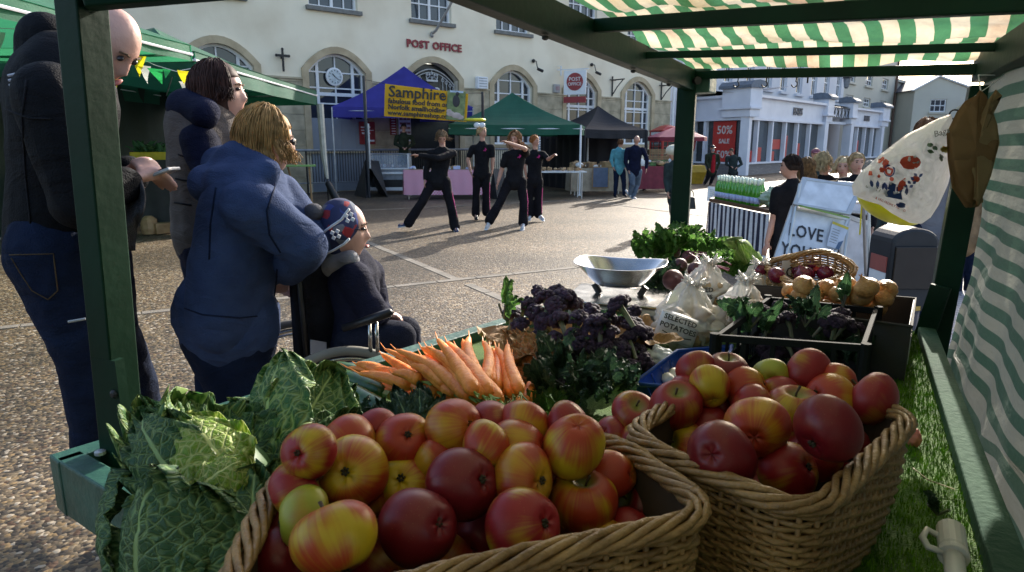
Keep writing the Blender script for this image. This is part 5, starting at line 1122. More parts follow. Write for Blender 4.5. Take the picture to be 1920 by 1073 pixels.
sprig('kale_bunch', 1090, 735, .9, 'dark blue green kale bunch below the purple broccoli', 'kale', 46, .055, Mdk, .10, 2, h=.05)
sprig('kale_bunch', 1135, 728, .9, 'dark kale leaves beside the blue tray corner', 'kale', 30, .05, Mdk, .07, 3, h=.04)
sprig('carrot_leaves', 1035, 762, .88, 'feathery green leaves between carrots and far apple basket', 'leaves', 40, .03, Mgl2, .06, 4, h=.03)
sprig('kale_bunch', 960, 765, .87, 'low kale leaves under the carrot tops', 'kale', 20, .04, Mdk, .06, 5, h=.02)
sprig('broccoli_leaves', 1045, 690, .93, 'pale edged leaf lying over the brown paper', 'leaves', 5, .07, Mdk, .03, 6)
sprig('kale_bunch', 690, 795, .87, 'dark leaves in the gap between cabbage and apples', 'kale', 16, .045, Mdk, .06, 15, h=.02)
# ---------------------------------------------------------------- scale
Msteel = mat('stainless_steel', (.62, .62, .62), .22, (.52, .52, .52), sc_=20, metal=1.0, rv=.08)
Mputty = mat('putty_plastic', (.42, .40, .33), .5)
scp = V((.375, 2.27, TZ)); t = thing('weighing_scale', scp, 'stainless steel shop scale with a deep polished weighing pan', 'scale')
qz = R(-18)
m = MB(); Rz = Matrix.Rotation(qz, 3, 'Z')
def sb(x0, x1, y0, y1, z0, z1, ta=0):
    b = [scp + Rz @ V((x, y, z0)) for x, y in ((x0, y0), (x1, y0), (x1, y1), (x0, y1))]; u_ = [scp + Rz @ V((x * (1 - ta), y * (1 - ta) + ta * .1 * 0, z1)) for x, y in ((x0, y0), (x1, y0), (x1, y1), (x0, y1))]; return b, u_
m.hexa(*sb(-.155, .155, -.15, .13, .012, .075, .06)); m.build('housing', Mputty, t, bevel=.006)
m = MB(); m.hexa(*sb(-.17, .17, -.15, .15, .078, .088)); m.build('top_plate', Msteel, t, bevel=.003)
m = MB(); m.hexa(*sb(-.12, .0, -.165, -.15, .025, .06)); m.build('display', mat('lcd', (.03, .035, .03), .2), t)
m = MB()
for i in range(5):
    for j in range(2): m.hexa(*sb(.02 + i * .026, .04 + i * .026, -.163, -.15, .022 + j * .02, .038 + j * .02))
m.build('keypad', mat('keys', (.1, .1, .1), .5), t)
for sx_ in (-1, 1): m = MB(); m.tube([scp + Rz @ V((sx_ * .07, 0, .088)), scp + Rz @ V((sx_ * .09, 0, .12))], .012, 8); m.build('pan_support', Mblack, t)
def pan(u, v):
    a = u * 2 * math.pi; c_, s_ = math.cos(a), math.sin(a); e = .62; x = math.copysign(abs(c_) ** e, c_) * .155; y = math.copysign(abs(s_) ** e, s_) * .125
    r = [0, .35, .52, .8, .97, 1.0, 1.03][min(6, int(v * 6 + .001))]; z = [0, .0, .004, .052, .074, .078, .076][min(6, int(v * 6 + .001))]
    return scp + V((0, 0, .118)) + Rz @ V((x * r, y * r, z + .012 * (abs(x) / .155) ** 2 * (r ** 3)))
m = MB(); m.grid(pan, 64, 6); m.build('weighing_pan', Msteel, t, smooth=True, solid=.002, sub=1)

# ---------------------------------------------------------------- beetroot
Mbeet = mat('beetroot', (.14, .05, .055), .55, (.07, .02, .03), sc_=25, bump=.4, bsc=60)
for i, (x, y, dm, lab) in enumerate(((1262, 525, 40, 'largest beetroot, right beside the scale pan'), (1275, 498, 28, 'small beetroot above the largest one'), (1304, 506, 30, 'round beetroot right of centre of the bunch with thin root'), (1291, 482, 26, 'beetroot half covered by the leaves at the top of the bunch'), (1321, 486, 28, 'rightmost beetroot under the purple stalks'), (1268, 474, 18, 'smallest beetroot at the back of the bunch'))):
    p = WZ(x, y, 1.0); dep = (p - V((0, 0, H))).dot(V((0, _cp, -_sp))); r = dm * dep / FPX / 2
    m = MB(); m.lathe((0, 0, 0), [(r * math.sin(a) * (1 if a < 2.3 else .95), -r * .92 * math.cos(a)) for a in [.05 + k * .3 for k in range(10)]] + [(r * .12, r * 1.0), (r * .05, r * 1.3)], 18)
    o = m.build('beetroot', Mbeet, smooth=True, org=(0, 0, 0)); o.location = p; o.rotation_euler = (R(70 + i * 25), R(i * 50), 0); tag(o, lab, 'beetroot', 'beetroots with their leaves')
    m = MB(); m.tube([(0, 0, -r * .9), (0, .004, -r * 1.2)], [r * .3, r * .2], 6); q = m.build('crown', Mbst, None, org=(0, 0, 0)); q.parent = o
Mbeetl = leaf_mat('beet_leaf', (.12, .3, .045), (.055, .16, .03), (.3, .42, .14), vs=8, lat=6, bump=.8, rib=.04, netmix=.4, tr=.45)
for i, (x, y, z, n, s_, sp2, lab) in enumerate(((1228, 480, .98, 60, .075, .07, 'leafy beetroot tops at the far left behind the scale'), (1268, 465, 1.02, 60, .07, .07, 'tall leafy beetroot tops in front of the green stall post'), (1330, 478, 1.0, 50, .06, .07, 'leafy beetroot tops in the middle of the row'), (1240, 540, .92, 40, .055, .07, 'shaded beetroot leaves beside the scale plate'), (1365, 508, .98, 70, .045, .085, 'purple tinged salad leaves left of the red onions'), (1405, 535, .95, 40, .045, .06, 'green leaves spilling beside the onion basket'))):
    sprig('beetroot_leaves', x, y, z, lab, 'beetroot leaves', n, s_, Mbeetl if i != 3 else Mdk, sp2, 20 + i, h=.05, grp='leafy beetroot tops')
for i in range(1):
    t = thing('pointed_cabbage_leaf', WZ(1380, 490, 1.0), 'pale green pointed cabbage leaf standing upright behind the beetroots', 'cabbage leaf')
    Mpale_l = leaf_mat('pale_leaf', (.28, .42, .12), (.16, .3, .07), (.5, .6, .3), vs=8, lat=6, bump=.6, rib=.07, netmix=.5, tr=.45)
    leafobj(t, Mpale_l, WZ(1402, 500, .98), WY(1382, 440, 2.35), .12, (-.3, -.8, .2), ruff=.008, nu=24, nv=20); leafobj(t, Mpale_l, WZ(1395, 500, .98), WY(1352, 452, 2.35), .1, (-.2, -.8, .5), ruff=.012, seed=4, nu=24, nv=20)
m = MB(); rn_ = random.Random(2)
bs = thing('beetroot_stalks', WZ(1300, 500, 1.0), 'dark red beetroot stalks lying across the bunch', 'beetroot stalks')
for k in range(16):
    a = WZ(1300 + rn_.uniform(-30, 30), 500 + rn_.uniform(-12, 20), 1.0); b = WZ(1340 + rn_.uniform(-60, 60), 488 + rn_.uniform(-20, 20), 1.03); m.tube([a, a.lerp(b, .5) + V((0, 0, .02)), b], .0028, 5)
m.build('stalks', mat('beet_stalk', (.2, .03, .06), .5), bs)
# ================================================================ bags, crates and onions
Mpot = mat('potato_skin', (.42, .30, .17), .6, (.30, .2, .1), sc_=22, bump=.3)
def plastic(name, c, f=.5, al=.45):
    m = mat(name, c, .22, tuple(x * .85 for x in c), sc_=6, bump=.9, bsc=26, alpha=al)
    return m
Mpoly = plastic('clear_polythene', (.86, .85, .82), al=.5)
Mprint = mat('bag_print_white', (.72, .74, .76), .4); Mink = mat('print_black', (.03, .03, .03), .5)
def blob(name, c, r, mt, parent=None, seed=0, am=.18, fr=2.2, nu=40, nv=28, top=None, **k):
    m = MB(); c = V(c)
    def f(u, v):
        a = u * 2 * math.pi; ph = v * math.pi; d = V((math.sin(ph) * math.cos(a), math.sin(ph) * math.sin(a), -math.cos(ph)))
        n = 1 + am * noise.noise(d * fr + V((seed, 0, 0))) + am * .45 * noise.noise(d * fr * 3.1 + V((seed, 5, 0))) + am * .2 * abs(noise.noise(d * fr * 8 + V((seed, 5, 2))))
        p = V((d.x * r[0], d.y * r[1], d.z * r[2])) * n
        if top and d.z > .55: g_ = (d.z - .55) / .45; p.z += top * g_; p.x *= 1 - .6 * g_ ; p.y *= 1 - .6 * g_
        return c + p
    m.grid(f, nu, nv); return m.build(name, mt, parent, smooth=True, **k)
for i, (x, y, z, r, lab) in enumerate(((1325, 548, .96, (.085, .07, .06), 'potato bag at the back left with black printed words facing the scale'), (1292, 606, .93, (.095, .075, .075), 'largest potato bag, white printed label slanting down to the blue tray'), (1392, 592, .93, (.075, .07, .07), 'plain clear potato bag beside the broccoli crate'), (1418, 548, .95, (.07, .06, .055), 'small knotted potato bag in front of the wicker onion basket'))):
    c_ = WZ(x, y, z); t = thing('potato_bag', (c_.x, c_.y, TZ), lab, 'bag of potatoes', 'clear bags of potatoes'); rn_ = random.Random(i)
    for k in range(9):
        a = rn_.uniform(0, 6.28); q = c_ + V((math.cos(a) * r[0] * .5, math.sin(a) * r[1] * .5, rn_.uniform(-.5, .4) * r[2])); s_ = rn_.uniform(.024, .034)
        blob('potato', q, (s_ * 1.2, s_, s_ * .9), Mpot, t, seed=k + i * 9, am=.15, nu=14, nv=10)
    blob('polythene', c_, r, Mpoly, t, seed=i * 3.3, am=.38, fr=2.6, top=.045, nu=60, nv=44)
    rn2 = rn_
    m = MB(); q = c_ + V((.01, 0, r[2] + .028))
    for k in range(14): a = k * .45; m.tube([q, q + V((math.cos(a) * .02, math.sin(a) * .015, .02)), q + V((math.cos(a) * .04, math.sin(a) * .03, .018 + .012 * (k % 3)))], [.008, .006, .002], 5)
    m.build('gathered_top', plastic('gathered_polythene', (.75, .73, .7), al=.6), t, smooth=True)
    if i < 2:
        fx = V((.82, -.2, -.25)) if i else V((.95, -.2, .05)); fy = V((.35, .35, .8)); o_ = c_ + (V((0, 0, H)) - c_).normalized() * (r[1] * 1.08) + V((-.03, -.0, -.012))
        fx.normalize(); n_ = fx.cross(fy).normalized(); m = MB()
        m.grid(lambda u, v: o_ + fx * ((u - .5) * .115) + fy.normalized() * ((v - .5) * .085) - n_ * (.5 * ((u - .5) ** 2 + (v - .5) ** 2)) * .12, 10, 8); m.build('label', Mprint, t, smooth=True, solid=.001)
        for s_, dy, sz in (('SELECTED', .012, .021), ('POTATOES', -.013, .021)): text('lettering', s_, frame(o_ + fy.normalized() * dy + n_ * .004, fx, fy), sz, Mink, t, thick=.001, bold=.0006)
        m = MB(); m.tube([o_ + fx * -.04 - fy * .025 + n_ * .002, o_ - fy * .035 + n_ * .003, o_ + fx * .045 - fy * .025 + n_ * .002], .0018, 4); m.build('print_line', Mink, t)
# blue tray with mushrooms
Mbt = mat('blue_plastic', (.012, .06, .28), .28, (.01, .045, .2), sc_=5, rv=.05)
def trayquad(a, b, c_, d_): return [WZ(*a[:2], a[2]), WZ(*b[:2], b[2]), WZ(*c_[:2], c_[2]), WZ(*d_[:2], d_[2])]
tq = trayquad((1188, 722, .90), (1362, 735, .90), (1372, 650, .91), (1270, 660, .91))
tc0 = sum(tq, V((0, 0, 0))) / 4; t = thing('blue_tray', (tc0.x, tc0.y, TZ), 'glossy blue plastic tray holding small white mushrooms beside the apples', 'tray')
m = MB(); bq = [p.lerp(tc0, .14) for p in tq]
for p in bq: p.z = TZ + .008
for i in range(4):
    a, b, c_, d_ = tq[i], tq[(i + 1) % 4], bq[(i + 1) % 4], bq[i]; n_ = max(4, int((b - a).length / .028)); inw = (tc0 - (a + b) / 2); inw.z = 0; inw.normalize()
    for k in range(n_):
        u0, u1 = k / n_, (k + 1) / n_; off = inw * (.004 if k % 2 else 0)
        q = [a.lerp(b, u0) + off, a.lerp(b, u1) + off, d_.lerp(c_, u1) + off, d_.lerp(c_, u0) + off]; m.hexa(q, [x + inw * .003 for x in q])
m.build('ribbed_sides', Mbt, t)
m = MB(); m.tube([p + V((0, 0, .002)) for p in tq + tq[:1]], .006, 8); m.build('rim', Mbt, t, smooth=True)
m = MB(); m.prism(bq, (0, 0, .004)); m.build('base', Mbt, t)
Mmush = mat('mushroom', (.75, .72, .64), .6)
for k, (x, y, lab) in enumerate(((1270, 682, 'leftmost upper white mushroom in the blue tray'), (1290, 679, 'white mushroom beside the leftmost upper one'), (1263, 699, 'front white mushroom nearest the tray rim'), (1328, 678, 'rightmost white mushroom by the black crate'), (1305, 688, 'white mushroom behind the highest red apple'), (1248, 708, 'small white mushroom low at the tray corner'))):
    p = WZ(x, y, TZ + .022); m = MB(); m.lathe(p, [(.002, -.012), (.007, -.011), (.007, -.002), (.015, -.001), (.018, .004), (.015, .011), (.008, .015), (.001, .016)], 14); o = m.build('mushroom', Mmush, smooth=True); tag(o, lab, 'mushroom', 'mushrooms in the blue tray'); o.rotation_euler = (R(20 * (k % 3)), R(15 * (k % 2)), 0)
o = blob('carrier_bag', WZ(1238, 672, .885), (.04, .035, .03), Mprint, seed=44, am=.3); tag(o, 'scrunched white plastic bag between broccoli heap and blue tray', 'bag')
# black plastic crates
Mcr = mat('black_plastic', (.012, .015, .017), .75, (.010, .012, .014), sc_=8, spec=.06)
def crate(label, top, zb, name='plastic_crate', mt=Mcr, cols=(5, 5), slot=.45, grp='black stacking crates'):
    """top: four rim corners FL, FR, BR, BL"""
    top = [V(p) for p in top]; bot = [V((p.x, p.y, zb)) for p in top]; c_ = sum(bot, V((0, 0, 0))) / 4; t = thing(name, c_, label, 'crate', grp)
    for i in range(4):
        a, b, c0, d0 = top[i], top[(i + 1) % 4], bot[(i + 1) % 4], bot[i]; inw = V((c_.x - (a.x + b.x) / 2, c_.y - (a.y + b.y) / 2, 0)).normalized() * .005; m = MB()
        def P(u, v): return d0.lerp(c0, u).lerp(a.lerp(b, u), v)
        def bar(u0, u1, v0, v1, k=1.0):
            q = [P(u0, v0), P(u1, v0), P(u1, v1), P(u0, v1)]; m.hexa(q, [x + inw * k for x in q])
        bar(0, 1, .90, 1, 2.2); bar(0, 1, 0, .12); bar(0, 1, slot, slot + .08); n_ = cols[i % 2]
        bar(0, .05, .12, .9, 1.6); bar(.95, 1, .12, .9, 1.6)
        for k in range(1, n_): u = k / n_; bar(u - .016, u + .016, .12, .9)
        for k in range(n_ * 4): u = (k + .5) / (n_ * 4); bar(u - .003, u + .003, .12, slot, .6)
        for v in (.2, .3): bar(.05, .95, v, v + .012, .6)
        m.build('side_panel', mt, t, bevel=.0012)
    for p in top: m = MB(); m.tube([V((p.x, p.y, zb)), p + V((0, 0, .004))], .011, 8); m.build('corner_post', mt, t)
    m = MB(); m.prism([p + V((0, 0, .004)) for p in bot], (0, 0, .006)); m.build('base', mt, t)
    return t
cq = [WZ(1340, 628, 1.02), WZ(1640, 622, 1.02), WZ(1668, 556, 1.02), WZ(1440, 556, 1.02)]
cq[1] = V((.775, 1.40, 1.02)); cq[2] = V((.985, 1.74, 1.02))
crate('black open sided crate holding purple broccoli and leaves behind the far apples', cq, TZ + .006)
bxq = [V((.70, 1.80, 1.02)), V((1.02, 1.665, 1.02)), V((1.19, 1.99, 1.02)), V((.84, 2.16, 1.02))]
bxq = [V((1.005, 1.62, 1.0)), V((1.20, 1.93, 1.0)), V((.78, 2.12, 1.0)), V((.66, 1.86, 1.0))]
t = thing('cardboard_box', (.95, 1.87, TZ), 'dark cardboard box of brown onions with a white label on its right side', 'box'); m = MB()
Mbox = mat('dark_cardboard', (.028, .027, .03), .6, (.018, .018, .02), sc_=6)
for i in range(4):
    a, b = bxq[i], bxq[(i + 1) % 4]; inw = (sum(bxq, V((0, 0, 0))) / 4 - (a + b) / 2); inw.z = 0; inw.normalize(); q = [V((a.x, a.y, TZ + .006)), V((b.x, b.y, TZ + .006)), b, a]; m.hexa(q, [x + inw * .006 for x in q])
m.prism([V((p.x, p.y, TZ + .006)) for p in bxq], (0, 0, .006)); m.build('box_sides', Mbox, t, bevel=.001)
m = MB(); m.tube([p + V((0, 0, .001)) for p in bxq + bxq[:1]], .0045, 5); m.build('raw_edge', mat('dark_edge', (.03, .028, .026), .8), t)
a, b = bxq[0], bxq[1]; fx = (b - a).normalized(); nn = V((fx.y, -fx.x, 0)); m = MB(); q0 = a + fx * .06 - V((0, 0, .115)) + nn * .001
m.prism([q0, q0 + fx * .09, q0 + fx * .09 + V((0, 0, .075)), q0 + V((0, 0, .075))], nn * .0012); m.build('white_label', Mprint, t)
m = MB(); q0 = a + fx * .06 - V((0, 0, .03)) + nn * .001; [m.prism([q0 + fx * (k * .013), q0 + fx * (k * .013 + .010), q0 + fx * (k * .013 + .010) + V((0, 0, .016)), q0 + fx * (k * .013) + V((0, 0, .016))], nn * .001) for k in range(6)]; m.build('printed_mark', mat('grey_print', (.3, .3, .3), .6), t)
m = MB(); m.prism([bxq[2] + V((0, 0, 0)), bxq[3] + V((0, 0, 0)), bxq[3] + V((-.06, .03, -.012)), bxq[2] + V((-.05, .05, -.01))], (0, 0, .002)); m.build('open_flap', Mbox, t)
# brown onions
Mon = mat('onion_skin', (.58, .34, .12), .36, (.38, .16, .04), sc_=4, det=8, bump=.5, bsc=14, contrast=(.3, .7), rv=.1)
Mron = mat('red_onion', (.17, .012, .04), .25, (.09, .008, .025), sc_=14, rv=.08)
def onion_mesh(name, mt):
    m = MB()
    def f(u, v):
        a = u * 2 * math.pi; ph = v * math.pi; r = .5 * math.sin(ph) ** .9 * (1 + .02 * math.sin(9 * a)) ; z = -.43 * math.cos(ph) + (.16 * max(0, v - .88) / .12) - (.03 * max(0, .1 - v) / .1)
        r = max(r, .05 if v > .9 else .02); return (r * math.cos(a), r * math.sin(a), z)
    m.grid(f, 26, 22); me = bpy.data.meshes.new(name); me.from_pydata(m.v, [], m.f); me.materials.append(mt); me.polygons.foreach_set('use_smooth', [True] * len(me.polygons)); return me
onm = onion_mesh('onion', Mon); ronm = onion_mesh('red_onion', Mron)
m = MB()
for k in range(7): a = k * .9; m.tube([(0, 0, .5), (.03 * math.cos(a), .03 * math.sin(a), .6), (.09 * math.cos(a), .09 * math.sin(a), .68 + .03 * (k % 3))], [.03, .018, .004], 4)
neck = bpy.data.meshes.new('dry_neck'); neck.from_pydata(m.v, [], m.f); neck.materials.append(Mon)
rn_ = random.Random(4)
for k, (x, y, dm, z) in enumerate(((1508, 537, 44, 1.05), (1552, 540, 34, 1.04), (1585, 537, 42, 1.05), (1625, 540, 46, 1.06), (1615, 553, 46, 1.03), (1660, 545, 44, 1.04), (1520, 566, 48, 1.0), (1560, 562, 40, 1.0), (1590, 572, 46, .99), (1640, 575, 46, .99), (1480, 545, 30, 1.02), (1465, 572, 32, .98), (1545, 580, 40, .98), (1500, 556, 36, 1.02), (1655, 560, 40, 1.02), (1572, 552, 36, 1.03), (1530, 552, 34, 1.02))):
    p = WZ(x, y, z); r = dm * p.y / FPX; o = bpy.data.objects.new('onion', onm); COL.objects.link(o); o.location = p; o.scale = (r, r, r * .95); o.rotation_euler = (rn_.uniform(-.9, .9), rn_.uniform(-.9, .9), rn_.uniform(0, 6)); q = bpy.data.objects.new('dry_neck', neck); COL.objects.link(q); q.parent = o
    tag(o, {0: 'bright orange brown onion at the left end of the top row', 3: 'large brown onion at the right end of the top row', 6: 'brown onion seen through the left slot of the black crate'}.get(k, 'papery golden brown onion heaped in the dark cardboard box'), 'onion', 'brown onions in the cardboard box')
for k, (x, y, dm, z, lab) in enumerate(((1426, 506, 26, 1.03, 'leftmost small red onion outside the wicker basket'), (1456, 517, 34, 1.03, 'red onion second from the left beside the basket rim'), (1498, 505, 30, 1.04, 'red onion behind the added card in the basket'), (1508, 517, 40, 1.03, 'largest red onion in the middle of the basket'), (1527, 497, 34, 1.06, 'highest red onion against the basket back'), (1548, 514, 34, 1.04, 'rightmost red onion in the wicker basket'), (1505, 532, 34, .99, 'red onion low behind the brown onions'))):
    p = WZ(x, y, z); r = dm * p.y / FPX; o = bpy.data.objects.new('red_onion', ronm); COL.objects.link(o); o.location = p; o.scale = (r, r, r * .95); o.rotation_euler = (rn_.uniform(-.9, .9), rn_.uniform(-.9, .9), rn_.uniform(0, 6)); tag(o, lab, 'red onion', 'red onions in the wicker basket')
    q = bpy.data.objects.new('dry_neck', neck); COL.objects.link(q); q.parent = o
o = blob('net_scrap', WZ(1535, 506, 1.05), (.016, .014, .01), mat('red_net', (.6, .04, .01), .5), seed=3, am=.5, nu=16, nv=10); tag(o, 'bright red scrap of onion net among the red onions', 'net')
p = WY(1481, 508, 2.2); t = thing('stand_in_card', p, 'added white card with a black letter, standing in for board lettering behind the basket', 'price card'); m = MB(); m.box(p, (.06, .002, .07), R(10)); m.build('card', Mprint, t)  # added card, stands in for board lettering glimpsed through the weave
text('lettering', 'C', frame(p + V((0, -.004, -.02)), (.98, .17, 0), (0, 0, 1)), .05, Mink, t, thick=.001)
# broccoli and leaves in the crate
cc = sum(cq, V((0, 0, 0))) / 4
rn_ = random.Random(31)
for k, (x, y, z) in enumerate(((1432, 582, 1.04), (1448, 600, 1.02), (1462, 575, 1.04), (1475, 598, 1.02), (1440, 612, 1.0), (1545, 607, 1.02), (1568, 602, 1.03), (1590, 608, 1.02), (1605, 616, 1.0), (1560, 622, .99), (1575, 590, 1.03), (1400, 650, .93), (1440, 655, .93), (1480, 655, .93), (1520, 655, .93), (1425, 640, .95), (1500, 645, .95), (1460, 640, .96), (1470, 660, .92), (1420, 665, .92))):
    q_ = WZ(x, y, z - .02)
    if k > 10: q_ = q_.lerp(V((cc.x, cc.y, q_.z)), .3)
    broc(q_, rn_.uniform(.55, .85), (rn_.uniform(-.7, .4), rn_.uniform(-.5, .5)), rn_, 'dark purple broccoli floret inside the black crate', 'purple broccoli in the black crate', lf=k % 2 == 0)
sprig('broccoli_leaves', 1405, 612, .98, 'broad dark broccoli leaves at the left corner of the black crate', 'leaves', 12, .06, Mbl, .04, 40)
sprig('broccoli_leaves', 1510, 606, .99, 'pale stalked leaves in the middle of the black crate', 'leaves', 12, .05, Mdk, .04, 41)
sprig('broccoli_leaves', 1580, 575, 1.02, 'single broad green leaf standing before the brown onions', 'leaves', 3, .05, Mbl, .012, 42)
sprig('broccoli_leaves', 1560, 665, .90, 'green leaves low inside the black crate seen through its slots', 'leaves', 26, .05, Mdk, .07, 43)
o = sprig('dry_twig', 1760, 955, .87, 'grey green dry leafy twig on the turf beside the rail', 'twig', 6, .022, Mdk, .02, 50, h=.01)
for k, (x, y, z) in enumerate(((1700, 632, .9),)):
    p = V((1.22, 1.99, TZ)); t = thing('black_strap_box', p, 'black plastic base block standing by the foot of the right stall post', 'block'); m = MB(); m.box(p + V((-.01, .0, .025)), (.09, .05, .05), R(60)); m.build('block_body', Mcr, t, bevel=.004); m = MB(); m.box(p + V((-.01, .0, .0515)), (.08, .04, .003), R(60)); m.build('block_cap', Mgp, t)
# ---------------------------------------------------------------- hanging carrier bag and paper bags
bgo = WY(1716, 330, 1.78); bxv = V((1, .10, 0)).normalized(); byv = V((0, 0, 1)); pxm = 1.78 / FPX * 1.0
Pb_ = [(1783, 214), (1760, 222), (1700, 252), (1650, 290), (1612, 325), (1597, 348), (1600, 366), (1622, 376), (1650, 384), (1672, 400), (1705, 418), (1728, 420), (1745, 408), (1760, 385), (1778, 345), (1788, 300), (1790, 255), (1788, 230)]
def b3(x, y): p = WY(x, y, 1.80); return p
cxb, cyb = 1705, 330
def bagpt(u, v, side):            # u round the outline, v from centre to edge
    s_ = (u % 1) * len(Pb_); i = int(s_) % len(Pb_); f = s_ - int(s_); a = Pb_[i]; b = Pb_[(i + 1) % len(Pb_)]; ex, ey = lerp(a[0], b[0], f), lerp(a[1], b[1], f)
    x, y = lerp(cxb, ex, v), lerp(cyb, ey, v); th = .11 * math.sqrt(max(0, 1 - v ** 2.2))
    q = V(((x - 1700) * .016, (y - 330) * .016, side * 3))
    dd = .02 * noise.noise(q * 1.6) + .013 * noise.noise(q * 4) + .022 * abs(noise.noise(q * 3 + V((7, 2, 0)))) + .006 * noise.noise(q * 9) - .012 * (1 - abs(noise.noise(q * 2.3 + V((3, 1, 0)))) * 3 if abs(noise.noise(q * 2.3 + V((3, 1, 0)))) < .33 else 0)
    p = WY(x, y, 1.80 + side * (th + dd * (1 - v ** 6)) + (.0 if side < 0 else 0)); return p
hb = thing('carrier_bag', WY(1783, 214, 1.80), 'white crumpled plastic carrier bag printed with red and blue vegetables, hanging by the stall post', 'carrier bag')
def hf(side): 
    m = MB(); m.grid(lambda u, v: bagpt(u, v, side), 150, 44); return m
Mbag = cloth('thin_white_plastic', (.84, .85, .88), (.85, .86, .9), .5, (.78, .79, .82)); Mbag.node_tree.nodes['Principled BSDF'].inputs['Roughness'].default_value = .25; Mbag.node_tree.nodes['Bump'].inputs['Strength'].default_value = 1.0; Mbag.node_tree.nodes['Bump'].inputs['Distance'].default_value = .03; [setattr(n_.inputs['Scale'], 'default_value', 16) for n_ in Mbag.node_tree.nodes if n_.type == 'TEX_NOISE' and n_.inputs['Scale'].default_value == 40]
mm = hf(-1); m2 = hf(1); m2.f = [f[::-1] for f in m2.f]; mm.add(m2.v, m2.f); mm.uv = {}
mm.build('bag_film', Mbag, hb, smooth=True)
def onbag(x, y, lift=.004):
    dx, dy = x - cxb, y - cyb; best = None; ang = math.atan2(dy, dx); L_ = math.hypot(dx, dy)
    for k in range(len(Pb_) * 6):
        u = k / (len(Pb_) * 6); s_ = u * len(Pb_); i = int(s_); f = s_ - i; ex = lerp(Pb_[i][0], Pb_[(i + 1) % len(Pb_)][0], f) - cxb; ey = lerp(Pb_[i][1], Pb_[(i + 1) % len(Pb_)][1], f) - cyb
        da = abs((math.atan2(ey, ex) - ang + math.pi) % (2 * math.pi) - math.pi)
        if best is None or da < best[0]: best = (da, u, math.hypot(ex, ey))
    p = bagpt(best[1], min(.97, L_ / max(1, best[2])), -1); return p + (V((0, 0, H)) - p).normalized() * lift
def patch(mt, polys, name='print'):
    m = MB()
    for poly in polys:
        cx_ = sum(p[0] for p in poly) / len(poly); cy_ = sum(p[1] for p in poly) / len(poly); c_ = onbag(cx_, cy_); P = [onbag(*p) for p in poly]; k = len(m.v)
        m.v += [c_] + P; m.f += [(k, k + 1 + i, k + 1 + (i + 1) % len(P)) for i in range(len(P))]
    return m.build(name, mt, hb, smooth=True)
def circ(x, y, r, r2=None, n=14, a0=0): return [(x + r * math.cos(2 * math.pi * k / n + a0), y + (r2 or r) * math.sin(2 * math.pi * k / n + a0)) for k in range(n)]
def leafp(x, y, l, w_, a): return [(x + math.cos(a) * l * t_ - math.sin(a) * s_ * w_ * math.sin(math.pi * t_), y + math.sin(a) * l * t_ + math.cos(a) * s_ * w_ * math.sin(math.pi * t_)) for t_, s_ in [(0, 0), (.3, 1), (.6, 1), (1, 0), (.6, -1), (.3, -1)]]
def ring(x, y, r, t_): return [[(x + r * math.cos(a), y + r * math.sin(a)), (x + r * math.cos(b), y + r * math.sin(b)), (x + (r - t_) * math.cos(b), y + (r - t_) * math.sin(b)), (x + (r - t_) * math.cos(a), y + (r - t_) * math.sin(a))] for a, b in [(k * .45, (k + 1) * .45) for k in range(14)]]
Mpr = mat('print_red', (.62, .08, .035), .4, (.5, .06, .03)); Mpb = mat('print_blue', (.03, .07, .26), .4); Mpg = mat('print_green', (.08, .16, .08), .4); Mpy = mat('print_yellow', (.72, .55, .05), .4)
patch(Mpr, [circ(1707, 305, 20, 13), circ(1655, 318, 7, 5), circ(1660, 308, 6, 8), circ(1652, 300, 6, 4)] + ring(1667, 321, 8, 4) + [leafp(1684, 360, 30, 7, -1.1), circ(1717, 336, 8, 6), circ(1632, 326, 4), circ(1648, 331, 3), circ(1672, 336, 4)])
patch(Mpb, [leafp(1636 + 9 * k, 352 + 2 * k, 16, 3.5, -1.8 + .3 * (k % 3)) for k in range(8)] + ring(1667, 321, 11, 2) + [leafp(1702 + 3 * k, 352 - 7 * (k // 2), 9, 3, -.6 if k % 2 else -2.4) for k in range(8)] + [[(1655, 352), (1690, 362), (1692, 375), (1660, 368)], circ(1690, 385, 9, 5), [(1668, 340), (1680, 346), (1678, 360), (1664, 354)]])
patch(Mpg, [circ(1744, 272, 6, 4), circ(1753, 278, 5, 4), circ(1765, 296, 4, 6), leafp(1738, 282, 14, 4, .3)])
patch(Mpy, [circ(1771, 280, 8, 6), circ(1780, 284, 6, 5)])
for s_, x, y, sz, m_, ax_ in (('GREAT FRUIT', 1622, 351, .011, Mpg, (.95, 0, -.32)), ('& VEG FRESHLY PICKED', 1640, 372, .0085, Mpr, (.9, 0, -.38)), ('Bags', 1752, 258, .022, mat('print_grey', (.35, .35, .35), .5), (.95, 0, .3))):
    o_ = onbag(x, y, .012); text('lettering', s_, frame(o_, ax_, (0, -.1, 1)), sz, m_, hb, thick=.0006, align='LEFT')
m = MB(); ho = WY(1790, 215, 1.80); m.tube([ho + V((.014 * math.cos(a), 0, .012 * math.sin(a))) for a in [k * .42 for k in range(14)]], .0022, 6); m.build('hook_ring', Mblack, hb)
m = MB(); m.tube([ho + V((0, 0, .012)), V((1.33, 1.86, 1.64))], .0012, 4); m.build('cord', Mwhite, hb)
t = thing('balloon', WY(1690, 400, 2.6), 'bright yellow balloon half hidden under the hanging carrier bag', 'balloon'); m = MB(); m.ell(WY(1668, 386, 2.6), (.13, .11, .06), Quaternion((0, 1, 0), .45), 30, 20); m.build('balloon_skin', mat('balloon_yellow', (.8, .78, .02), .3, emit=0), t, smooth=True); m = MB(); m.tube([WY(1618, 352, 2.6), WY(1612, 440, 2.7)], .003, 4); m.build('ribbon', mat('balloon_yellow', (.8, .78, .02), .3), t)
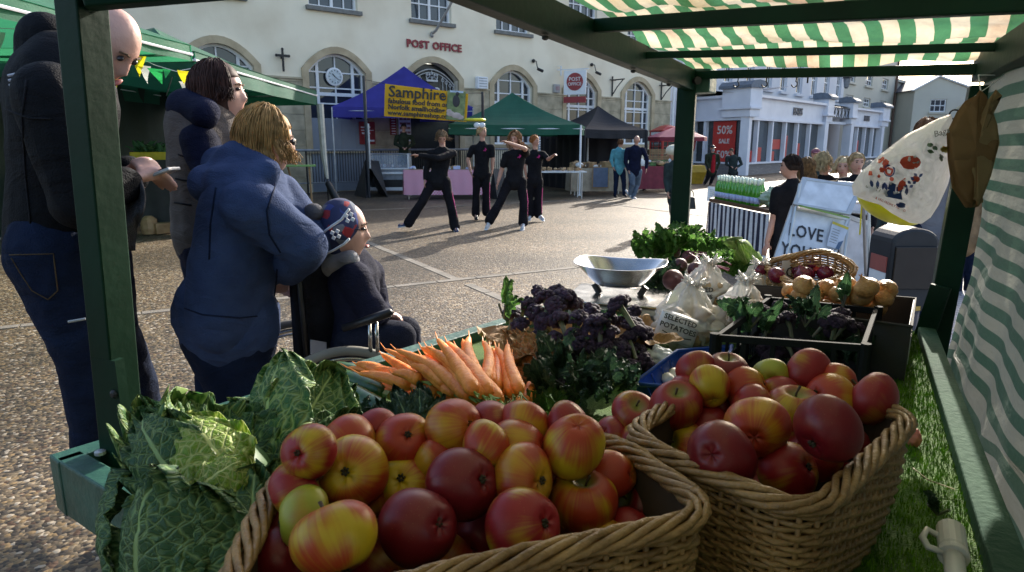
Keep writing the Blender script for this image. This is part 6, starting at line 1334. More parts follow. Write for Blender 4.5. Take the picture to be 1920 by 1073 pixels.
pbt = thing('paper_bag_stack', WY(1842, 175, 1.72), 'stack of brown paper bags hung by one corner from the stall post', 'paper bags')
PBp = [(1838, 168), (1850, 180), (1868, 235), (1872, 268), (1856, 330), (1834, 386), (1822, 388), (1798, 352), (1790, 300), (1788, 250), (1806, 212)]
Mkr = cloth('kraft_bag', (.26, .16, .07), (.4, .22, .07), .3, (.16, .09, .035))
for k in range(7):
    m = MB(); c_ = (1830, 280); n_ = len(PBp); off = k * .006
    def f(u, v, k=k):
        s_ = (u % 1) * n_; i = int(s_) % n_; fr_ = s_ - int(s_); a = PBp[i]; b = PBp[(i + 1) % n_]; x = lerp(c_[0], lerp(a[0], b[0], fr_), v); y = lerp(c_[1], lerp(a[1], b[1], fr_), v)
        w_ = .006 * noise.noise(V((x * .03, y * .03, k * .4))) * v
        return WY(x - k * 2.2 * v * (1 if x < c_[0] else .0) , y + (k % 3) * v, 1.66 + .012 * math.sin(y * .03 + k) + k * .007 + w_ * 2 + (.02 * v if x < c_[0] else 0))
    g0_ = f
    if k == 0: f = lambda u, v: g0_(u, v) + V((.034 * v, -.004, 0)) if g0_(u, 1).x < g0_(0, 0).x else g0_(u, v) + V((0, -.004, 0))
    m.grid(f, 44, 8); o = m.build('paper_sheet', Mkr if k else cloth('pale_kraft', (.34, .25, .13), (.5, .36, .16), .35, (.27, .19, .09)), pbt, smooth=True, solid=.0005)
m = MB(); q = WY(1839, 172, 1.67); m.tube([q, q + V((.002, .02, .04)), V((1.36, 1.95, 1.64))], .0015, 4); m.build('string', Mwhite, pbt)
# white pipe clamp lying against the rail
t = thing('white_pipe', WZ(1795, 1100, TZ), 'white plastic pipe with a clamp collar lying against the right rail at the bottom edge', 'pipe')
Mpvc = mat('white_pvc', (.62, .60, .55), .35, (.5, .48, .44), sc_=12)
a, b = WD(1783, 1000, .86), WD(1800, 1150, .74); d = (b - a).normalized()
m = MB(); m.tube([a, b], .0115, 16); m.build('tube', Mpvc, t, smooth=True)
m = MB(); m.tube([a - d * .012, a - d * .008, a + d * .034, a + d * .038], [.012, .0165, .0165, .0145], 16); m.tube([a + d * .040, a + d * .048], [.0175, .0175], 16); m.build('collar', Mpvc, t, smooth=False, bevel=.001)
m = MB(); s_ = V((-1, .1, .12)).normalized(); c_ = a + d * .012
m.tube([c_ + s_ * .012 - d * .02 * 0, c_ + s_ * .03 - d * .012, c_ + s_ * .036 + d * .006, c_ + s_ * .030 + d * .024, c_ + s_ * .012 + d * .03], .0042, 8); m.build('lug', Mpvc, t, smooth=True)
m = MB(); m.tube([WZ(1712, 878, TZ + .012), WZ(1740, 900, TZ + .02), WZ(1790, 918, TZ + .012)], .0012, 4); o = m.build('straw', mat('straw', (.5, .42, .25), .7)); tag(o, 'thin dry straw lying across the turf next to the apple basket', 'straw')
o = blob('red_cloth', WZ(1712, 820, TZ + .02) + V((-.0, 0, 0)), (.012, .02, .02), mat('pink_cloth', (.6, .2, .16), .7), seed=9); tag(o, 'scrap of pinkish red cloth behind the corner of the far apple basket', 'cloth')
# ================================================================ things standing in the square
def wbx(m, p, sx, sy, sz, rz=0): m.box(V(p) + V((0, 0, sz / 2)), (sx, sy, sz), rz)
# white board easel
Malu = mat('aluminium', (.55, .56, .58), .35, (.48, .49, .5), sc_=10, metal=.6)
Mboard = mat('whiteboard', (.74, .76, .82), .25)
ey = 5.6
eas = thing('sign_board', (3.0, 5.7, 0), 'folding white board easel hand lettered LOVE YOUR with an upper blank panel', 'sign board')
def panel(par, c4, nm, bd=.035, mt=Mboard, name='board_panel'):
    c4 = [V(p) for p in c4]; n_ = (c4[1] - c4[0]).cross(c4[3] - c4[0]).normalized(); cx = sum(c4, V((0, 0, 0))) / 4
    inn = [p.lerp(cx, .0) + (cx - p).normalized() * bd * 1.3 for p in c4]
    m = MB(); m.prism([p - n_ * .006 for p in inn], n_ * .012); pb_ = m.build(name, mt, par)
    m = MB()
    for i in range(4): q = [c4[i], c4[(i + 1) % 4], inn[(i + 1) % 4], inn[i]]; m.hexa([p - n_ * .014 for p in q], [p + n_ * .014 for p in q])
    m.build('frame', Malu, pb_, bevel=.003); return pb_, n_
lo = [WY(1424, 560, ey - .3), WY(1532, 575, ey - .3), WY(1592, 408, ey), WY(1484, 385, ey)]
pl_, n_ = panel(eas, lo, 'lower'); exv = (lo[1] - lo[0]).normalized().lerp((lo[2] - lo[3]).normalized(), .5); eyv = (lo[3] - lo[0]).normalized()
up_ = [WY(1486, 384, ey - .05), WY(1594, 404, ey - .05), WY(1617, 350, ey + .1), WY(1504, 333, ey + .1)]
panel(eas, up_, 'upper')
exv = (lo[2] - lo[3]).normalized(); yv_ = (n_.cross(exv)).normalized(); 
def onlo(x, y):
    d_ = ray(x, y); c0_ = V((0, 0, H)); t_ = (lo[0] - c0_).dot(n_) / d_.dot(n_); return c0_ + d_ * t_ + n_ * .012
Mmark = mat('marker_black', (.02, .02, .03), .5)
for s_, x, y in (('LOVE', 1476, 441), ('YOUR', 1462, 476), ('C', 1450, 515)):
    text('lettering', s_, frame(onlo(x, y), exv, yv_), .15, Mmark, pl_, thick=.004, align='LEFT', sx=.78, spacing=1.1, bold=.002)
fl = [WY(1548, 462, ey - .12), WY(1572, 470, ey - .12), WY(1590, 426, ey - .04), WY(1560, 414, ey - .04)]
m = MB(); m.prism([p + n_ * .014 for p in fl], n_ * .003); fo = m.build('flyer', mat('flyer', (.62, .66, .75), .5), pl_)
m = MB(); m.prism([fl[3].lerp(fl[0], .04) + n_ * .018, fl[3].lerp(fl[0], .14) + n_ * .018, fl[2].lerp(fl[1], .14) + n_ * .018, fl[2].lerp(fl[1], .04) + n_ * .018], n_ * .001); m.build('flyer_heading', Mpy, fo)
m = MB()
for k in range(6): q0 = fl[3].lerp(fl[0], .3 + k * .1) + n_ * .018; q1_ = fl[2].lerp(fl[1], .3 + k * .1) + n_ * .018; m.tube([q0.lerp(q1_, .1), q0.lerp(q1_, .6)], .002, 4)
m.build('flyer_print', Msill, fo)
m = MB(); q0 = fl[1].lerp(fl[0], .05) + n_ * .018; m.prism([q0, q0.lerp(fl[0] + n_ * .018, .3), fl[1].lerp(fl[2], .4).lerp(fl[0], .3) + n_ * .018, fl[1].lerp(fl[2], .4) + n_ * .018], n_ * .001); m.build('flyer_picture', mat('flyer_blue', (.08, .14, .25), .5), fo)
for a, b in (((1592, 406), (1568, 600)), ((1618, 350), (1626, 600)), ((1500, 345), (1452, 600)), ((1545, 380), (1610, 380))):
    m = MB(); m.tube([WY(*a, ey + .02), WY(*b, ey - (.3 if b[0] < 1600 else -.5))], .014, 8); m.build('leg', Malu, eas)
m = MB(); p = WY(1500, 386, ey - .08); q = WY(1590, 408, ey - .08); m.beam(p, q, .05, .015); m.build('pen_tray', mat('green_tray', (.25, .4, .1), .5), eas)
t = thing('sign_board', (3.6, 6.2, 0), 'second white board easel standing partly hidden behind the LOVE YOUR board', 'sign board')
panel(t, [WY(1560, 600, 6.1), WY(1622, 600, 6.1), WY(1628, 415, 6.25), WY(1582, 400, 6.25)], 'back')
panel(t, [WY(1560, 396, 6.3), WY(1630, 404, 6.3), WY(1634, 345, 6.4), WY(1570, 340, 6.4)], 'back2')
m = MB(); m.tube([WY(1628, 345, 6.3), WY(1632, 620, 6.1)], .016, 8); m.build('leg', Malu, t)
# litter bin
by = 4.6; c_ = WY(1690, 500, by); bw = .16
t = thing('litter_bin', (c_.x, by, 0), 'round topped black litter bin with a red and white side panel behind the stall', 'litter bin')
pr = [(-bw, .0), (-bw, .0)]; top = WY(1690, 424, by).z; m = MB()
prof = [(-bw, .32), (-bw, top - .10)] + [(-bw * math.cos(a) , top - .10 + .10 * math.sin(a)) for a in [k * math.pi / 12 for k in range(1, 12)]] + [(bw, top - .10), (bw, .32)]
m.prism([V((c_.x + x, by - .14, z)) for x, z in prof], (0, .30, 0)); m.build('bin_hood', mat('bin_grey', (.028, .03, .036), .5, (.02, .022, .026), rv=.08, spec=.3), t, bevel=.02)
m = MB(); m.prism([V((c_.x + x * .88, by - .155, z)) for x, z in [(-bw, .48), (-bw, top - .12), (bw, top - .12), (bw, .48)]], (0, .02, 0)); m.build('opening', mat('bin_dark', (.008, .009, .01), .08), t, bevel=.006)
m = MB(); m.lathe((c_.x, by, 0), [(bw * .86, 0), (bw * .9, .3), (bw * .95, .33)], 20); m.build('bin_body', mat('bin_navy', (.02, .025, .05), .4), t)
m = MB(); m.lathe((c_.x, by - .0, .33), [(bw * 1.02, 0), (bw * 1.02, .03)], 24); m.build('gold_band', mat('gold_band', (.5, .3, .04), .4), t)
[MB().box((c_.x - bw - .004, by + .0, .42 + k * .11), (.008, .2, .108)).build('red_panel', mat('panel_red', (.4, .1, .08), .5), t) for k in (0, 2)]; m = MB(); m.box((c_.x - bw - .004, by, .53), (.008, .2, .108)); m.build('white_panel', Mwhite, t)
# bottle table with striped cloth
ty = 8.6; p0, p1 = WY(1322, 352, ty + .5), WY(1440, 380, ty - .5); zt_ = WY(1335, 362, ty + .3).z
tb = thing('display_table', WZ(1380, 440, 0), 'small table draped in blue and white striped cloth, green bottles on top', 'table')
tl, tr_ = WY(1330, 362, ty + .25), WY(1445, 382, ty - .35); tl.z = tr_.z = .74; tl = WZ(1330, 372, .74); tr_ = WZ(1442, 394, .74)
dv_ = (tr_ - tl); bk = V((.55, 1.0, 0)).normalized() * .75
m = MB(); m.prism([tl, tr_, tr_ + bk, tl + bk], (0, 0, -.04)); m.build('wooden_top', mat('brown_wood', (.12, .055, .025), .6), tb)
Mst = stripes('striped_cloth', 0, 13, (.012, .02, .055), (.72, .74, .8), (.01, .01, .03), (.5, .5, .5), .05, stain=False)
m = MB(); m.grid(lambda u, v: tl.lerp(tr_, u) + V((.012 * math.sin(u * 50) * v, -.01 - .02 * v - .015 * math.sin(u * 50 + 1) * v, -.05 - .66 * v)), 90, 6); m.build('striped_cloth', Mst, tb, smooth=True)
m = MB(); m.grid(lambda u, v: tl.lerp(tl + bk, u) + V((-.01 - .02 * v, .01 * math.sin(u * 30) * v, -.05 - .66 * v)), 30, 6); m.build('striped_cloth', Mst, tb, smooth=True)
for f_ in (.05, .95):
    m = MB(); m.box(tl.lerp(tr_, f_) + bk * .1 + V((0, 0, -.40)), (.06, .05, .68)); m.build('leg', mat('brown_wood', (.12, .055, .025), .6), tb)
for k, (a, b, c2_) in enumerate(((1323, 348, -.04), (1366, 352, .1))):
    p = WZ(a + 12, b + 8, .77) + V((0, -.03, 0)); o_ = thing('paper_notice', p, ('white hand written notice hanging at the left end of the bottle table', 'tilted white paper notice on the front edge of the bottle table')[k], 'notice'); m = MB(); m.box(p + V((0, -.03, -.06 if not k else .0)), (.17, .004, .22 if not k else .14), q=Quaternion((0, 1, 0), (.05, -.45)[k]) @ Quaternion((1, 0, 0), -.15)); m.build('sheet', Mprint, o_)
    m = MB(); [m.box(p + V((0, -.036, .0 - r_ * .03)), (.10, .002, .006), q=Quaternion((0, 1, 0), (.05, -.45)[k])) for r_ in range(4)]; m.build('handwriting', Mink, o_)
Mbot = mat('green_bottle', (.10, .42, .03), .12, (.07, .3, .02), sc_=30, spec=.8, trans=.35); Mfoil = mat('bottle_foil', (.62, .68, .6), .3, metal=.4); Mblab = mat('bottle_label', (.5, .55, .8), .5)
def lathe_mesh(name, prof, mt, n=12):
    m = MB(); m.lathe((0, 0, 0), prof, n); me = bpy.data.meshes.new(name); me.from_pydata(m.v, [], m.f); me.materials.append(mt); me.polygons.foreach_set('use_smooth', [True] * len(me.polygons)); return me
bme = lathe_mesh('bottle', [(.03, 0), (.036, .005), (.036, .15), (.032, .18), (.014, .23), (.013, .28)], Mbot); cme = lathe_mesh('foil_cap', [(.014, .24), (.015, .25), (.016, .30), (.014, .305)], Mfoil); lme = lathe_mesh('label', [(.0368, .03), (.0368, .10)], Mblab)
rn_ = random.Random(6)
for row in range(3):
    for k in range(13):
        f_ = (k + .5) / 13; p = tl.lerp(tr_, .08 + f_ * .74) + bk * (.15 + row * .22) + V((rn_.uniform(-.01, .01), 0, .0))
        o = bpy.data.objects.new('bottle', bme); COL.objects.link(o); o.location = p; s_ = 1.0; tag(o, 'green glass bottle with pale foil neck in the ' + ('front', 'middle', 'back')[row] + ' row on the striped table', 'bottle', 'green bottles in rows on the striped table')
        for me in (cme, lme): q = bpy.data.objects.new(me.name, me); COL.objects.link(q); q.parent = o
p = tl.lerp(tr_, .93) + bk * .3; o = blob('plant_bunch', p + V((.1, .1, .1)), (.14, .1, .1), mat('wrapped_greens', (.45, .5, .4), .5, (.15, .25, .1), sc_=14), seed=12, am=.5); tag(o, 'cellophane wrapped green bunch at the right end of the bottle table', 'bunch')
# phone box
pb0 = WY(1250, 238, 26); base = V((pb0.x + .0, 26, 0)); hz = 2.18; rz = R(20)
t = thing('phone_box', base, 'red telephone box with domed top at the corner of the cream building', 'telephone box')
Mpr_ = mat('phone_red', (.42, .012, .012), .3, (.34, .01, .01), rv=.05); rm = Matrix.Rotation(rz, 3, 'Z')
def pbx(m, x0, x1, y0, y1, z0, z1): m.hexa([base + rm @ V(p) for p in ((x0, y0, z0), (x1, y0, z0), (x1, y1, z0), (x0, y1, z0))], [base + rm @ V(p) for p in ((x0, y0, z1), (x1, y0, z1), (x1, y1, z1), (x0, y1, z1))])
m = MB()
for x, y in ((-.45, -.45), (.37, -.45), (-.45, .37), (.37, .37)): pbx(m, x, x + .08, y, y + .08, 0, 1.75)
pbx(m, -.45, .45, -.45, .45, 1.75, 1.95); pbx(m, -.49, .49, -.49, .49, 1.93, 1.97); pbx(m, -.44, .44, -.44, .44, 0, .25); m.build('red_frame', Mpr_, t, bevel=.01)
m = MB(); m.grid(lambda u, v: base + rm @ V(((u - .5) * .9, (v - .5) * .9, 1.97 + .2 * (1 - max(abs(u - .5) * 2, 0) ** 2.2) * (1 - abs((v - .5) * 2) ** 2.2) ** .5)), 14, 14); m.build('domed_roof', Mpr_, t, smooth=True)
m = MB(); pbx(m, -.37, .37, -.42, -.41, .3, 1.72); pbx(m, -.42, -.41, -.37, .37, .3, 1.72); gp_ = m.build('glazing', Mglass, t)
m = MB()
for k in range(1, 8): pbx(m, -.37, .37, -.435, -.425, .25 + k * .185, .265 + k * .185); pbx(m, -.435, -.425, -.37, .37, .25 + k * .185, .265 + k * .185)
for x in (-.2, .2): pbx(m, x - .01, x + .01, -.436, -.424, .25, 1.75); pbx(m, -.436, -.424, x - .01, x + .01, .25, 1.75)
m.build('glazing_bars', Mpr_, gp_)
m = MB(); pbx(m, -.33, .33, -.47, -.452, 1.79, 1.9); pbx(m, -.47, -.452, -.33, .33, 1.79, 1.9); sg = m.build('sign_panel', Mprint, t)
text('lettering', 'TELEPHONE', frame(base + rm @ V((0, -.475, 1.81)), rm @ V((1, 0, 0)), (0, 0, 1)), .11, Mink, sg, thick=.004)
# parasol near it
pc_ = WY(1270, 243, 22.5); t = thing('market_parasol', (pc_.x, 22.5, 0), 'faded pink and maroon market parasol behind the middle stall post', 'parasol')
m = MB(); ap = pc_ + V((0, 0, .12))
n8 = 8; ring_ = [V((pc_.x + 1.0 * math.cos(a), 22.5 + 1.0 * math.sin(a), pc_.z - .25)) for a in [k * math.pi / 4 for k in range(8)]]
m.v = [ap] + ring_; m.f = [(0, 1 + k, 1 + (k + 1) % 8) for k in range(8)]; m.build('canopy', cloth('faded_pink', (.5, .16, .22), (.6, .2, .28), .35), t)
m = MB(); k8 = ring_ + ring_[:1]
for a, b in zip(k8, k8[1:]): m.add([a, b, b - V((0, 0, .12)), a - V((0, 0, .12))], [(0, 1, 2, 3)])
m.build('valance', cloth('maroon', (.22, .03, .05), (.25, .03, .05), .2), t)
m = MB(); m.tube([ap, V((pc_.x, 22.5, 0))], .03, 6); m.build('pole', Mwhite, t)
m = MB(); q = WY(1298, 255, 22.4); m.cap(q, q - V((-.05, 0, .45)), .16, .05); m.build('folded_corner', cloth('maroon', (.22, .03, .05), (.25, .03, .05), .2), t)
# produce trestle, wooden stands under the parasol
def trestle(label, px, py, Y_, w_, d_, h_, mt, cloth_=None, grp=None, rz=0, items=None, name='trestle_table'):
    p = WY(px, py, Y_); b = V((p.x, Y_, 0)); t = thing(name, b, label, 'table', grp); r_ = Matrix.Rotation(rz, 3, 'Z'); m = MB(); m.box(b + V((0, 0, h_ - .02)), (w_, d_, .035), rz); m.build('table_top', mt, t)
    for sx_ in (-1, 1):
        for sy_ in (-1, 1): m = MB(); q = b + r_ @ V((sx_ * (w_ / 2 - .12), sy_ * (d_ / 2 - .06), 0)); m.tube([q, q + V((0, 0, h_ - .04))], .018, 6); m.build('leg', Malu, t)
    if cloth_:
        m = MB(); nx = max(10, int(w_ * 20)); m.grid(lambda u, v: b + r_ @ V(((u - .5) * w_, -d_ / 2 - .01 - .03 * v - .012 * math.sin(u * nx) * v, h_ + .002 - v * (h_ - .12))), nx * 2, 4); m.grid(lambda u, v: b + r_ @ V((-w_ / 2 - .01 - .03 * v, (u - .5) * d_, h_ + .002 - v * (h_ - .12))), 20, 4); m.build('tablecloth', cloth_, t, smooth=True)
    return t, b
Mcheck = bpy.data.materials.new('pink_gingham'); Mcheck.use_nodes = True; _t = Mcheck.node_tree; _c = _t.nodes.new('ShaderNodeTexChecker'); _tc = _t.nodes.new('ShaderNodeTexCoord'); _t.links.new(_tc.outputs['Object'], _c.inputs[0]); _c.inputs['Scale'].default_value = 26; _c.inputs[1].default_value = (.66, .14, .27, 1); _c.inputs[2].default_value = (.72, .5, .58, 1); _t.links.new(_c.outputs[0], _t.nodes['Principled BSDF'].inputs[0])
Mwood = mat('pale_wood', (.34, .21, .1), .6, (.24, .14, .06), sc_=10); Mmix = mat('mixed_goods', (.45, .3, .15), .6, (.1, .06, .04), sc_=9, contrast=(.4, .6)); Mgr2 = mat('green_goods', (.1, .2, .05), .6, (.04, .08, .02), sc_=10)
t_, b = trestle('table under pink gingham cloth behind the front dancers', 832, 330, 18.4, 2.1, .7, .78, Mwood, Mcheck, rz=.05)
def goods(label, b, w_, d_, z, n, mts, seed, name='goods', smin=.05, smax=.12, cat='goods'):
    rn_ = random.Random(seed); t = thing(name, b + V((0, 0, z)), label, cat)
    for k in range(n):
        q = b + V((rn_.uniform(-w_ / 2, w_ / 2), rn_.uniform(-d_ / 2, d_ / 2), z)); s_ = rn_.uniform(smin, smax); m = MB()
        if k % 3 == 0: m.box(q + V((0, 0, s_ * .4)), (s_ * 1.4, s_, s_ * .8), rn_.uniform(0, 3))
        elif k % 3 == 1: m.lathe(q, [(s_ * .4, 0), (s_ * .45, s_ * .3), (s_ * .42, s_ * .8), (s_ * .2, s_)], 10)
        else: m.ell(q + V((0, 0, s_ * .35)), (s_ * .6, s_ * .5, s_ * .38), nu=12, nv=8)
        m.build(('packet', 'jar', 'loaf')[k % 3], mts[k % len(mts)], t)
    return t
goods('loaves, jars and packets spread along the gingham table', b, 1.9, .4, .79, 40, [Mmix, Mwood, Mblab, Mprint], 3)
t_, b = trestle('white trestle table under the green gazebo with goods beside the rightmost dancer', 1045, 320, 18.5, 1.5, .7, .74, Mprint, rz=.1)
goods('brown loaves and packets on the white trestle table', b, 1.3, .4, .75, 22, [Mmix, Mwood], 5)
t_, b = trestle('table with pale cloth in front of the black gazebo', 1120, 325, 19.8, 1.7, .6, .78, Mwood, mat('calico', (.42, .34, .25), .8), rz=.15)
goods('wooden boxes and paper packets stacked on the calico covered table', b, 1.5, .4, .79, 34, [Mwood, Mmix, Mprint], 6, smin=.08, smax=.22)
t = thing('chalk_sign', WY(1127, 335, 19.3), 'blue grey framed notice board leaning on the calico covered table', 'notice board'); q = WY(1126, 333, 19.3); m = MB(); m.box(q, (.42, .03, .55)); m.build('slate', mat('slate_blue', (.09, .12, .2), .5), t); m = MB(); m.box(q + V((0, .005, 0)), (.47, .02, .6)); m.build('frame', Mwood, t)
t_, b = trestle('produce table with green and white vegetables left of the old shopper', 1232, 330, 21, 1.8, .9, .8, Mwood, mat('maroon_sheet', (.2, .02, .04), .7), rz=.2)
goods('leafy vegetables and paper sacks on the produce table', b, 1.6, .6, .81, 34, [Mgr2, Mprint, Mmix], 8, smin=.1, smax=.22)
t = thing('crate_stack', WY(1232, 290, 22.2), 'stack of pale wooden slatted crates in front of the telephone box', 'crates'); q = WY(1236, 300, 22.2)
for r_ in range(4):
    m = MB(); [m.box(V((q.x, 22.2 - .2, .55 + r_ * .2 + k * .06)), (.75, .02, .045)) for k in range(3)]; [m.box(V((q.x + x, 22.2, .6 + r_ * .2)), (.03, .4, .18)) for x in (-.36, .36)]; m.build('wooden_crate', Mwood, t)
t = thing('yellow_grit_bin', WZ(1296, 345, 0), 'yellow grit bin beside the department store window', 'grit bin'); q = WZ(1296, 345, 0); m = MB(); m.hexa([q + V((x, y, 0)) for x, y in ((-.42, 0), (.42, 0), (.42, .6), (-.42, .6))], [q + V((x, y, .42)) for x, y in ((-.52, -.08), (.52, -.08), (.52, .65), (-.52, .65))]); m.build('bin_body', mat('grit_yellow', (.55, .34, .02), .5), t); m = MB(); m.hexa([q + V((x, y, .42)) for x, y in ((-.56, -.1), (.56, -.1), (.56, .68), (-.56, .68))], [q + V((x, y, .68)) for x, y in ((-.5, .1), (.5, .1), (.5, .6), (-.5, .6))]); m.build('lid', mat('grit_yellow', (.55, .34, .02), .5), t, bevel=.02)
# chiller, chalk board, white tubs
cp_ = WZ(728, 364, 0); t = thing('chiller_counter', cp_, 'white and grey refrigerated display counter with sloping glass, full of meat packs', 'chiller'); cw_ = 1.25
def cb(m, x0, x1, y0, y1, z0, z1): m.hexa([cp_ + V(p) for p in ((x0, y0, z0), (x1, y0, z0), (x1, y1, z0), (x0, y1, z0))], [cp_ + V(p) for p in ((x0, y0, z1), (x1, y0, z1), (x1, y1, z1), (x0, y1, z1))])
Mgry = mat('chiller_grey', (.3, .32, .36), .4)
m = MB(); cb(m, -.6, .62, 0, .7, .1, .2); cb(m, -.62, .64, -.02, .72, .58, .64); cb(m, -.62, .64, -.02, .72, .72, .76); m.build('white_trim', Mwhite, t, bevel=.01)
m = MB(); cb(m, -.6, .62, .03, .7, .2, .58); cb(m, -.6, .62, .02, .7, .64, .72); m.build('cabinet', Mgry, t)
m = MB(); cb(m, -.5, .55, .0, .04, .2, .42); m.build('grille', Mblack, t)
m = MB(); m.hexa([cp_ + V(p) for p in ((-.6, 0, .76), (.62, 0, .76), (.62, .02, .76), (-.6, .02, .76))], [cp_ + V(p) for p in ((-.6, .3, 1.15), (.62, .3, 1.15), (.62, .32, 1.15), (-.6, .32, 1.15))]); m.build('glass_screen', mat('chiller_glass', (.5, .56, .62), .1, alpha=.3), t)
for x_ in (-.62, .6): m = MB(); cb(m, x_, x_ + .05, .0, .5, .76, 1.18); m.build('end_panel', Mwhite, t)
m = MB(); m.tube([cp_ + V((-.6, .31, 1.17)), cp_ + V((.63, .31, 1.17))], .02, 6); m.build('top_rail', Malu, t)
goods('sausages and meat packs laid out inside the chiller counter', cp_ + V((0, .32, 0)), 1.0, .35, .78, 30, [mat('meat', (.4, .2, .18), .5), Mprint, mat('meat_pale', (.5, .38, .35), .5)], 12, cat='meat packs')
for k in range(2):
    q = WZ(775 + k * 14, 365, 0) + V((-.2, .3, 0)); o_ = thing('cool_box', q, ('small white box with a blue mark left of the gingham table leg', 'small white box right of the blue marked one, under the gingham cloth')[k], 'box'); m = MB(); wbx(m, q, .17, .17, .22); m.build('box_body', Mprint, o_, bevel=.01); m = MB(); m.box(q + V((0, -.09, .12)), (.1, .004, .08)); m.build('blue_mark', Mblab, o_)
Mch = mat('chalkboard', (.012, .014, .016), .55, (.03, .03, .035), sc_=6)
def aboard(label, pa, pb, pc2, pd, pe, yb, rows, nm='chalk_board'):
    t = thing(nm, WZ(*pa), label, 'chalk board'); a, b = WZ(*pa), WZ(*pb); c_, d = WY(*pc2, a.y + .25), WY(*pd, b.y + .25); n_ = (b - a).cross(d - a).normalized()
    m = MB(); m.prism([a, b, c_, d], n_ * .025); f = m.build('front_panel', Mch, t)
    m = MB(); e1, e2 = WZ(*pe), WZ(pe[0] - 22, pe[1] - 6) ; m.prism([e1, c_, d, e2 + V((0, .3, 0))], V((0, .02, 0))); m.build('back_panel', Mch, t)
    m = MB()
    for r_ in range(rows):
        v = .2 + r_ * .65 / rows; p, q = a.lerp(d, v), b.lerp(c_, v)
        pts = [p.lerp(q, .2 + .6 * k / 14) + V((0, 0, .02 * math.sin(k * 2.3 + r_))) + n_ * .03 for k in range(15)]; m.tube(pts, .005, 4)
    m.build('chalk_writing', mat('chalk', (.3, .3, .3), .8), f); return t
aboard('black folding chalk board in front of the chiller counter', (666, 366), (688, 372), (710, 302), (686, 300), (727, 370), 0, 7)
aboard('small dark chalk board standing behind the two middle dancers', (918, 372), (934, 374), (945, 318), (926, 316), (948, 372), 0, 5)
sh = thing('folding_shelf', WZ(650, 352), 'low metal shelf stand left of the chalk board', 'shelf'); q = WZ(652, 356)
for z in (.68, .22): m = MB(); m.box(q + V((0, .2, z)), (.72, .45, .025)); m.build('shelf_board', Malu, sh)
for x, y in ((-.34, 0), (.34, 0), (-.34, .4), (.34, .4)): m = MB(); m.tube([q + V((x, y, 0)), q + V((x, y, .68))], .015, 5); m.build('leg', Malu, sh)
for k in range(5):
    x, z = ((-.22, .7), (.02, .7), (.24, .7), (-.1, .24), (.18, .24))[k]; o_ = thing('white_tub', q + V((x, .2, z)), ('leftmost white tub on the top shelf', 'middle white tub on the top shelf', 'right white tub on the top shelf next to the chalk board', 'left white tub on the low shelf', 'right stacked white tub on the low shelf')[k], 'tub', 'white plastic tubs on the shelf stand')
    m = MB(); m.hexa([q + V((x + a, .2 + b, z)) for a, b in ((-.09, -.13), (.09, -.13), (.09, .13), (-.09, .13))], [q + V((x + a, .2 + b, z + .17)) for a, b in ((-.11, -.15), (.11, -.15), (.11, .15), (-.11, .15))]); m.build('tub_body', Mprint, o_, bevel=.006)
    m = MB(); m.box(q + V((x, .2, z + .175)), (.235, .31, .015)); m.build('tub_rim', Mprint, o_)
t = thing('side_table', WY(560, 312, 14.5), 'small wooden folding table with a green cloth at the edge of the dark green gazebo', 'table'); q = WY(560, 311, 14.5); m = MB(); m.box(q, (.7, .5, .03), .3); m.build('green_top', mat('lime_cloth', (.2, .4, .12), .6), t)
for x in (-.2, .25): m = MB(); m.tube([q + V((x, -.1, -.02)), V((q.x + x * .6 + .12, 14.4, 0))], .022, 6); m.build('leg', Mwood, t)
t = thing('yellow_crate', WY(287, 295, 11.5), 'yellow plastic crate of dark leafy plants on a bench under the green gazebo', 'crate'); q = WY(288, 293, 11.5); m = MB(); m.box(q, (.6, .4, .14), .1); m.build('crate_body', mat('crate_yellow', (.6, .45, .02), .5), t, bevel=.01)
m = MB(); rn_ = random.Random(8)
for k in range(46):
    a = rn_.uniform(0, 6.28); b_ = q + V((rn_.uniform(-.26, .26), rn_.uniform(-.15, .15), .06)); leaf(m, b_, b_ + V((math.cos(a) * .2, math.sin(a) * .15, rn_.uniform(.02, .2))), .09, (0, -.3, 1), nu=6, nv=6, ruff=.004, crumple=.004)
m.build('plants', Mbl, t, smooth=True)
t_, b = trestle('dark bench with boxes in the shade under the green gazebo', 290, 318, 11.5, 2.2, .8, 1.2, mat('dark_bench', (.05, .04, .035), .7), mat('dark_cloth', (.03, .03, .03), .8))
goods('brown cartons stacked beside the dark bench', V((b.x + .4, 10.8, 0)), 1.0, .3, .02, 6, [mat('carton', (.2, .06, .03), .7), Mwood], 20, smin=.2, smax=.3, name='cartons', cat='cartons')
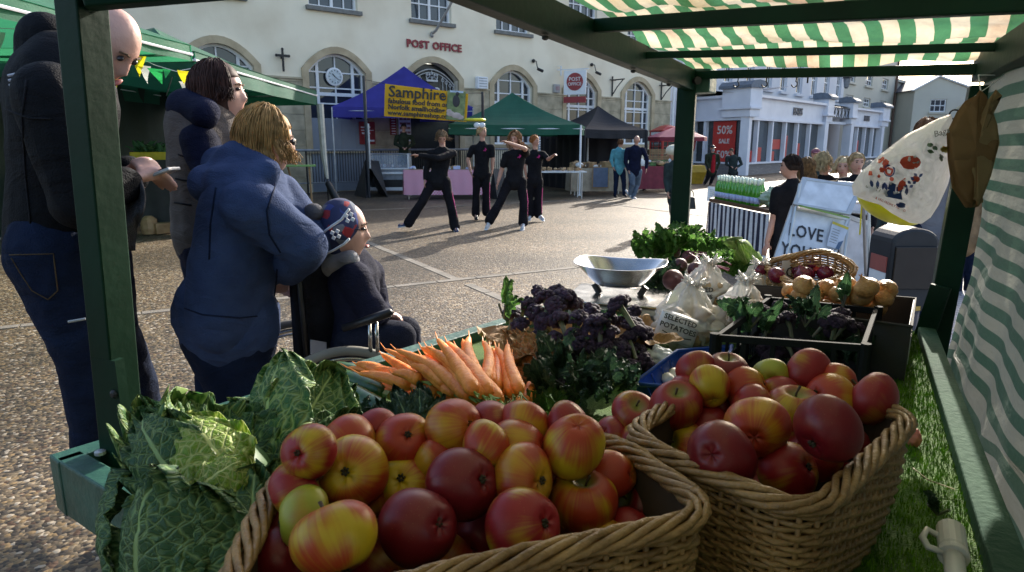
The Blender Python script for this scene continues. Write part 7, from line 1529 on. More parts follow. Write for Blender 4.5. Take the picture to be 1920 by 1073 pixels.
# ================================================================ people
_tx = bpy.data.textures.new('folds', 'CLOUDS'); _tx.noise_scale = .12; _tx.noise_depth = 2
_tx2 = bpy.data.textures.new('soft_folds', 'CLOUDS'); _tx2.noise_scale = .3; _tx2.noise_depth = 3
_tx3 = bpy.data.textures.new('creases', 'MARBLE'); _tx3.noise_scale = .16; _tx3.turbulence = 7; _tx3.noise_depth = 1; _tx3.marble_type = 'SOFT'
def skinm(c=(.50, .27, .19)): return mat('skin_%d' % int(c[0] * 100), c, .5, (c[0] * .85, c[1] * .78, c[2] * .78), sc_=9, bump=.1, bsc=80)
def organic(m, name, mt, parent, vox, fold=0.0, smooth=5, org=None, tex=_tx):
    o = m.build(name, mt, parent, smooth=True, org=org)
    r = o.modifiers.new('remesh', 'REMESH'); r.mode = 'VOXEL'; r.voxel_size = vox; r.use_smooth_shade = True
    s_ = o.modifiers.new('smooth', 'SMOOTH'); s_.factor = .5; s_.iterations = smooth
    if fold and vox < .0095: d = o.modifiers.new('creases', 'DISPLACE'); d.texture = _tx3; d.strength = .007; d.mid_level = .5; d.texture_coords = 'LOCAL'
    if fold: d = o.modifiers.new('folds', 'DISPLACE'); d.texture = tex; d.strength = fold; d.mid_level = .5; d.texture_coords = 'LOCAL'
    return o
def head_pts(m, c, F, U, s_, jaw=1.0):
    """a modelled head: F faces forward, U up, s_ = head height"""
    F = V(F).normalized(); U = (V(U) - F * V(U).dot(F)).normalized(); X = F.cross(U); k = s_ / .23; nu, nv = 56, 44
    g_ = lambda a, b, w_: math.exp(-((a - b) / w_) ** 2)
    def f(u, v):
        a = u * 2 * math.pi; ph = v * math.pi; x = math.sin(ph) * math.sin(a); y = math.sin(ph) * math.cos(a); z = -math.cos(ph)
        px_, py_, pz_ = x * .076, y * .094, z * .115
        if z < 0: px_ *= 1 - .30 * (-z) ** 1.3 * jaw; py_ = py_ * (1 - .12 * -z) + .012 * -z
        if y < 0: py_ *= 1.03; 
        if y > 0:
            fr = y ** .5; py_ -= .010 * fr * g_(z, -.1, .5)
            py_ += .024 * g_(px_, 0, .012) * g_(pz_, -.026, .017) + .012 * g_(px_, 0, .010) * g_(pz_, -.002, .018)
            py_ += .006 * g_(abs(px_), .028, .018) * g_(pz_, .030, .009) - .010 * g_(abs(px_), .031, .013) * g_(pz_, .012, .010)
            py_ += .008 * g_(px_, 0, .022) * g_(pz_, -.055, .006) + .008 * g_(px_, 0, .018) * g_(pz_, -.068, .006) - .004 * g_(px_, 0, .02) * g_(pz_, -.0615, .003)
            py_ += .010 * g_(px_, 0, .02) * g_(pz_, -.098, .014) + .004 * g_(abs(px_), .042, .016) * g_(pz_, -.018, .016)
        return c + (X * px_ + F * py_ + U * pz_) * k
    m.grid(f, nu, nv, uv=False)
    for sd_ in (-1, 1):
        q = Quaternion(U, -sd_ * .3); e = c + (X * (sd_ * .077) - F * .008 - U * .004) * k
        m.cap(e + U * .018 * k, e - U * .02 * k, .013 * k, .008 * k, .5, F, n=8)
    return X, F, U, k
def hair_do(par, c, X, F, U, k, mt, L_=.0, n=150, vol=1.0, wind=(0, 0, 0), part=.9, seed=0, kind='long', r=.0042, mass=None):
    rn_ = random.Random(seed); m = MB(); wind = V(wind); m.add([], [])
    def sc(a, e, o=0): return c + (X * (math.sin(a) * math.cos(e) * (.083 + o)) + F * (-math.cos(a) * math.cos(e) * (.100 + o) - .010) + U * (math.sin(e) * (.108 + o) + .016)) * k * 1.0
    def capf(u, v):
        a = (u - .5) * 2 * math.pi; lim = .62 * math.cos(a / 2) ** .6 * -1 if abs(a) < 2.2 else .38
        lim = -.55 if abs(a) < 1.7 else lerp(-.55, .36, min(1, (abs(a) - 1.7) / .7)); e = lerp(lim, math.pi / 2, v)
        return sc(a, e, .004 * noise.noise(V((a * 3, v * 5, seed))) + (.002 if v > .05 else -.008))
    m.grid(capf, 40, 14, uv=False); hb_ = m.build('hair', mt, par, smooth=True)
    if mass:
        m = MB(); m.ell(c + (-F * mass[3] - U * mass[4]) * k, (mass[0] * k, mass[1] * k, mass[2] * k), V((0, -1, 0)).rotation_difference(F), 30, 20); mm_ = m.build('hair_mass', mt, hb_, smooth=True); d_ = mm_.modifiers.new('waves', 'DISPLACE'); d_.texture = _tx; d_.strength = .03
    if n:
        m = MB()
        for i in range(n):
            a = rn_.uniform(-2.35, 2.35) if kind != 'top' else rn_.uniform(-3.1, 3.1); e0 = rn_.uniform(.3, 1.5); o = rn_.uniform(0, .014) * vol; pts = []; steps = 5; emin = -.35 if abs(a) < 1.8 else .05
            for j in range(steps): pts.append(sc(a + rn_.uniform(-.02, .02), lerp(e0, emin, j / (steps - 1)), o + .004 * math.sin(j + i)))
            if L_:
                if kind == 'pony':
                    tail = c + (F * -.115 + U * .03) * k; pts = pts[:3] + [pts[2].lerp(tail, .7), tail + V((rn_.uniform(-.015, .015),) * 3) * k]
                    base_ = tail
                else: base_ = pts[-1]
                out = (base_ - c); out -= U * out.dot(U); out = out.normalized() if out.length > 1e-5 else V((0, 0, 0)); l = L_ * rn_.uniform(.75, 1.1)
                w_ = wind * rn_.uniform(.4, 1.3)
                for j in range(1, 5): t_ = j / 4; pts.append(base_ + V((0, 0, -l * t_)) * k + out * (.012 * vol * math.sin(t_ * 4 + i) + .02 * vol * t_) * k + w_ * (t_ ** 1.5) * k + V((rn_.uniform(-1, 1), rn_.uniform(-1, 1), 0)) * .006 * k)
            m.tube(pts, [r * k * (1 - .55 * q / len(pts)) for q in range(len(pts))], 4, cap=False)
        m.build('strands', mt, hb_, smooth=True)
    return hb_
def hand(m, w_, d, nrm, s_, curl=.35, thumb=1):
    d = V(d).normalized(); nrm = (V(nrm) - d * V(nrm).dot(d)).normalized(); sd_ = d.cross(nrm); k = s_
    pc = w_ + d * .045 * k; m.cap(w_, w_ + d * .075 * k, .026 * k, .034 * k, .5, sd_, n=10)
    for i, l in enumerate((.066, .074, .07, .055)):
        b = w_ + d * .082 * k + sd_ * ((i - 1.5) * .0195 * k); d1 = (d + nrm * curl * .7).normalized(); d2 = (d + nrm * curl * 2.2).normalized()
        q = b + d1 * l * .5 * k; m.cap(b, q, .0092 * k, .0085 * k, n=8); m.cap(q, q + d2 * l * .5 * k, .0085 * k, .007 * k, n=8)
    b = w_ + d * .02 * k + sd_ * (thumb * .026 * k); q = b + (d * .6 + sd_ * thumb * .7 + nrm * .35).normalized() * .038 * k; m.cap(b, q, .012 * k, .010 * k, n=8); m.cap(q, q + (d + nrm * .5).normalized() * .03 * k, .0095 * k, .008 * k, n=8)
def person(label, Yb, J, s=1.0, F=(0, -1, 0), U=(0, 0, 1), skin=(.50, .27, .19), top=None, topm=None, sleeve='long', legm=None, shoem=None, hairc=None, hair={}, vox=.012, fat=1.0, flare=1.0, topfold=.018, hem=.04, hands=True, face=True, group=None, headh=.23, curl=.35, shoe=True, extra=None, jaw=1.0, hnorm=None, sleevr=1.0, wk=1.0, hk=1.0, tex=None):
    P = {}
    for k_, v in J.items(): P[k_] = WY(v[0], v[1], Yb + (v[2] if len(v) > 2 else 0))
    def opt(a, b): P.setdefault(a, P[b].copy())
    m = MB(); side = (P['RS'] - P['LS']); side.z *= .5; side.normalize(); ps = (P['RP'] - P['LP']).normalized() if 'RP' in P else side
    C_, Pe = P['C'], P['P']; wa = C_.lerp(Pe, .55); f_ = fat * s
    def torso(m, e, k=1.0, low=0.0):
        m.cap(C_ + (P['N'] - C_) * .35, wa, .150 * f_ * k + e, .128 * wk * f_ * k + e, .70, side, n=22); m.cap(wa, Pe + (Pe - C_).normalized() * low, .128 * wk * f_ * k + e, .155 * hk * f_ * k + e, .74, side, n=22)
        m.cap(P['LS'].lerp(P['RS'], .08), P['LS'].lerp(P['RS'], .92), .058 * s + e, .058 * s + e, n=12)
        m.cap(P['N'] - (P['N'] - C_) * .15, C_, .07 * s + e, .12 * f_ + e, .8, side, n=14)
    def arm(m, a, e, k0=0.0, k1=2.0, rs=1.0):
        S_, E_, W_ = P[a + 'S'], P[a + 'E'], P[a + 'H']
        if k1 >= 1: m.cap(S_, E_, .050 * s * rs + e, .040 * s * rs + e, n=12)
        else: m.cap(S_, S_.lerp(E_, k1), .052 * s * rs + e, .048 * s * rs + e, n=12)
        if k1 > 1: m.cap(E_, E_.lerp(W_, k1 - 1), .040 * s * rs + e, .029 * s * rs + e * .8, n=12)
    def leg(m, a, e, fl=1.0, end=1.0):
        h, k_, an = P[a + 'P'], P[a + 'K'], P[a + 'A']
        m.cap(h, k_, .086 * f_ + e, .058 * s + e, n=16); m.cap(k_, k_.lerp(an, end), .058 * s + e, (.04 * s + e) * fl, n=16)
    torso(m, 0, .93); 
    hc = P['H']; m.cap(P['N'] - (P['N'] - C_) * .1, hc - (hc - P['N']) * .25, .052 * s, .05 * s, n=14)
    X, F_, U_, k = head_pts(m, hc, F, U, headh * s, jaw)
    for a in 'LR':
        if a + 'E' in P:
            arm(m, a, 0)
            if hands: d = (P[a + 'H'] - P[a + 'E']); hn = V(hnorm) if hnorm else V((0, -.3, -1)) if abs(d.normalized().z) < .6 else -side * (1 if a == 'R' else -1); hand(m, P[a + 'H'], d, hn, s * 1.0, curl, 1 if a == 'L' else -1)
        if a + 'K' in P: leg(m, a, -.004); m.cap(P[a + 'A'], P[a + 'T'], .035 * s, .028 * s, n=10) if a + 'T' in P else None
    lowest = min((P[q] for q in P), key=lambda q: q.z); base = V((Pe.x, Pe.y, max(0, min(lowest.z - .05, 5)) if 'LA' in P else 0))
    b = organic(m, 'person', skinm(skin), None, vox, 0, 2 if vox < .008 else 3, org=base); tag(b, label, 'person', group)
    if face:
        me_ = mat('eye_dark', (.03, .02, .02), .3)
        for sd_ in (-1, 1):
            e = MB(); e.ell(hc + (X * sd_ * .031 + F_ * .078 + U_ * .012) * k, (.011 * k, .009 * k, .007 * k), V((0, -1, 0)).rotation_difference(F_), 10, 8); e.build('eye', me_, b, smooth=True)
            e = MB(); e.tube([hc + (X * sd_ * x + F_ * y + U_ * z) * k for x, y, z in ((.014, .088, .028), (.030, .086, .033), (.046, .074, .028))], .0032 * k, 5); e.build('eyebrow', mat('brow', tuple(c * .8 for c in (hairc or (.1, .06, .03))), .8) if False else mat('brow_brown', (.11, .06, .03), .8), b)
        e = MB(); e.ell(hc + (F_ * .092 + U_ * -.0615) * k, (.022 * k, .008 * k, .0065 * k), V((0, -1, 0)).rotation_difference(F_), 12, 8); e.build('mouth', mat('lips', (.42, .13, .11), .45), b, smooth=True)
    if hairc is not None: hair_do(b, hc, X, F_, U_, k, mat('hair_%d_%d' % (hairc[0] * 1000, hairc[2] * 1000), hairc, .6, tuple(c * .45 for c in hairc), sc_=30, spec=.15), **hair)
    if topm:
        t = MB(); torso(t, .016 * s, 1.0, hem)
        for a in 'LR':
            if a + 'E' in P: arm(t, a, (.018 if sleeve == 'long' else .016) * s, 0, {'long': 1.95, 'short': .62, 'none': .12, 'elbow': 1.0}[sleeve], sleevr)
        organic(t, top or 'shirt', topm, b, vox * .95, topfold * s, 4 if vox > .0095 else 10, tex=tex or _tx)
    if legm:
        t = MB(); t.cap(Pe - (Pe - C_) * .12, Pe, .135 * f_ * hk + .002, .155 * f_ * hk + .004, .75, side, n=18)
        for a in 'LR':
            if a + 'K' in P: leg(t, a, .016 * s, flare, 1.0)
        organic(t, 'trousers', legm, b, vox, .02 * s, 3)
    if shoem and shoe:
        for a in 'LR':
            if a + 'T' in P:
                t = MB(); A0, T0 = P[a + 'A'] - V((0, 0, .02 * s)), P[a + 'T']; d = (T0 - A0); t.cap(A0 - d * .25, A0 + d * .5, .042 * s, .045 * s, .8, n=12); t.cap(A0 + d * .4, T0, .046 * s, .036 * s, .7, n=12); sh_ = t.build('shoe', shoem, b, smooth=True)
                t = MB(); t.cap(A0 - d * .3 - V((0, 0, .033 * s)), T0 + d * .05 - V((0, 0, .026 * s)), .042 * s, .038 * s, .3, d.cross(V((0, 0, 1))), n=12); t.build('sole', Mprint if shoem.name != 'shoe_black' else Mblack, sh_)
    if extra: extra(b, P, X, F_, U_, k)
    return b, P
from mathutils.bvhtree import BVHTree
def seam(b, garment, px, r, mt, name='seam', n=6):
    o = [c for c in b.children if c.name.split('.')[0] == garment][0]; bpy.context.view_layer.update(); dg = bpy.context.evaluated_depsgraph_get(); bv = BVHTree.FromObject(o, dg); mi = o.matrix_world.inverted(); pts = []
    for a, c in zip(px, px[1:]):
        for k in range(n):
            q = ray(lerp(a[0], c[0], k / n), lerp(a[1], c[1], k / n)); h = bv.ray_cast(mi @ V((0, 0, H)), (mi.to_3x3() @ q).normalized())
            if h[0] is not None: pts.append(o.matrix_world @ (h[0] + h[1] * r * .4))
    if len(pts) > 3:
        m = MB(); m.tube(pts, r, 5); m.build(name, mt, b, smooth=True)
def fab(name, c, c2=None, **k):
    r_ = k.pop('rough', .85); s_ = k.pop('sc_', 8); k.pop('bsc', 0)
    if name in MATS: return MATS[name]
    m = mat(name, c, r_, c2 or tuple(x * .6 for x in c), sc_=s_, bump=.5, bsc=220, spec=.1, **k); t = m.node_tree; N = t.nodes; L = t.links
    tc = N['Texture Coordinate']; mp = N.new('ShaderNodeMapping'); mp.inputs['Scale'].default_value = (1, 1, 2.2); L.new(tc.outputs['Object'], mp.inputs[0])
    n = N.new('ShaderNodeTexNoise'); n.noise_dimensions = '3D'; n.inputs['Scale'].default_value = 7; n.inputs['Detail'].default_value = 3; n.inputs['Distortion'].default_value = 1.2; L.new(mp.outputs[0], n.inputs[0])
    b2 = N.new('ShaderNodeBump'); b2.inputs['Strength'].default_value = .6; b2.inputs['Distance'].default_value = .022; L.new(n.outputs[0], b2.inputs['Height']); L.new(b2.outputs[0], N['Bump'].inputs['Normal']); return m
Kb = fab('black_cotton', (.014, .014, .017)); Ktr = fab('black_tracksuit', (.013, .012, .016), sc_=5); Kpk = mat('hot_pink_print', (.62, .02, .22), .6); Sw = mat('shoe_white', (.6, .6, .62), .5); Sb = mat('shoe_black', (.012, .012, .014), .4); Sn = mat('shoe_navy', (.03, .05, .12), .6)
Kde = fab('dark_denim', (.011, .019, .046), (.006, .010, .026), sc_=5); Knv = fab('navy_fabric', (.010, .013, .036)); Kho = fab('blue_hoodie', (.045, .07, .15), (.034, .054, .12), sc_=14, bsc=260)
def pinkmark(b, P, X, F_, U_, k):
    c_ = P['C'] + F_ * .0; side = (P['RS'] - P['LS']).normalized(); tow = V((0, -1, 0)); m = MB(); q = P['C'] + side * .06 + tow * .145 + V((0, 0, .06))
    m.tube([q, q + V((.02, 0, .03)), q + V((.005, 0, .06))], .008, 5); m.tube([q + V((-.03, 0, .01)), q + V((.03, 0, .045))], .007, 5); m.build('pink_motif', Kpk, b)
    for a in 'LR':
        o = (side if a == 'R' else -side) * .07 + tow * .03; m = MB()
        if a + 'K' not in P: continue
        kk, an = P[a + 'K'], P[a + 'A']; n_ = 9
        for i in range(n_): p = P[a + 'P'].lerp(kk, .45 + .55 * i / n_) + o * (1.1 if a == 'R' else .9) * .95; m.ell(p, (.010, .012, .018), nu=6, nv=5)
        for i in range(n_): p = kk.lerp(an, i / n_) + o; m.ell(p, (.010, .012, .018), nu=6, nv=5)
        if a == 'R': m.build('pink_leg_print', Kpk, b)
gd_ = 'girls dancing in black with pink prints'
person('dancing girl furthest left, black long sleeves, arm stretched out', 11.35, dict(H=(828, 259), N=(830, 279), C=(828, 300, .02), P=(822, 335), LS=(808, 288), RS=(850, 288, .05), LE=(800, 316, .0), LH=(797, 336, -.05), RE=(822, 297, -.22), RH=(786, 292, -.3), LP=(812, 340), RP=(834, 340), LK=(792, 378, -.05), RK=(845, 384), LA=(766, 418), RA=(853, 425), LT=(750, 423, -.03), RT=(857, 434, -.12)),
    s=.98, F=(.25, -.8, -.45), topm=Kb, top='sweatshirt', legm=Ktr, shoem=Sn, flare=1.6, fat=1.0, hairc=(.22, .14, .08), hair=dict(L_=.05, n=120, wind=(.05, 0, .04), vol=1.8, seed=3), extra=pinkmark, headh=.225)
person('dancing girl in black t-shirt second from left, facing right with white hair bow', 13.1, dict(H=(904, 248), N=(904, 267), C=(904, 290), P=(903, 322), LS=(886, 278), RS=(922, 277), LE=(877, 300), LH=(882, 320, -.05), RE=(924, 300), RH=(923, 318), LP=(895, 328), RP=(911, 328), LK=(893, 364), RK=(911, 363), LA=(892, 400), RA=(912, 398), LT=(893, 409, -.15), RT=(918, 405, -.12)),
    s=.95, F=(.85, -.5, 0), topm=Kb, top='t_shirt', sleeve='short', legm=Ktr, shoem=Sb, flare=1.6, fat=1.0, hairc=(.5, .36, .2), hair=dict(L_=.10, n=90, kind='pony', vol=1.0, seed=4), extra=pinkmark)
person('dancing girl with long wavy brown hair, arm bent across her chin', 11.6, dict(H=(965, 262), N=(968, 284), C=(967, 304), P=(965, 335), LS=(949, 292, -.05), RS=(987, 288), LE=(940, 320), LH=(934, 341, -.05), RE=(984, 279, -.28), RH=(953, 268, -.42), LP=(955, 340), RP=(977, 340), LK=(939, 376, -.05), RK=(982, 380), LA=(918, 413, -.1), RA=(981, 417), LT=(912, 426, -.2), RT=(979, 428, -.15)),
    s=.98, F=(-.35, -.9, -.05), topm=Kb, top='t_shirt', sleeve='short', legm=Ktr, shoem=Sw, flare=1.6, fat=1.0, hairc=(.33, .17, .08), hair=dict(L_=.17, n=200, vol=3.2, wind=(.07, 0, .02), seed=5), extra=pinkmark)
person('dancing girl with short ginger hair right of the group, fist raised', 12.8, dict(H=(1003, 265), N=(1003, 283), C=(1003, 303), P=(1002, 335), LS=(988, 291), RS=(1018, 289), LE=(984, 312), LH=(986, 328), RE=(1028, 299, -.1), RH=(1036, 293, -.2), LP=(995, 340), RP=(1010, 340), LK=(993, 372), RK=(1009, 371), LA=(994, 402), RA=(1009, 402), LT=(992, 410, -.1), RT=(1018, 411, -.12)),
    s=.9, F=(.8, -.55, 0), topm=Kb, top='t_shirt', sleeve='short', legm=Ktr, shoem=Sw, flare=1.6, fat=1.0, hairc=(.42, .16, .05), hair=dict(L_=.0, n=80, vol=1.5, seed=6), extra=pinkmark, curl=1.2)
t = thing('hair_bow', WY(899, 234, 13.0), 'white bow on the head of the second dancer', 'bow'); m = MB(); q = WY(899, 235, 12.98); m.ell(q - V((.05, 0, 0)), (.06, .03, .05)); m.ell(q + V((.05, 0, 0)), (.06, .03, .05)); m.build('loops', Mprint, t, smooth=True); m = MB(); m.ell(q, (.025, .035, .03)); m.build('knot', Mprint, t)
o_ = MB().lathe(WY(891, 225, 15.5), [(.02, -.03), (.22, -.03), (.25, 0), (.22, .03), (.02, .03)], 24).build('yellow_disc', mat('lemon_disc', (.85, .8, .05), .4), smooth=True); tag(o_, 'small lemon yellow disc hanging in front of the green gazebo above the second dancer', 'disc')
Kgc = fab('green_wax_coat', (.035, .045, .028)); Kteal = fab('teal_fleece', (.12, .36, .42)); Kgrey = fab('grey_hoodie', (.17, .17, .19), (.13, .13, .15)); Kred = fab('red_shirt', (.4, .02, .03)); Kchk = fab('dark_check_coat', (.035, .05, .05)); Ktan = fab('tan_coat', (.24, .16, .09)); Kbr = fab('grey_brown_vest', (.14, .12, .11))
person('stallholder in dark green jacket standing behind the chiller under the blue gazebo', 20.6, dict(H=(757, 239), N=(757, 250), C=(757, 264), P=(757, 292), LS=(744, 257), RS=(772, 257), LE=(741, 270), LH=(755, 277, -.25), RE=(776, 270), RH=(763, 277, -.25), LP=(751, 296), RP=(763, 296), LK=(751, 320), RK=(763, 320), LA=(751, 348), RA=(763, 348)), F=(.1, -.9, -.4), topm=Kgc, top='jacket', legm=Kde, hairc=(.05, .03, .02), hair=dict(n=0), s=.98)
person('woman in pale teal fleece and dark jeans walking away before the black gazebo', 18.6, dict(H=(1164, 269), N=(1161, 278), C=(1160, 292), P=(1161, 316), LS=(1150, 284), RS=(1172, 284), LE=(1146, 300), LH=(1150, 313, -.1), RE=(1175, 300), RH=(1172, 313), LP=(1156, 320), RP=(1167, 320), LK=(1155, 344), RK=(1170, 343), LA=(1153, 366), RA=(1170, 364), LT=(1156, 370), RT=(1174, 368)), F=(.8, .6, 0), s=.9, topm=Kteal, top='fleece', legm=Kde, shoem=Sb, hairc=(.16, .07, .03), hair=dict(n=40, L_=0), face=False)
def whitehem(b, P, X, F_, U_, k): m = MB(); m.cap(P['P'] - V((.1, 0, .0)), P['P'] + V((.1, 0, .0)), .11, .11, .6, (0, 0, 1)); m.build('shirt_hem', Mprint, b)
person('bald man in navy hooded jacket striding away beside the teal fleece woman', 18.3, dict(H=(1194, 263), N=(1192, 274), C=(1191, 291), P=(1190, 317), LS=(1176, 281), RS=(1206, 281), LE=(1173, 303), LH=(1178, 319, -.05), RE=(1213, 299), RH=(1212, 316, -.05), LP=(1184, 322), RP=(1197, 322), LK=(1186, 346, -.1), RK=(1195, 347, .1), LA=(1180, 364), RA=(1187, 369), LT=(1174, 358), RT=(1192, 374, -.1)), F=(.1, 1, 0), s=1.0, fat=1.12, topm=Knv, top='jacket', legm=fab('washed_denim', (.12, .16, .22)), shoem=Sw, face=False)
def oldbag(b, P, X, F_, U_, k):
    pass
person('old shopper in cream hat and long dark coat behind the middle stall post', 11.8, dict(H=(1261, 288), N=(1265, 303), C=(1267, 325), P=(1268, 362), LS=(1251, 312), RS=(1284, 312), LE=(1249, 338), LH=(1252, 360, -.1), RE=(1291, 338), RH=(1292, 358, -.05), LP=(1262, 368), RP=(1275, 368), LK=(1262, 395), RK=(1275, 395), LA=(1264, 420), RA=(1273, 420), LT=(1262, 426, -.1), RT=(1274, 426, -.1)), F=(-.6, -.7, 0), s=.92, fat=1.05, topm=Kchk, top='coat', hem=.12, legm=fab('stone_trousers', (.2, .18, .15)), shoem=Sb, hairc=(.55, .5, .42), hair=dict(n=60, L_=.03, vol=2), face=True,
       extra=lambda b, P, X, F_, U_, k: MB().ell(P['H'] + V((0, 0, .05)), (.12, .12, .10)).build('sun_hat', mat('cream_hat', (.7, .64, .5), .8), b, smooth=True))
q = WY(1295, 378, 11.6); t = thing('handbag', q, 'small black handbag carried by the old shopper', 'handbag'); m = MB(); m.hexa([q + V((x * .09, y * .05, -.13)) for x, y in ((-1, -1), (1, -1), (1, 1), (-1, 1))], [q + V((x * .06, y * .03, .08)) for x, y in ((-1, -1), (1, -1), (1, 1), (-1, 1))]); m.build('bag_body', Sb, t, bevel=.015); m = MB(); m.tube([q + V((.05 * math.cos(a), 0, .08 + .11 * math.sin(a))) for a in [k * .45 for k in range(8)]], .008, 6); m.build('handle', Sb, t)
def capx(col, brim=True):
    def f(b, P, X, F_, U_, k):
        m = MB(); m.ell(P['H'] + (U_ * .05 - F_ * .008) * k, (.088 * k, .098 * k, .07 * k), V((0, -1, 0)).rotation_difference(F_)); m.cap(P['H'] + (U_ * .05 + F_ * .05) * k, P['H'] + (U_ * .04 + F_ * .14) * k, .06 * k, .05 * k, .15, X); m.build('cap', col, b, smooth=True)
    return f
def redfront(b, P, X, F_, U_, k):
    capx(Sb)(b, P, X, F_, U_, k); m = MB(); m.cap(P['C'] + F_ * .09 + V((0, 0, .12)), P['P'] + F_ * .1, .07, .09, .5, X); m.build('shirt', Kred, b, smooth=True); m = MB(); m.ell(P['H'] + (F_ * .075 - U_ * .075) * k, (.05, .04, .05)); m.build('beard', mat('grey_beard', (.35, .34, .33), .8), b, smooth=True)
person('bearded man in dark cap and red shirt walking past the sale poster', 24.6, dict(H=(1336, 278), N=(1336, 288), C=(1336, 299), P=(1334, 320), LS=(1325, 292), RS=(1346, 292), LE=(1324, 305), LH=(1329, 316, -.1), RE=(1348, 306), RH=(1344, 318), LP=(1330, 322), RP=(1339, 322), LK=(1327, 334), RK=(1336, 334), LA=(1321, 345), RA=(1332, 345), LT=(1318, 348, -.1), RT=(1335, 348, -.1)), F=(.2, -.95, -.1), s=.96, fat=1.1, topm=Kgc, top='jacket', legm=Kb, shoem=Sb, extra=redfront)
person('man in dark grey green coat bending in front of the store window', 26.5, dict(H=(1371, 284), N=(1374, 292), C=(1375, 302), P=(1374, 322), LS=(1363, 296), RS=(1386, 297), LE=(1362, 308), LH=(1370, 312, -.2), RE=(1390, 308), RH=(1382, 314, -.2), LP=(1370, 325), RP=(1379, 325), LK=(1370, 334), RK=(1379, 334), LA=(1370, 342), RA=(1379, 342)), F=(-.6, -.6, -.3), s=.98, fat=1.1, topm=Kchk, top='coat', legm=Kb, hairc=(.1, .07, .05), hair=dict(n=0))
person('girl in black t-shirt with dark ponytail seen from behind beside the white board', 6.1, dict(H=(1481, 313), N=(1487, 340), C=(1476, 378), P=(1468, 450), LS=(1458, 360, -.05), RS=(1500, 356, .1), LE=(1450, 412), LH=(1438, 455, -.06), RE=(1508, 420, .2), RH=(1505, 455, .2), LP=(1459, 462), RP=(1480, 462), LK=(1456, 520), RK=(1478, 520), LA=(1455, 560), RA=(1476, 560)), F=(-.85, .45, 0), s=.86, fat=.92, topm=Kb, top='t_shirt', sleeve='short', legm=Kb, hairc=(.030, .017, .012), hair=dict(L_=.2, n=220, kind='pony', vol=.8, seed=2), face=True,
       extra=lambda b, P, X, F_, U_, k: MB().tube([WY(1496, 372, 6.0), WY(1490, 392, 5.94), WY(1498, 405, 5.95), WY(1488, 420, 5.95)], [.01, .016, .02, .012], 6).build('pink_motif', Kpk, b))
def bust(label, Y_, hx, hy, s, F, topm, hairc, hair, sk=(.52, .29, .21), ex=None, face=True, fat=1.0):
    d = 1250 / Y_ ; n = hy + .17 * d * s; c_ = hy + .36 * d * s; p = hy + .78 * d * s; w_ = .175 * d * s; return person(label, Y_, dict(H=(hx, hy), N=(hx, n), C=(hx, c_), P=(hx, p), LS=(hx - w_, n + .07 * d * s), RS=(hx + w_, n + .07 * d * s), LE=(hx - w_ * 1.25, c_ + .17 * d * s), LH=(hx - w_ * 1.1, p, -.1), RE=(hx + w_ * 1.25, c_ + .17 * d * s), RH=(hx + w_ * 1.1, p, -.1), LP=(hx - .08 * d, p), RP=(hx + .08 * d, p), LK=(hx - .08 * d, p + .38 * d * s), RK=(hx + .08 * d, p + .38 * d * s), LA=(hx - .08 * d, p + .74 * d * s), RA=(hx + .08 * d, p + .74 * d * s)), s=s, F=F, topm=topm, top='coat', legm=Kde, hairc=hairc, hair=hair, skin=sk, extra=ex, face=face, fat=fat)
gw = 'onlookers watching in front of the department store'
bust('girl with long loose brown hair standing just right of the dark ponytail girl', 6.9, 1512, 316, .82, (.2, 1, 0), Kb, (.22, .12, .05), dict(L_=.22, n=200, vol=1.6, seed=8), face=False)
bust('blonde woman with bobbed hair in a black coat turned to the right', 8.2, 1545, 307, 1.0, (.9, -.1, -.1), Kb, (.52, .38, .2), dict(L_=.07, n=200, vol=2, seed=9))
bust('blonde woman with fringe left of the front facing girl', 8.0, 1581, 314, .95, (-.5, -.85, 0), Ktan, (.62, .46, .26), dict(L_=.06, n=170, vol=1.8, seed=10))
bust('fair haired girl looking straight at the camera behind the white boards', 7.2, 1606, 306, .88, (-.05, -1, 0), Kb, (.45, .3, .15), dict(L_=.0, n=90, vol=.8, seed=11))
bust('small figure in pink hat behind the bobbed blonde woman', 13, 1529, 290, .95, (-.4, -.9, 0), Kchk, (.3, .2, .1), dict(n=0), ex=capx(fab('dusky_pink', (.3, .12, .16))))
bust('grey haired person mostly hidden behind the hanging carrier bag', 9, 1632, 318, .95, (.3, -.9, 0), Kchk, (.4, .36, .3), dict(n=60))
bust('person in pale grey hooded top, head hidden behind the hanging carrier bag', 5.6, 1738, 252, 1.0, (-.3, -.9, 0), Kgrey, (.2, .09, .04), dict(L_=0, n=160, vol=1.4, seed=12), fat=1.0)
p_, Pp = bust('person in tan coat with bright red gloves seen past the right stall post', 6.6, 1806, 306, .95, (-.2, -1, 0), Ktan, (.15, .08, .04), dict(L_=.02, n=60))
m = MB(); q = WY(1812, 383, 6.4); m.cap(q, q + V((-.05, -.02, .03)), .05, .055); hand(m, q, V((-1, -.1, -.1)), (0, 0, -1), 1.1, .8); organic(m, 'glove', fab('red_glove', (.6, .02, .03)), p_, .012, 0, 2)

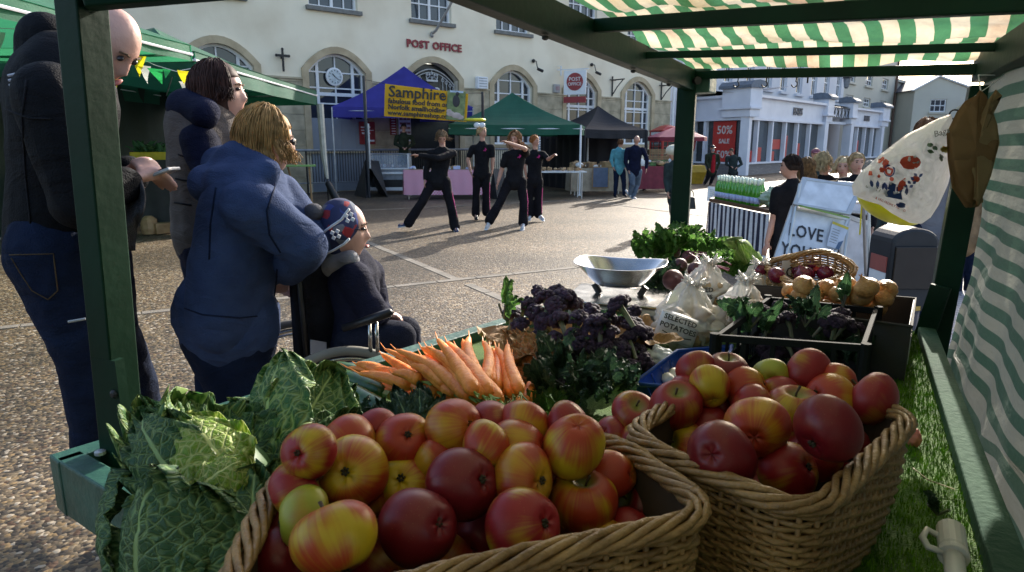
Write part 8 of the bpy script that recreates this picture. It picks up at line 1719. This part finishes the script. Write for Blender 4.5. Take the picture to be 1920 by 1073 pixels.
# ---- the four people close to the stall
Kjk = fab('black_anorak', (.006, .0065, .009), rough=.7, sc_=4)
def man_extra(b, P, X, F_, U_, k):
    m = MB(); q = P['N']; m.cap(WY(96, 118, 2.04), WY(88, 82, 2.04), .095, .085, .9, (1, 0, 0)); organic(m, 'collar', Kjk, b, .009, .012, 3)
    m = MB(); m.add([WY(255, 300, 1.95)] , []); m = MB()
    m.grid(lambda u, v: WY(lerp(205, 262, v) + 10 * math.sin(u * 5), lerp(330, 470, u), 1.93 + .05 * math.sin(v * 3 + u * 4) + .02 * noise.noise(V((u * 5, v * 5, 1)))), 16, 10); m.build('open_flap', fab('jacket_lining', (.06, .06, .065), rough=.4), b, smooth=True, solid=.006)
    m = MB(); o_ = WY(15, 142, 1.80); [m.tube([o_ + V((0, 0, -i * .012)), o_ + V((.03, 0, -i * .012 + .006))], .0035, 5) for i in range(3)]; m.build('shoulder_badge', mat('badge_grey', (.4, .4, .45), .5), b)
    m = MB(); m.grid(lambda u, v: WY(lerp(18, 100, u), lerp(478, 560, v) + (10 * u if v > .9 else 0), 1.83 - .02 * math.sin(u * 3)), 4, 4); 
bm, _ = person('bald man in black jacket bent over his phone behind the left stall post', 2.0, dict(H=(196, 84, .02), N=(118, 128, .03), C=(118, 225, .03), P=(112, 445, .03), LS=(98, 182, -.19), RS=(140, 195, .22), LE=(150, 378, -.20), LH=(236, 344, -.08), RE=(180, 385, .2), RH=(246, 326, .06), LP=(98, 470, -.06), RP=(160, 465, .12), LK=(165, 690, -.03), RK=(215, 610, .35), LA=(180, 930, .05), RA=(285, 790, .65), LT=(240, 960, .0), RT=(330, 800, .6)),
    s=1.06, F=(.78, -.1, -.72), U=(.7, 0, .72), skin=(.56, .33, .26), topm=Kjk, top='anorak', legm=Kde, shoem=Sb, vox=.008, fat=1.2, topfold=.022, tex=_tx2, hem=.03, extra=man_extra, hk=.9, headh=.215, curl=1.9, hnorm=(.2, -.2, -1), sleevr=1.35, face=True)
q = WY(312, 322, 2.0); t = thing('mobile_phone', q, 'small silver and black mobile phone held by the bald man', 'mobile phone'); m = MB(); m.box(q, (.055, .07, .010), q=Quaternion((0, 1, 0), -.35)); m.build('phone_body', Malu, t, bevel=.003); m = MB(); m.box(q + V((-.004, 0, .007)), (.042, .05, .003), q=Quaternion((0, 1, 0), -.35)); m.build('phone_screen', Sb, t)
def bru_extra(b, P, X, F_, U_, k):
    m = MB(); m.cap(P['N'] + V((-.06, 0, .0)), P['N'] + V((.02, 0, -.02)), .085, .07, .8, (0, 1, 0)); m.cap(WY(352, 200, 2.55), WY(385, 215, 2.45), .07, .055); organic(m, 'hood', Knv, b, .009, .03, 12, tex=_tx2)
    t = MB(); C_, Pe = P['C'], P['P']; side = (P['RS'] - P['LS']).normalized(); t.cap(C_ + V((0, 0, .09)), C_.lerp(Pe, .5), .17, .165, .85, side); t.cap(C_.lerp(Pe, .5), Pe, .165, .18, .85, side); t.cap(P['LS'].lerp(C_, .25) + V((0, 0, .04)), P['RS'].lerp(C_, .25) + V((0, 0, .04)), .075, .075); organic(t, 'padded_vest', Kbr, b, .009, .04, 10, tex=_tx2)
br_, _ = person('brunette woman in grey brown vest over navy sleeves gazing to the right', 2.6, dict(H=(413, 175), N=(398, 240), C=(392, 300), P=(400, 430), LS=(372, 262, -.14), RS=(405, 258, .16), LE=(400, 345, -.19), LH=(430, 400, -.1), RE=(430, 350, .16), RH=(450, 395, .1), LP=(390, 455), RP=(425, 455), LK=(395, 640), RK=(428, 640), LA=(400, 820), RA=(430, 820), LT=(440, 840), RT=(470, 840)),
    s=1.0, F=(.98, .12, .03), skin=(.55, .32, .24), topm=Knv, top='fleece', legm=Kde, shoem=Sb, vox=.009, fat=1.05, hairc=(.055, .026, .02), hair=dict(L_=.055, n=900, vol=.9, seed=21, r=.0026, wind=(-.01, 0, 0), mass=(.092, .088, .118, .022, .016)), extra=bru_extra, headh=.215)
def hood_extra(b, P, X, F_, U_, k):
    m = MB()
    def hf_(u, v):                 # hood lying in a roll round the neck
        a = (u - .5) * 4.6 + math.pi / 2; c_ = WY(452, 318, 2.34); R_ = .115 + .02 * math.sin(u * 9); r2 = .05 + .02 * math.sin(u * math.pi)
        p = c_ + V((math.cos(a) * R_ * 1.1 + .02, math.sin(a) * -R_ * .9, .02 + .04 * math.sin(a + .5))); d = V((math.cos(a), -math.sin(a) * .9, 0)); return p + d * (math.cos(v * 6.283) * r2) + V((0, 0, math.sin(v * 6.283) * r2 * 1.15))
    m.cap(WY(392, 345, 2.3), WY(440, 300, 2.28), .058, .075, .8); m.cap(WY(440, 300, 2.28), WY(500, 320, 2.2), .075, .05, .8); m.cap(WY(400, 345, 2.2), WY(470, 352, 2.14), .05, .05, .7); m.cap(WY(410, 310, 2.42), WY(480, 292, 2.44), .07, .06); m.cap(WY(392, 345, 2.25), WY(470, 340, 2.3), .07, .06)
    m.cap(WY(415, 335, 2.2), WY(490, 330, 2.2), .06, .06, .9); m.cap(WY(430, 320, 2.36), WY(480, 318, 2.36), .08, .08); organic(m, 'hood', Kho, b, .009, .03, 20, tex=_tx2)
    t = MB(); t.cap(WY(425, 590, 2.3), WY(428, 606, 2.3), .188, .182, .8, (1, 0, 0)); organic(t, 'waistband', Kho, b, .009, .006, 2)
    m = MB(); e = P['H'] + (F_ * .092 + U_ * .012) * k; m.ell(e + X * .033 * k, (.008, .022, .013), nu=12, nv=8); m.ell(e - X * .033 * k, (.008, .022, .013), nu=12, nv=8); m.tube([P['H'] + (X * -.078 + F_ * .0 + U_ * .014) * k, P['H'] + (X * -.07 + F_ * .075 + U_ * .014) * k], .003, 5); m.tube([P['H'] + (X * .078 + F_ * .0 + U_ * .014) * k, P['H'] + (X * .07 + F_ * .075 + U_ * .014) * k], .0035, 5); m.build('sunglasses', mat('glasses_black', (.01, .01, .012), .15), b)
bw_, _ = person('blonde woman with sunglasses in a blue hooded sweatshirt leaning on the wheelchair', 2.3, dict(H=(502, 266, .05), N=(465, 330, .03), C=(455, 405, .0), P=(430, 568, .0), LS=(475, 392, -.15), RS=(520, 375, .14), LE=(572, 462, -.10), LH=(540, 508, .05), RE=(583, 448, .1), RH=(556, 503, .2), LP=(402, 635), RP=(454, 635), LK=(440, 760), RK=(470, 760), LA=(445, 960), RA=(480, 960)),
    s=1.0, F=(.93, .36, -.12), U=(.12, 0, 1), skin=(.60, .36, .27), topm=Kho, top='hooded_sweatshirt', legm=Kde, vox=.009, fat=1.18, wk=1.2, hk=.95, tex=_tx2, topfold=.03, hem=.02, hairc=(.46, .26, .09), hair=dict(L_=.085, n=1000, vol=1.3, seed=22, r=.0027, wind=(.02, -.01, 0), mass=(.084, .084, .12, .026, .03)), extra=hood_extra, headh=.21, sleevr=1.6)
# wheelchair
_ = 0
wc = thing('wheelchair', WY(620, 700, 2.45), 'black wheelchair with padded back, chrome arm supports and grey tyred wheels', 'wheelchair'); wy = 2.42
Mch_ = mat('chrome', (.5, .5, .5), .2, metal=1.0); Kpad = fab('black_nylon', (.014, .015, .022), rough=.55)
m = MB(); m.grid(lambda u, v: WY(lerp(545, 628, u) + 12 * v, lerp(492, 690, v), 2.36 + .10 * u + .008 * math.sin(u * 9)), 12, 14); m.build('backrest', Kpad, wc, smooth=True, solid=.03)
m = MB(); m.grid(lambda u, v: WY(lerp(562, 606, u), lerp(510, 560, v), 2.345 + .10 * u), 4, 4); m.build('backrest_pocket', fab('pocket_nylon', (.022, .024, .035)), wc, solid=.012)
m = MB(); m.grid(lambda u, v: WY(lerp(582, 612, u), lerp(637, 664, v) + 5 * u, 2.33 + .05 * u), 3, 3); m.build('care_label', mat('label_grey', (.35, .37, .45), .6), wc, solid=.002)
for x0, yy in ((548, 2.34), (604, 2.52)):
    m = MB(); m.tube([WY(x0 - 8, 500, yy), WY(x0 - 2, 483, yy), WY(x0 + 10, 487, yy), WY(x0 + 30, 690, yy)], .011, 8); m.build('push_handle', Sb, wc, smooth=True)
m = MB(); m.tube([WY(643, 616, 2.2), WY(700, 597, 2.2), WY(732, 586, 2.2), WY(736, 590, 2.2)], [.013, .016, .016, .010], 8); m.build('armrest', Sb, wc, smooth=True)
for x in (692, 705): m = MB(); m.tube([WY(x, 604, 2.2), WY(x + 3, 660, 2.2)], .007, 8); m.build('arm_support', Mch_, wc, smooth=True)
for cx_, cy__, yy, R0 in ((650, 797, 2.18, .27), (560, 720, 2.62, .26)):
    c_ = WY(cx_, cy__, yy); ax = V((.30, -.95, 0)) ; q_ = V((0, 0, 1)).rotation_difference(ax); mq = q_.to_matrix()
    def circ3(r, z, n=56): return [c_ + mq @ V((r * math.cos(a), r * math.sin(a), z)) for a in [2 * math.pi * k / n for k in range(n + 1)]]
    wh = MB().tube(circ3(R0, 0), .017, 10, cap=False).build('wheel', mat('tyre_grey', (.2, .19, .16), .7), wc, smooth=True); MB().tube(circ3(R0 - .028, 0), .009, 8, cap=False).build('rim', Mch_, wh, smooth=True); MB().tube(circ3(R0 - .035, .035), .006, 8, cap=False).build('push_rim', Mch_, wh, smooth=True)
    m = MB(); [m.tube([c_, p], .0012, 4) for p in circ3(R0 - .03, 0, 30)[:-1]]; m.ell(c_, (.03, .03, .03)); m.build('spokes', Mch_, wh)
m = MB(); m.box(WY(640, 690, 2.5), (.36, .38, .04)); m.build('seat', Kpad, wc, bevel=.01)
m = MB(); m.tube([WY(700, 655, 2.4), WY(735, 700, 2.4), WY(775, 760, 2.4)], .011, 8); m.build('front_frame', Sb, wc)
for yy in (2.35, 2.65): c_ = WY(745, 860, yy); m = MB(); m.lathe(c_, [(.07, -.012), (.075, 0), (.07, .012)], 20, V((0, 0, 1)).rotation_difference(V((.3, -.95, 0)))); m.build('castor', Sb, wc)
Khat = bpy.data.materials.new('fair_isle_knit'); Khat.use_nodes = True; _t = Khat.node_tree; _v = _t.nodes.new('ShaderNodeTexVoronoi'); _tc = _t.nodes.new('ShaderNodeTexCoord'); _t.links.new(_tc.outputs['Object'], _v.inputs[0]); _v.inputs['Scale'].default_value = 26
_r = _t.nodes.new('ShaderNodeValToRGB'); _s = _t.nodes.new('ShaderNodeSeparateColor'); _t.links.new(_v.outputs['Color'], _s.inputs[0]); _t.links.new(_s.outputs[0], _r.inputs[0]); _t.links.new(_r.outputs[0], _t.nodes['Principled BSDF'].inputs[0]); _t.nodes['Principled BSDF'].inputs['Roughness'].default_value = .9; _r.color_ramp.interpolation = 'CONSTANT'
for i_, (p_0, c_0) in enumerate(((0, (.02, .03, .09)), (.55, (.25, .02, .03)), (.7, (.03, .05, .2)), (.86, (.12, .14, .18)))):
    e_ = _r.color_ramp.elements[i_] if i_ < 2 else _r.color_ramp.elements.new(p_0); e_.position = p_0; e_.color = (*c_0, 1)
def kid_extra(b, P, X, F_, U_, k):
    c_ = P['H']; m = MB(); m.ell(c_ + (U_ * .022 - F_ * .014) * k, (.100 * k, .090 * k, .105 * k), V((0, -1, 0)).rotation_difference(F_)); m.cap(c_ + (-F_ * .03 - U_ * .02) * k, c_ + (-F_ * .012 - U_ * .09) * k, .085 * k, .045 * k, .9, X); ht = organic(m, 'knitted_hat', Khat, b, .006, .006, 2)
    tow = V((-.1, -1, 0))
    m = MB(); m.tube([WY(x, y, 2.30) for x, y in ((606, 436), (622, 424), (640, 412), (650, 398), (655, 392))], .0045, 6); m.tube([WY(x, y, 2.30) for x, y in ((608, 478), (628, 468), (645, 458), (655, 448))], .0045, 6); m.build('white_band', Mprint, ht, smooth=True)
    m = MB()
    for fx_, fy_ in ((629, 440), (655, 408)):
        for a in range(4): t_ = a * math.pi / 2 + .5; q = WY(fx_ + 7 * math.cos(t_), fy_ + 7 * math.sin(t_), 2.295); m.box(q, (.012, .004, .012), q=Quaternion((0, 1, 0), t_))
    m.build('snowflake', Mprint, ht)
    MB().ell(WY(588, 398, 2.38), (.035, .035, .032)).build('bobble', fab('bobble_grey', (.1, .1, .11)), ht, smooth=True)
    m = MB(); m.cap(WY(622, 498, 2.44), WY(655, 486, 2.40), .05, .04); m.cap(WY(618, 490, 2.48), WY(650, 518, 2.42), .045, .035); organic(m, 'grey_hood', fab('grey_jersey', (.32, .32, .34)), b, .007, .02, 3)
    m = MB(); e = c_ + (F_ * .088 + U_ * .010) * k; m.tube([c_ + (X * .07 + U_ * .012) * k, c_ + (X * .062 + F_ * .07 + U_ * .012) * k], .0025, 5); m.tube([e + X * .04 * k, e, e - X * .04 * k], .003, 5); m.build('glasses', mat('glasses_black', (.01, .01, .012), .15), b)
person('child in patterned knitted hat, glasses and navy coat sitting in the wheelchair', 2.5, dict(H=(645, 432, -.06), N=(648, 492), C=(668, 540), P=(668, 625), LS=(664, 520, -.11), RS=(690, 515, .11), LE=(696, 585, -.12), LH=(712, 588, -.08), RE=(705, 580, .14), RH=(720, 585, .1), LP=(665, 640, -.07), RP=(670, 638, .08), LK=(750, 632, -.08), RK=(760, 622, .09), LA=(775, 735, -.06), RA=(785, 720, .1), LT=(810, 745, -.06), RT=(820, 735, .1)),
    s=.78, F=(.97, .12, -.05), skin=(.62, .38, .3), topm=fab('navy_coat', (.016, .018, .04)), top='coat', legm=fab('navy_trousers', (.02, .024, .045)), shoem=Sb, vox=.007, fat=1.05, headh=.27, extra=kid_extra, hands=True, sleevr=1.3)

Kst = fab('seam_navy', (.015, .022, .05)); Kgd = fab('denim_stitch', (.10, .07, .04)); Kzp = fab('seam_black', (.02, .02, .024))
for pts_ in ([(515, 352), (500, 395), (505, 440), (530, 480)], [(520, 505), (514, 555), (518, 600)], [(405, 352), (395, 420), (392, 500)], [(330, 572), (380, 590), (450, 596), (525, 588)]): seam(bw_, 'hooded_sweatshirt', pts_, .003, Kst)
for pts_ in ([(18, 478), (100, 476), (108, 545), (90, 562), (60, 545), (38, 512), (18, 478)],): seam(bm, 'trousers', pts_, .0018, Kgd, 'pocket_stitching')
for pts_ in ([(10, 205), (55, 222), (104, 224)], [(50, 150), (42, 220), (48, 330), (60, 440)]): seam(bm, 'anorak', pts_, .0028, Kzp)
for pts_ in ([(388, 250), (368, 290), (366, 350)], [(335, 290), (365, 300)], [(330, 335), (366, 342)], [(328, 380), (366, 386)]): seam(br_, 'padded_vest', pts_, .0035, Kzp, 'quilting_seam')
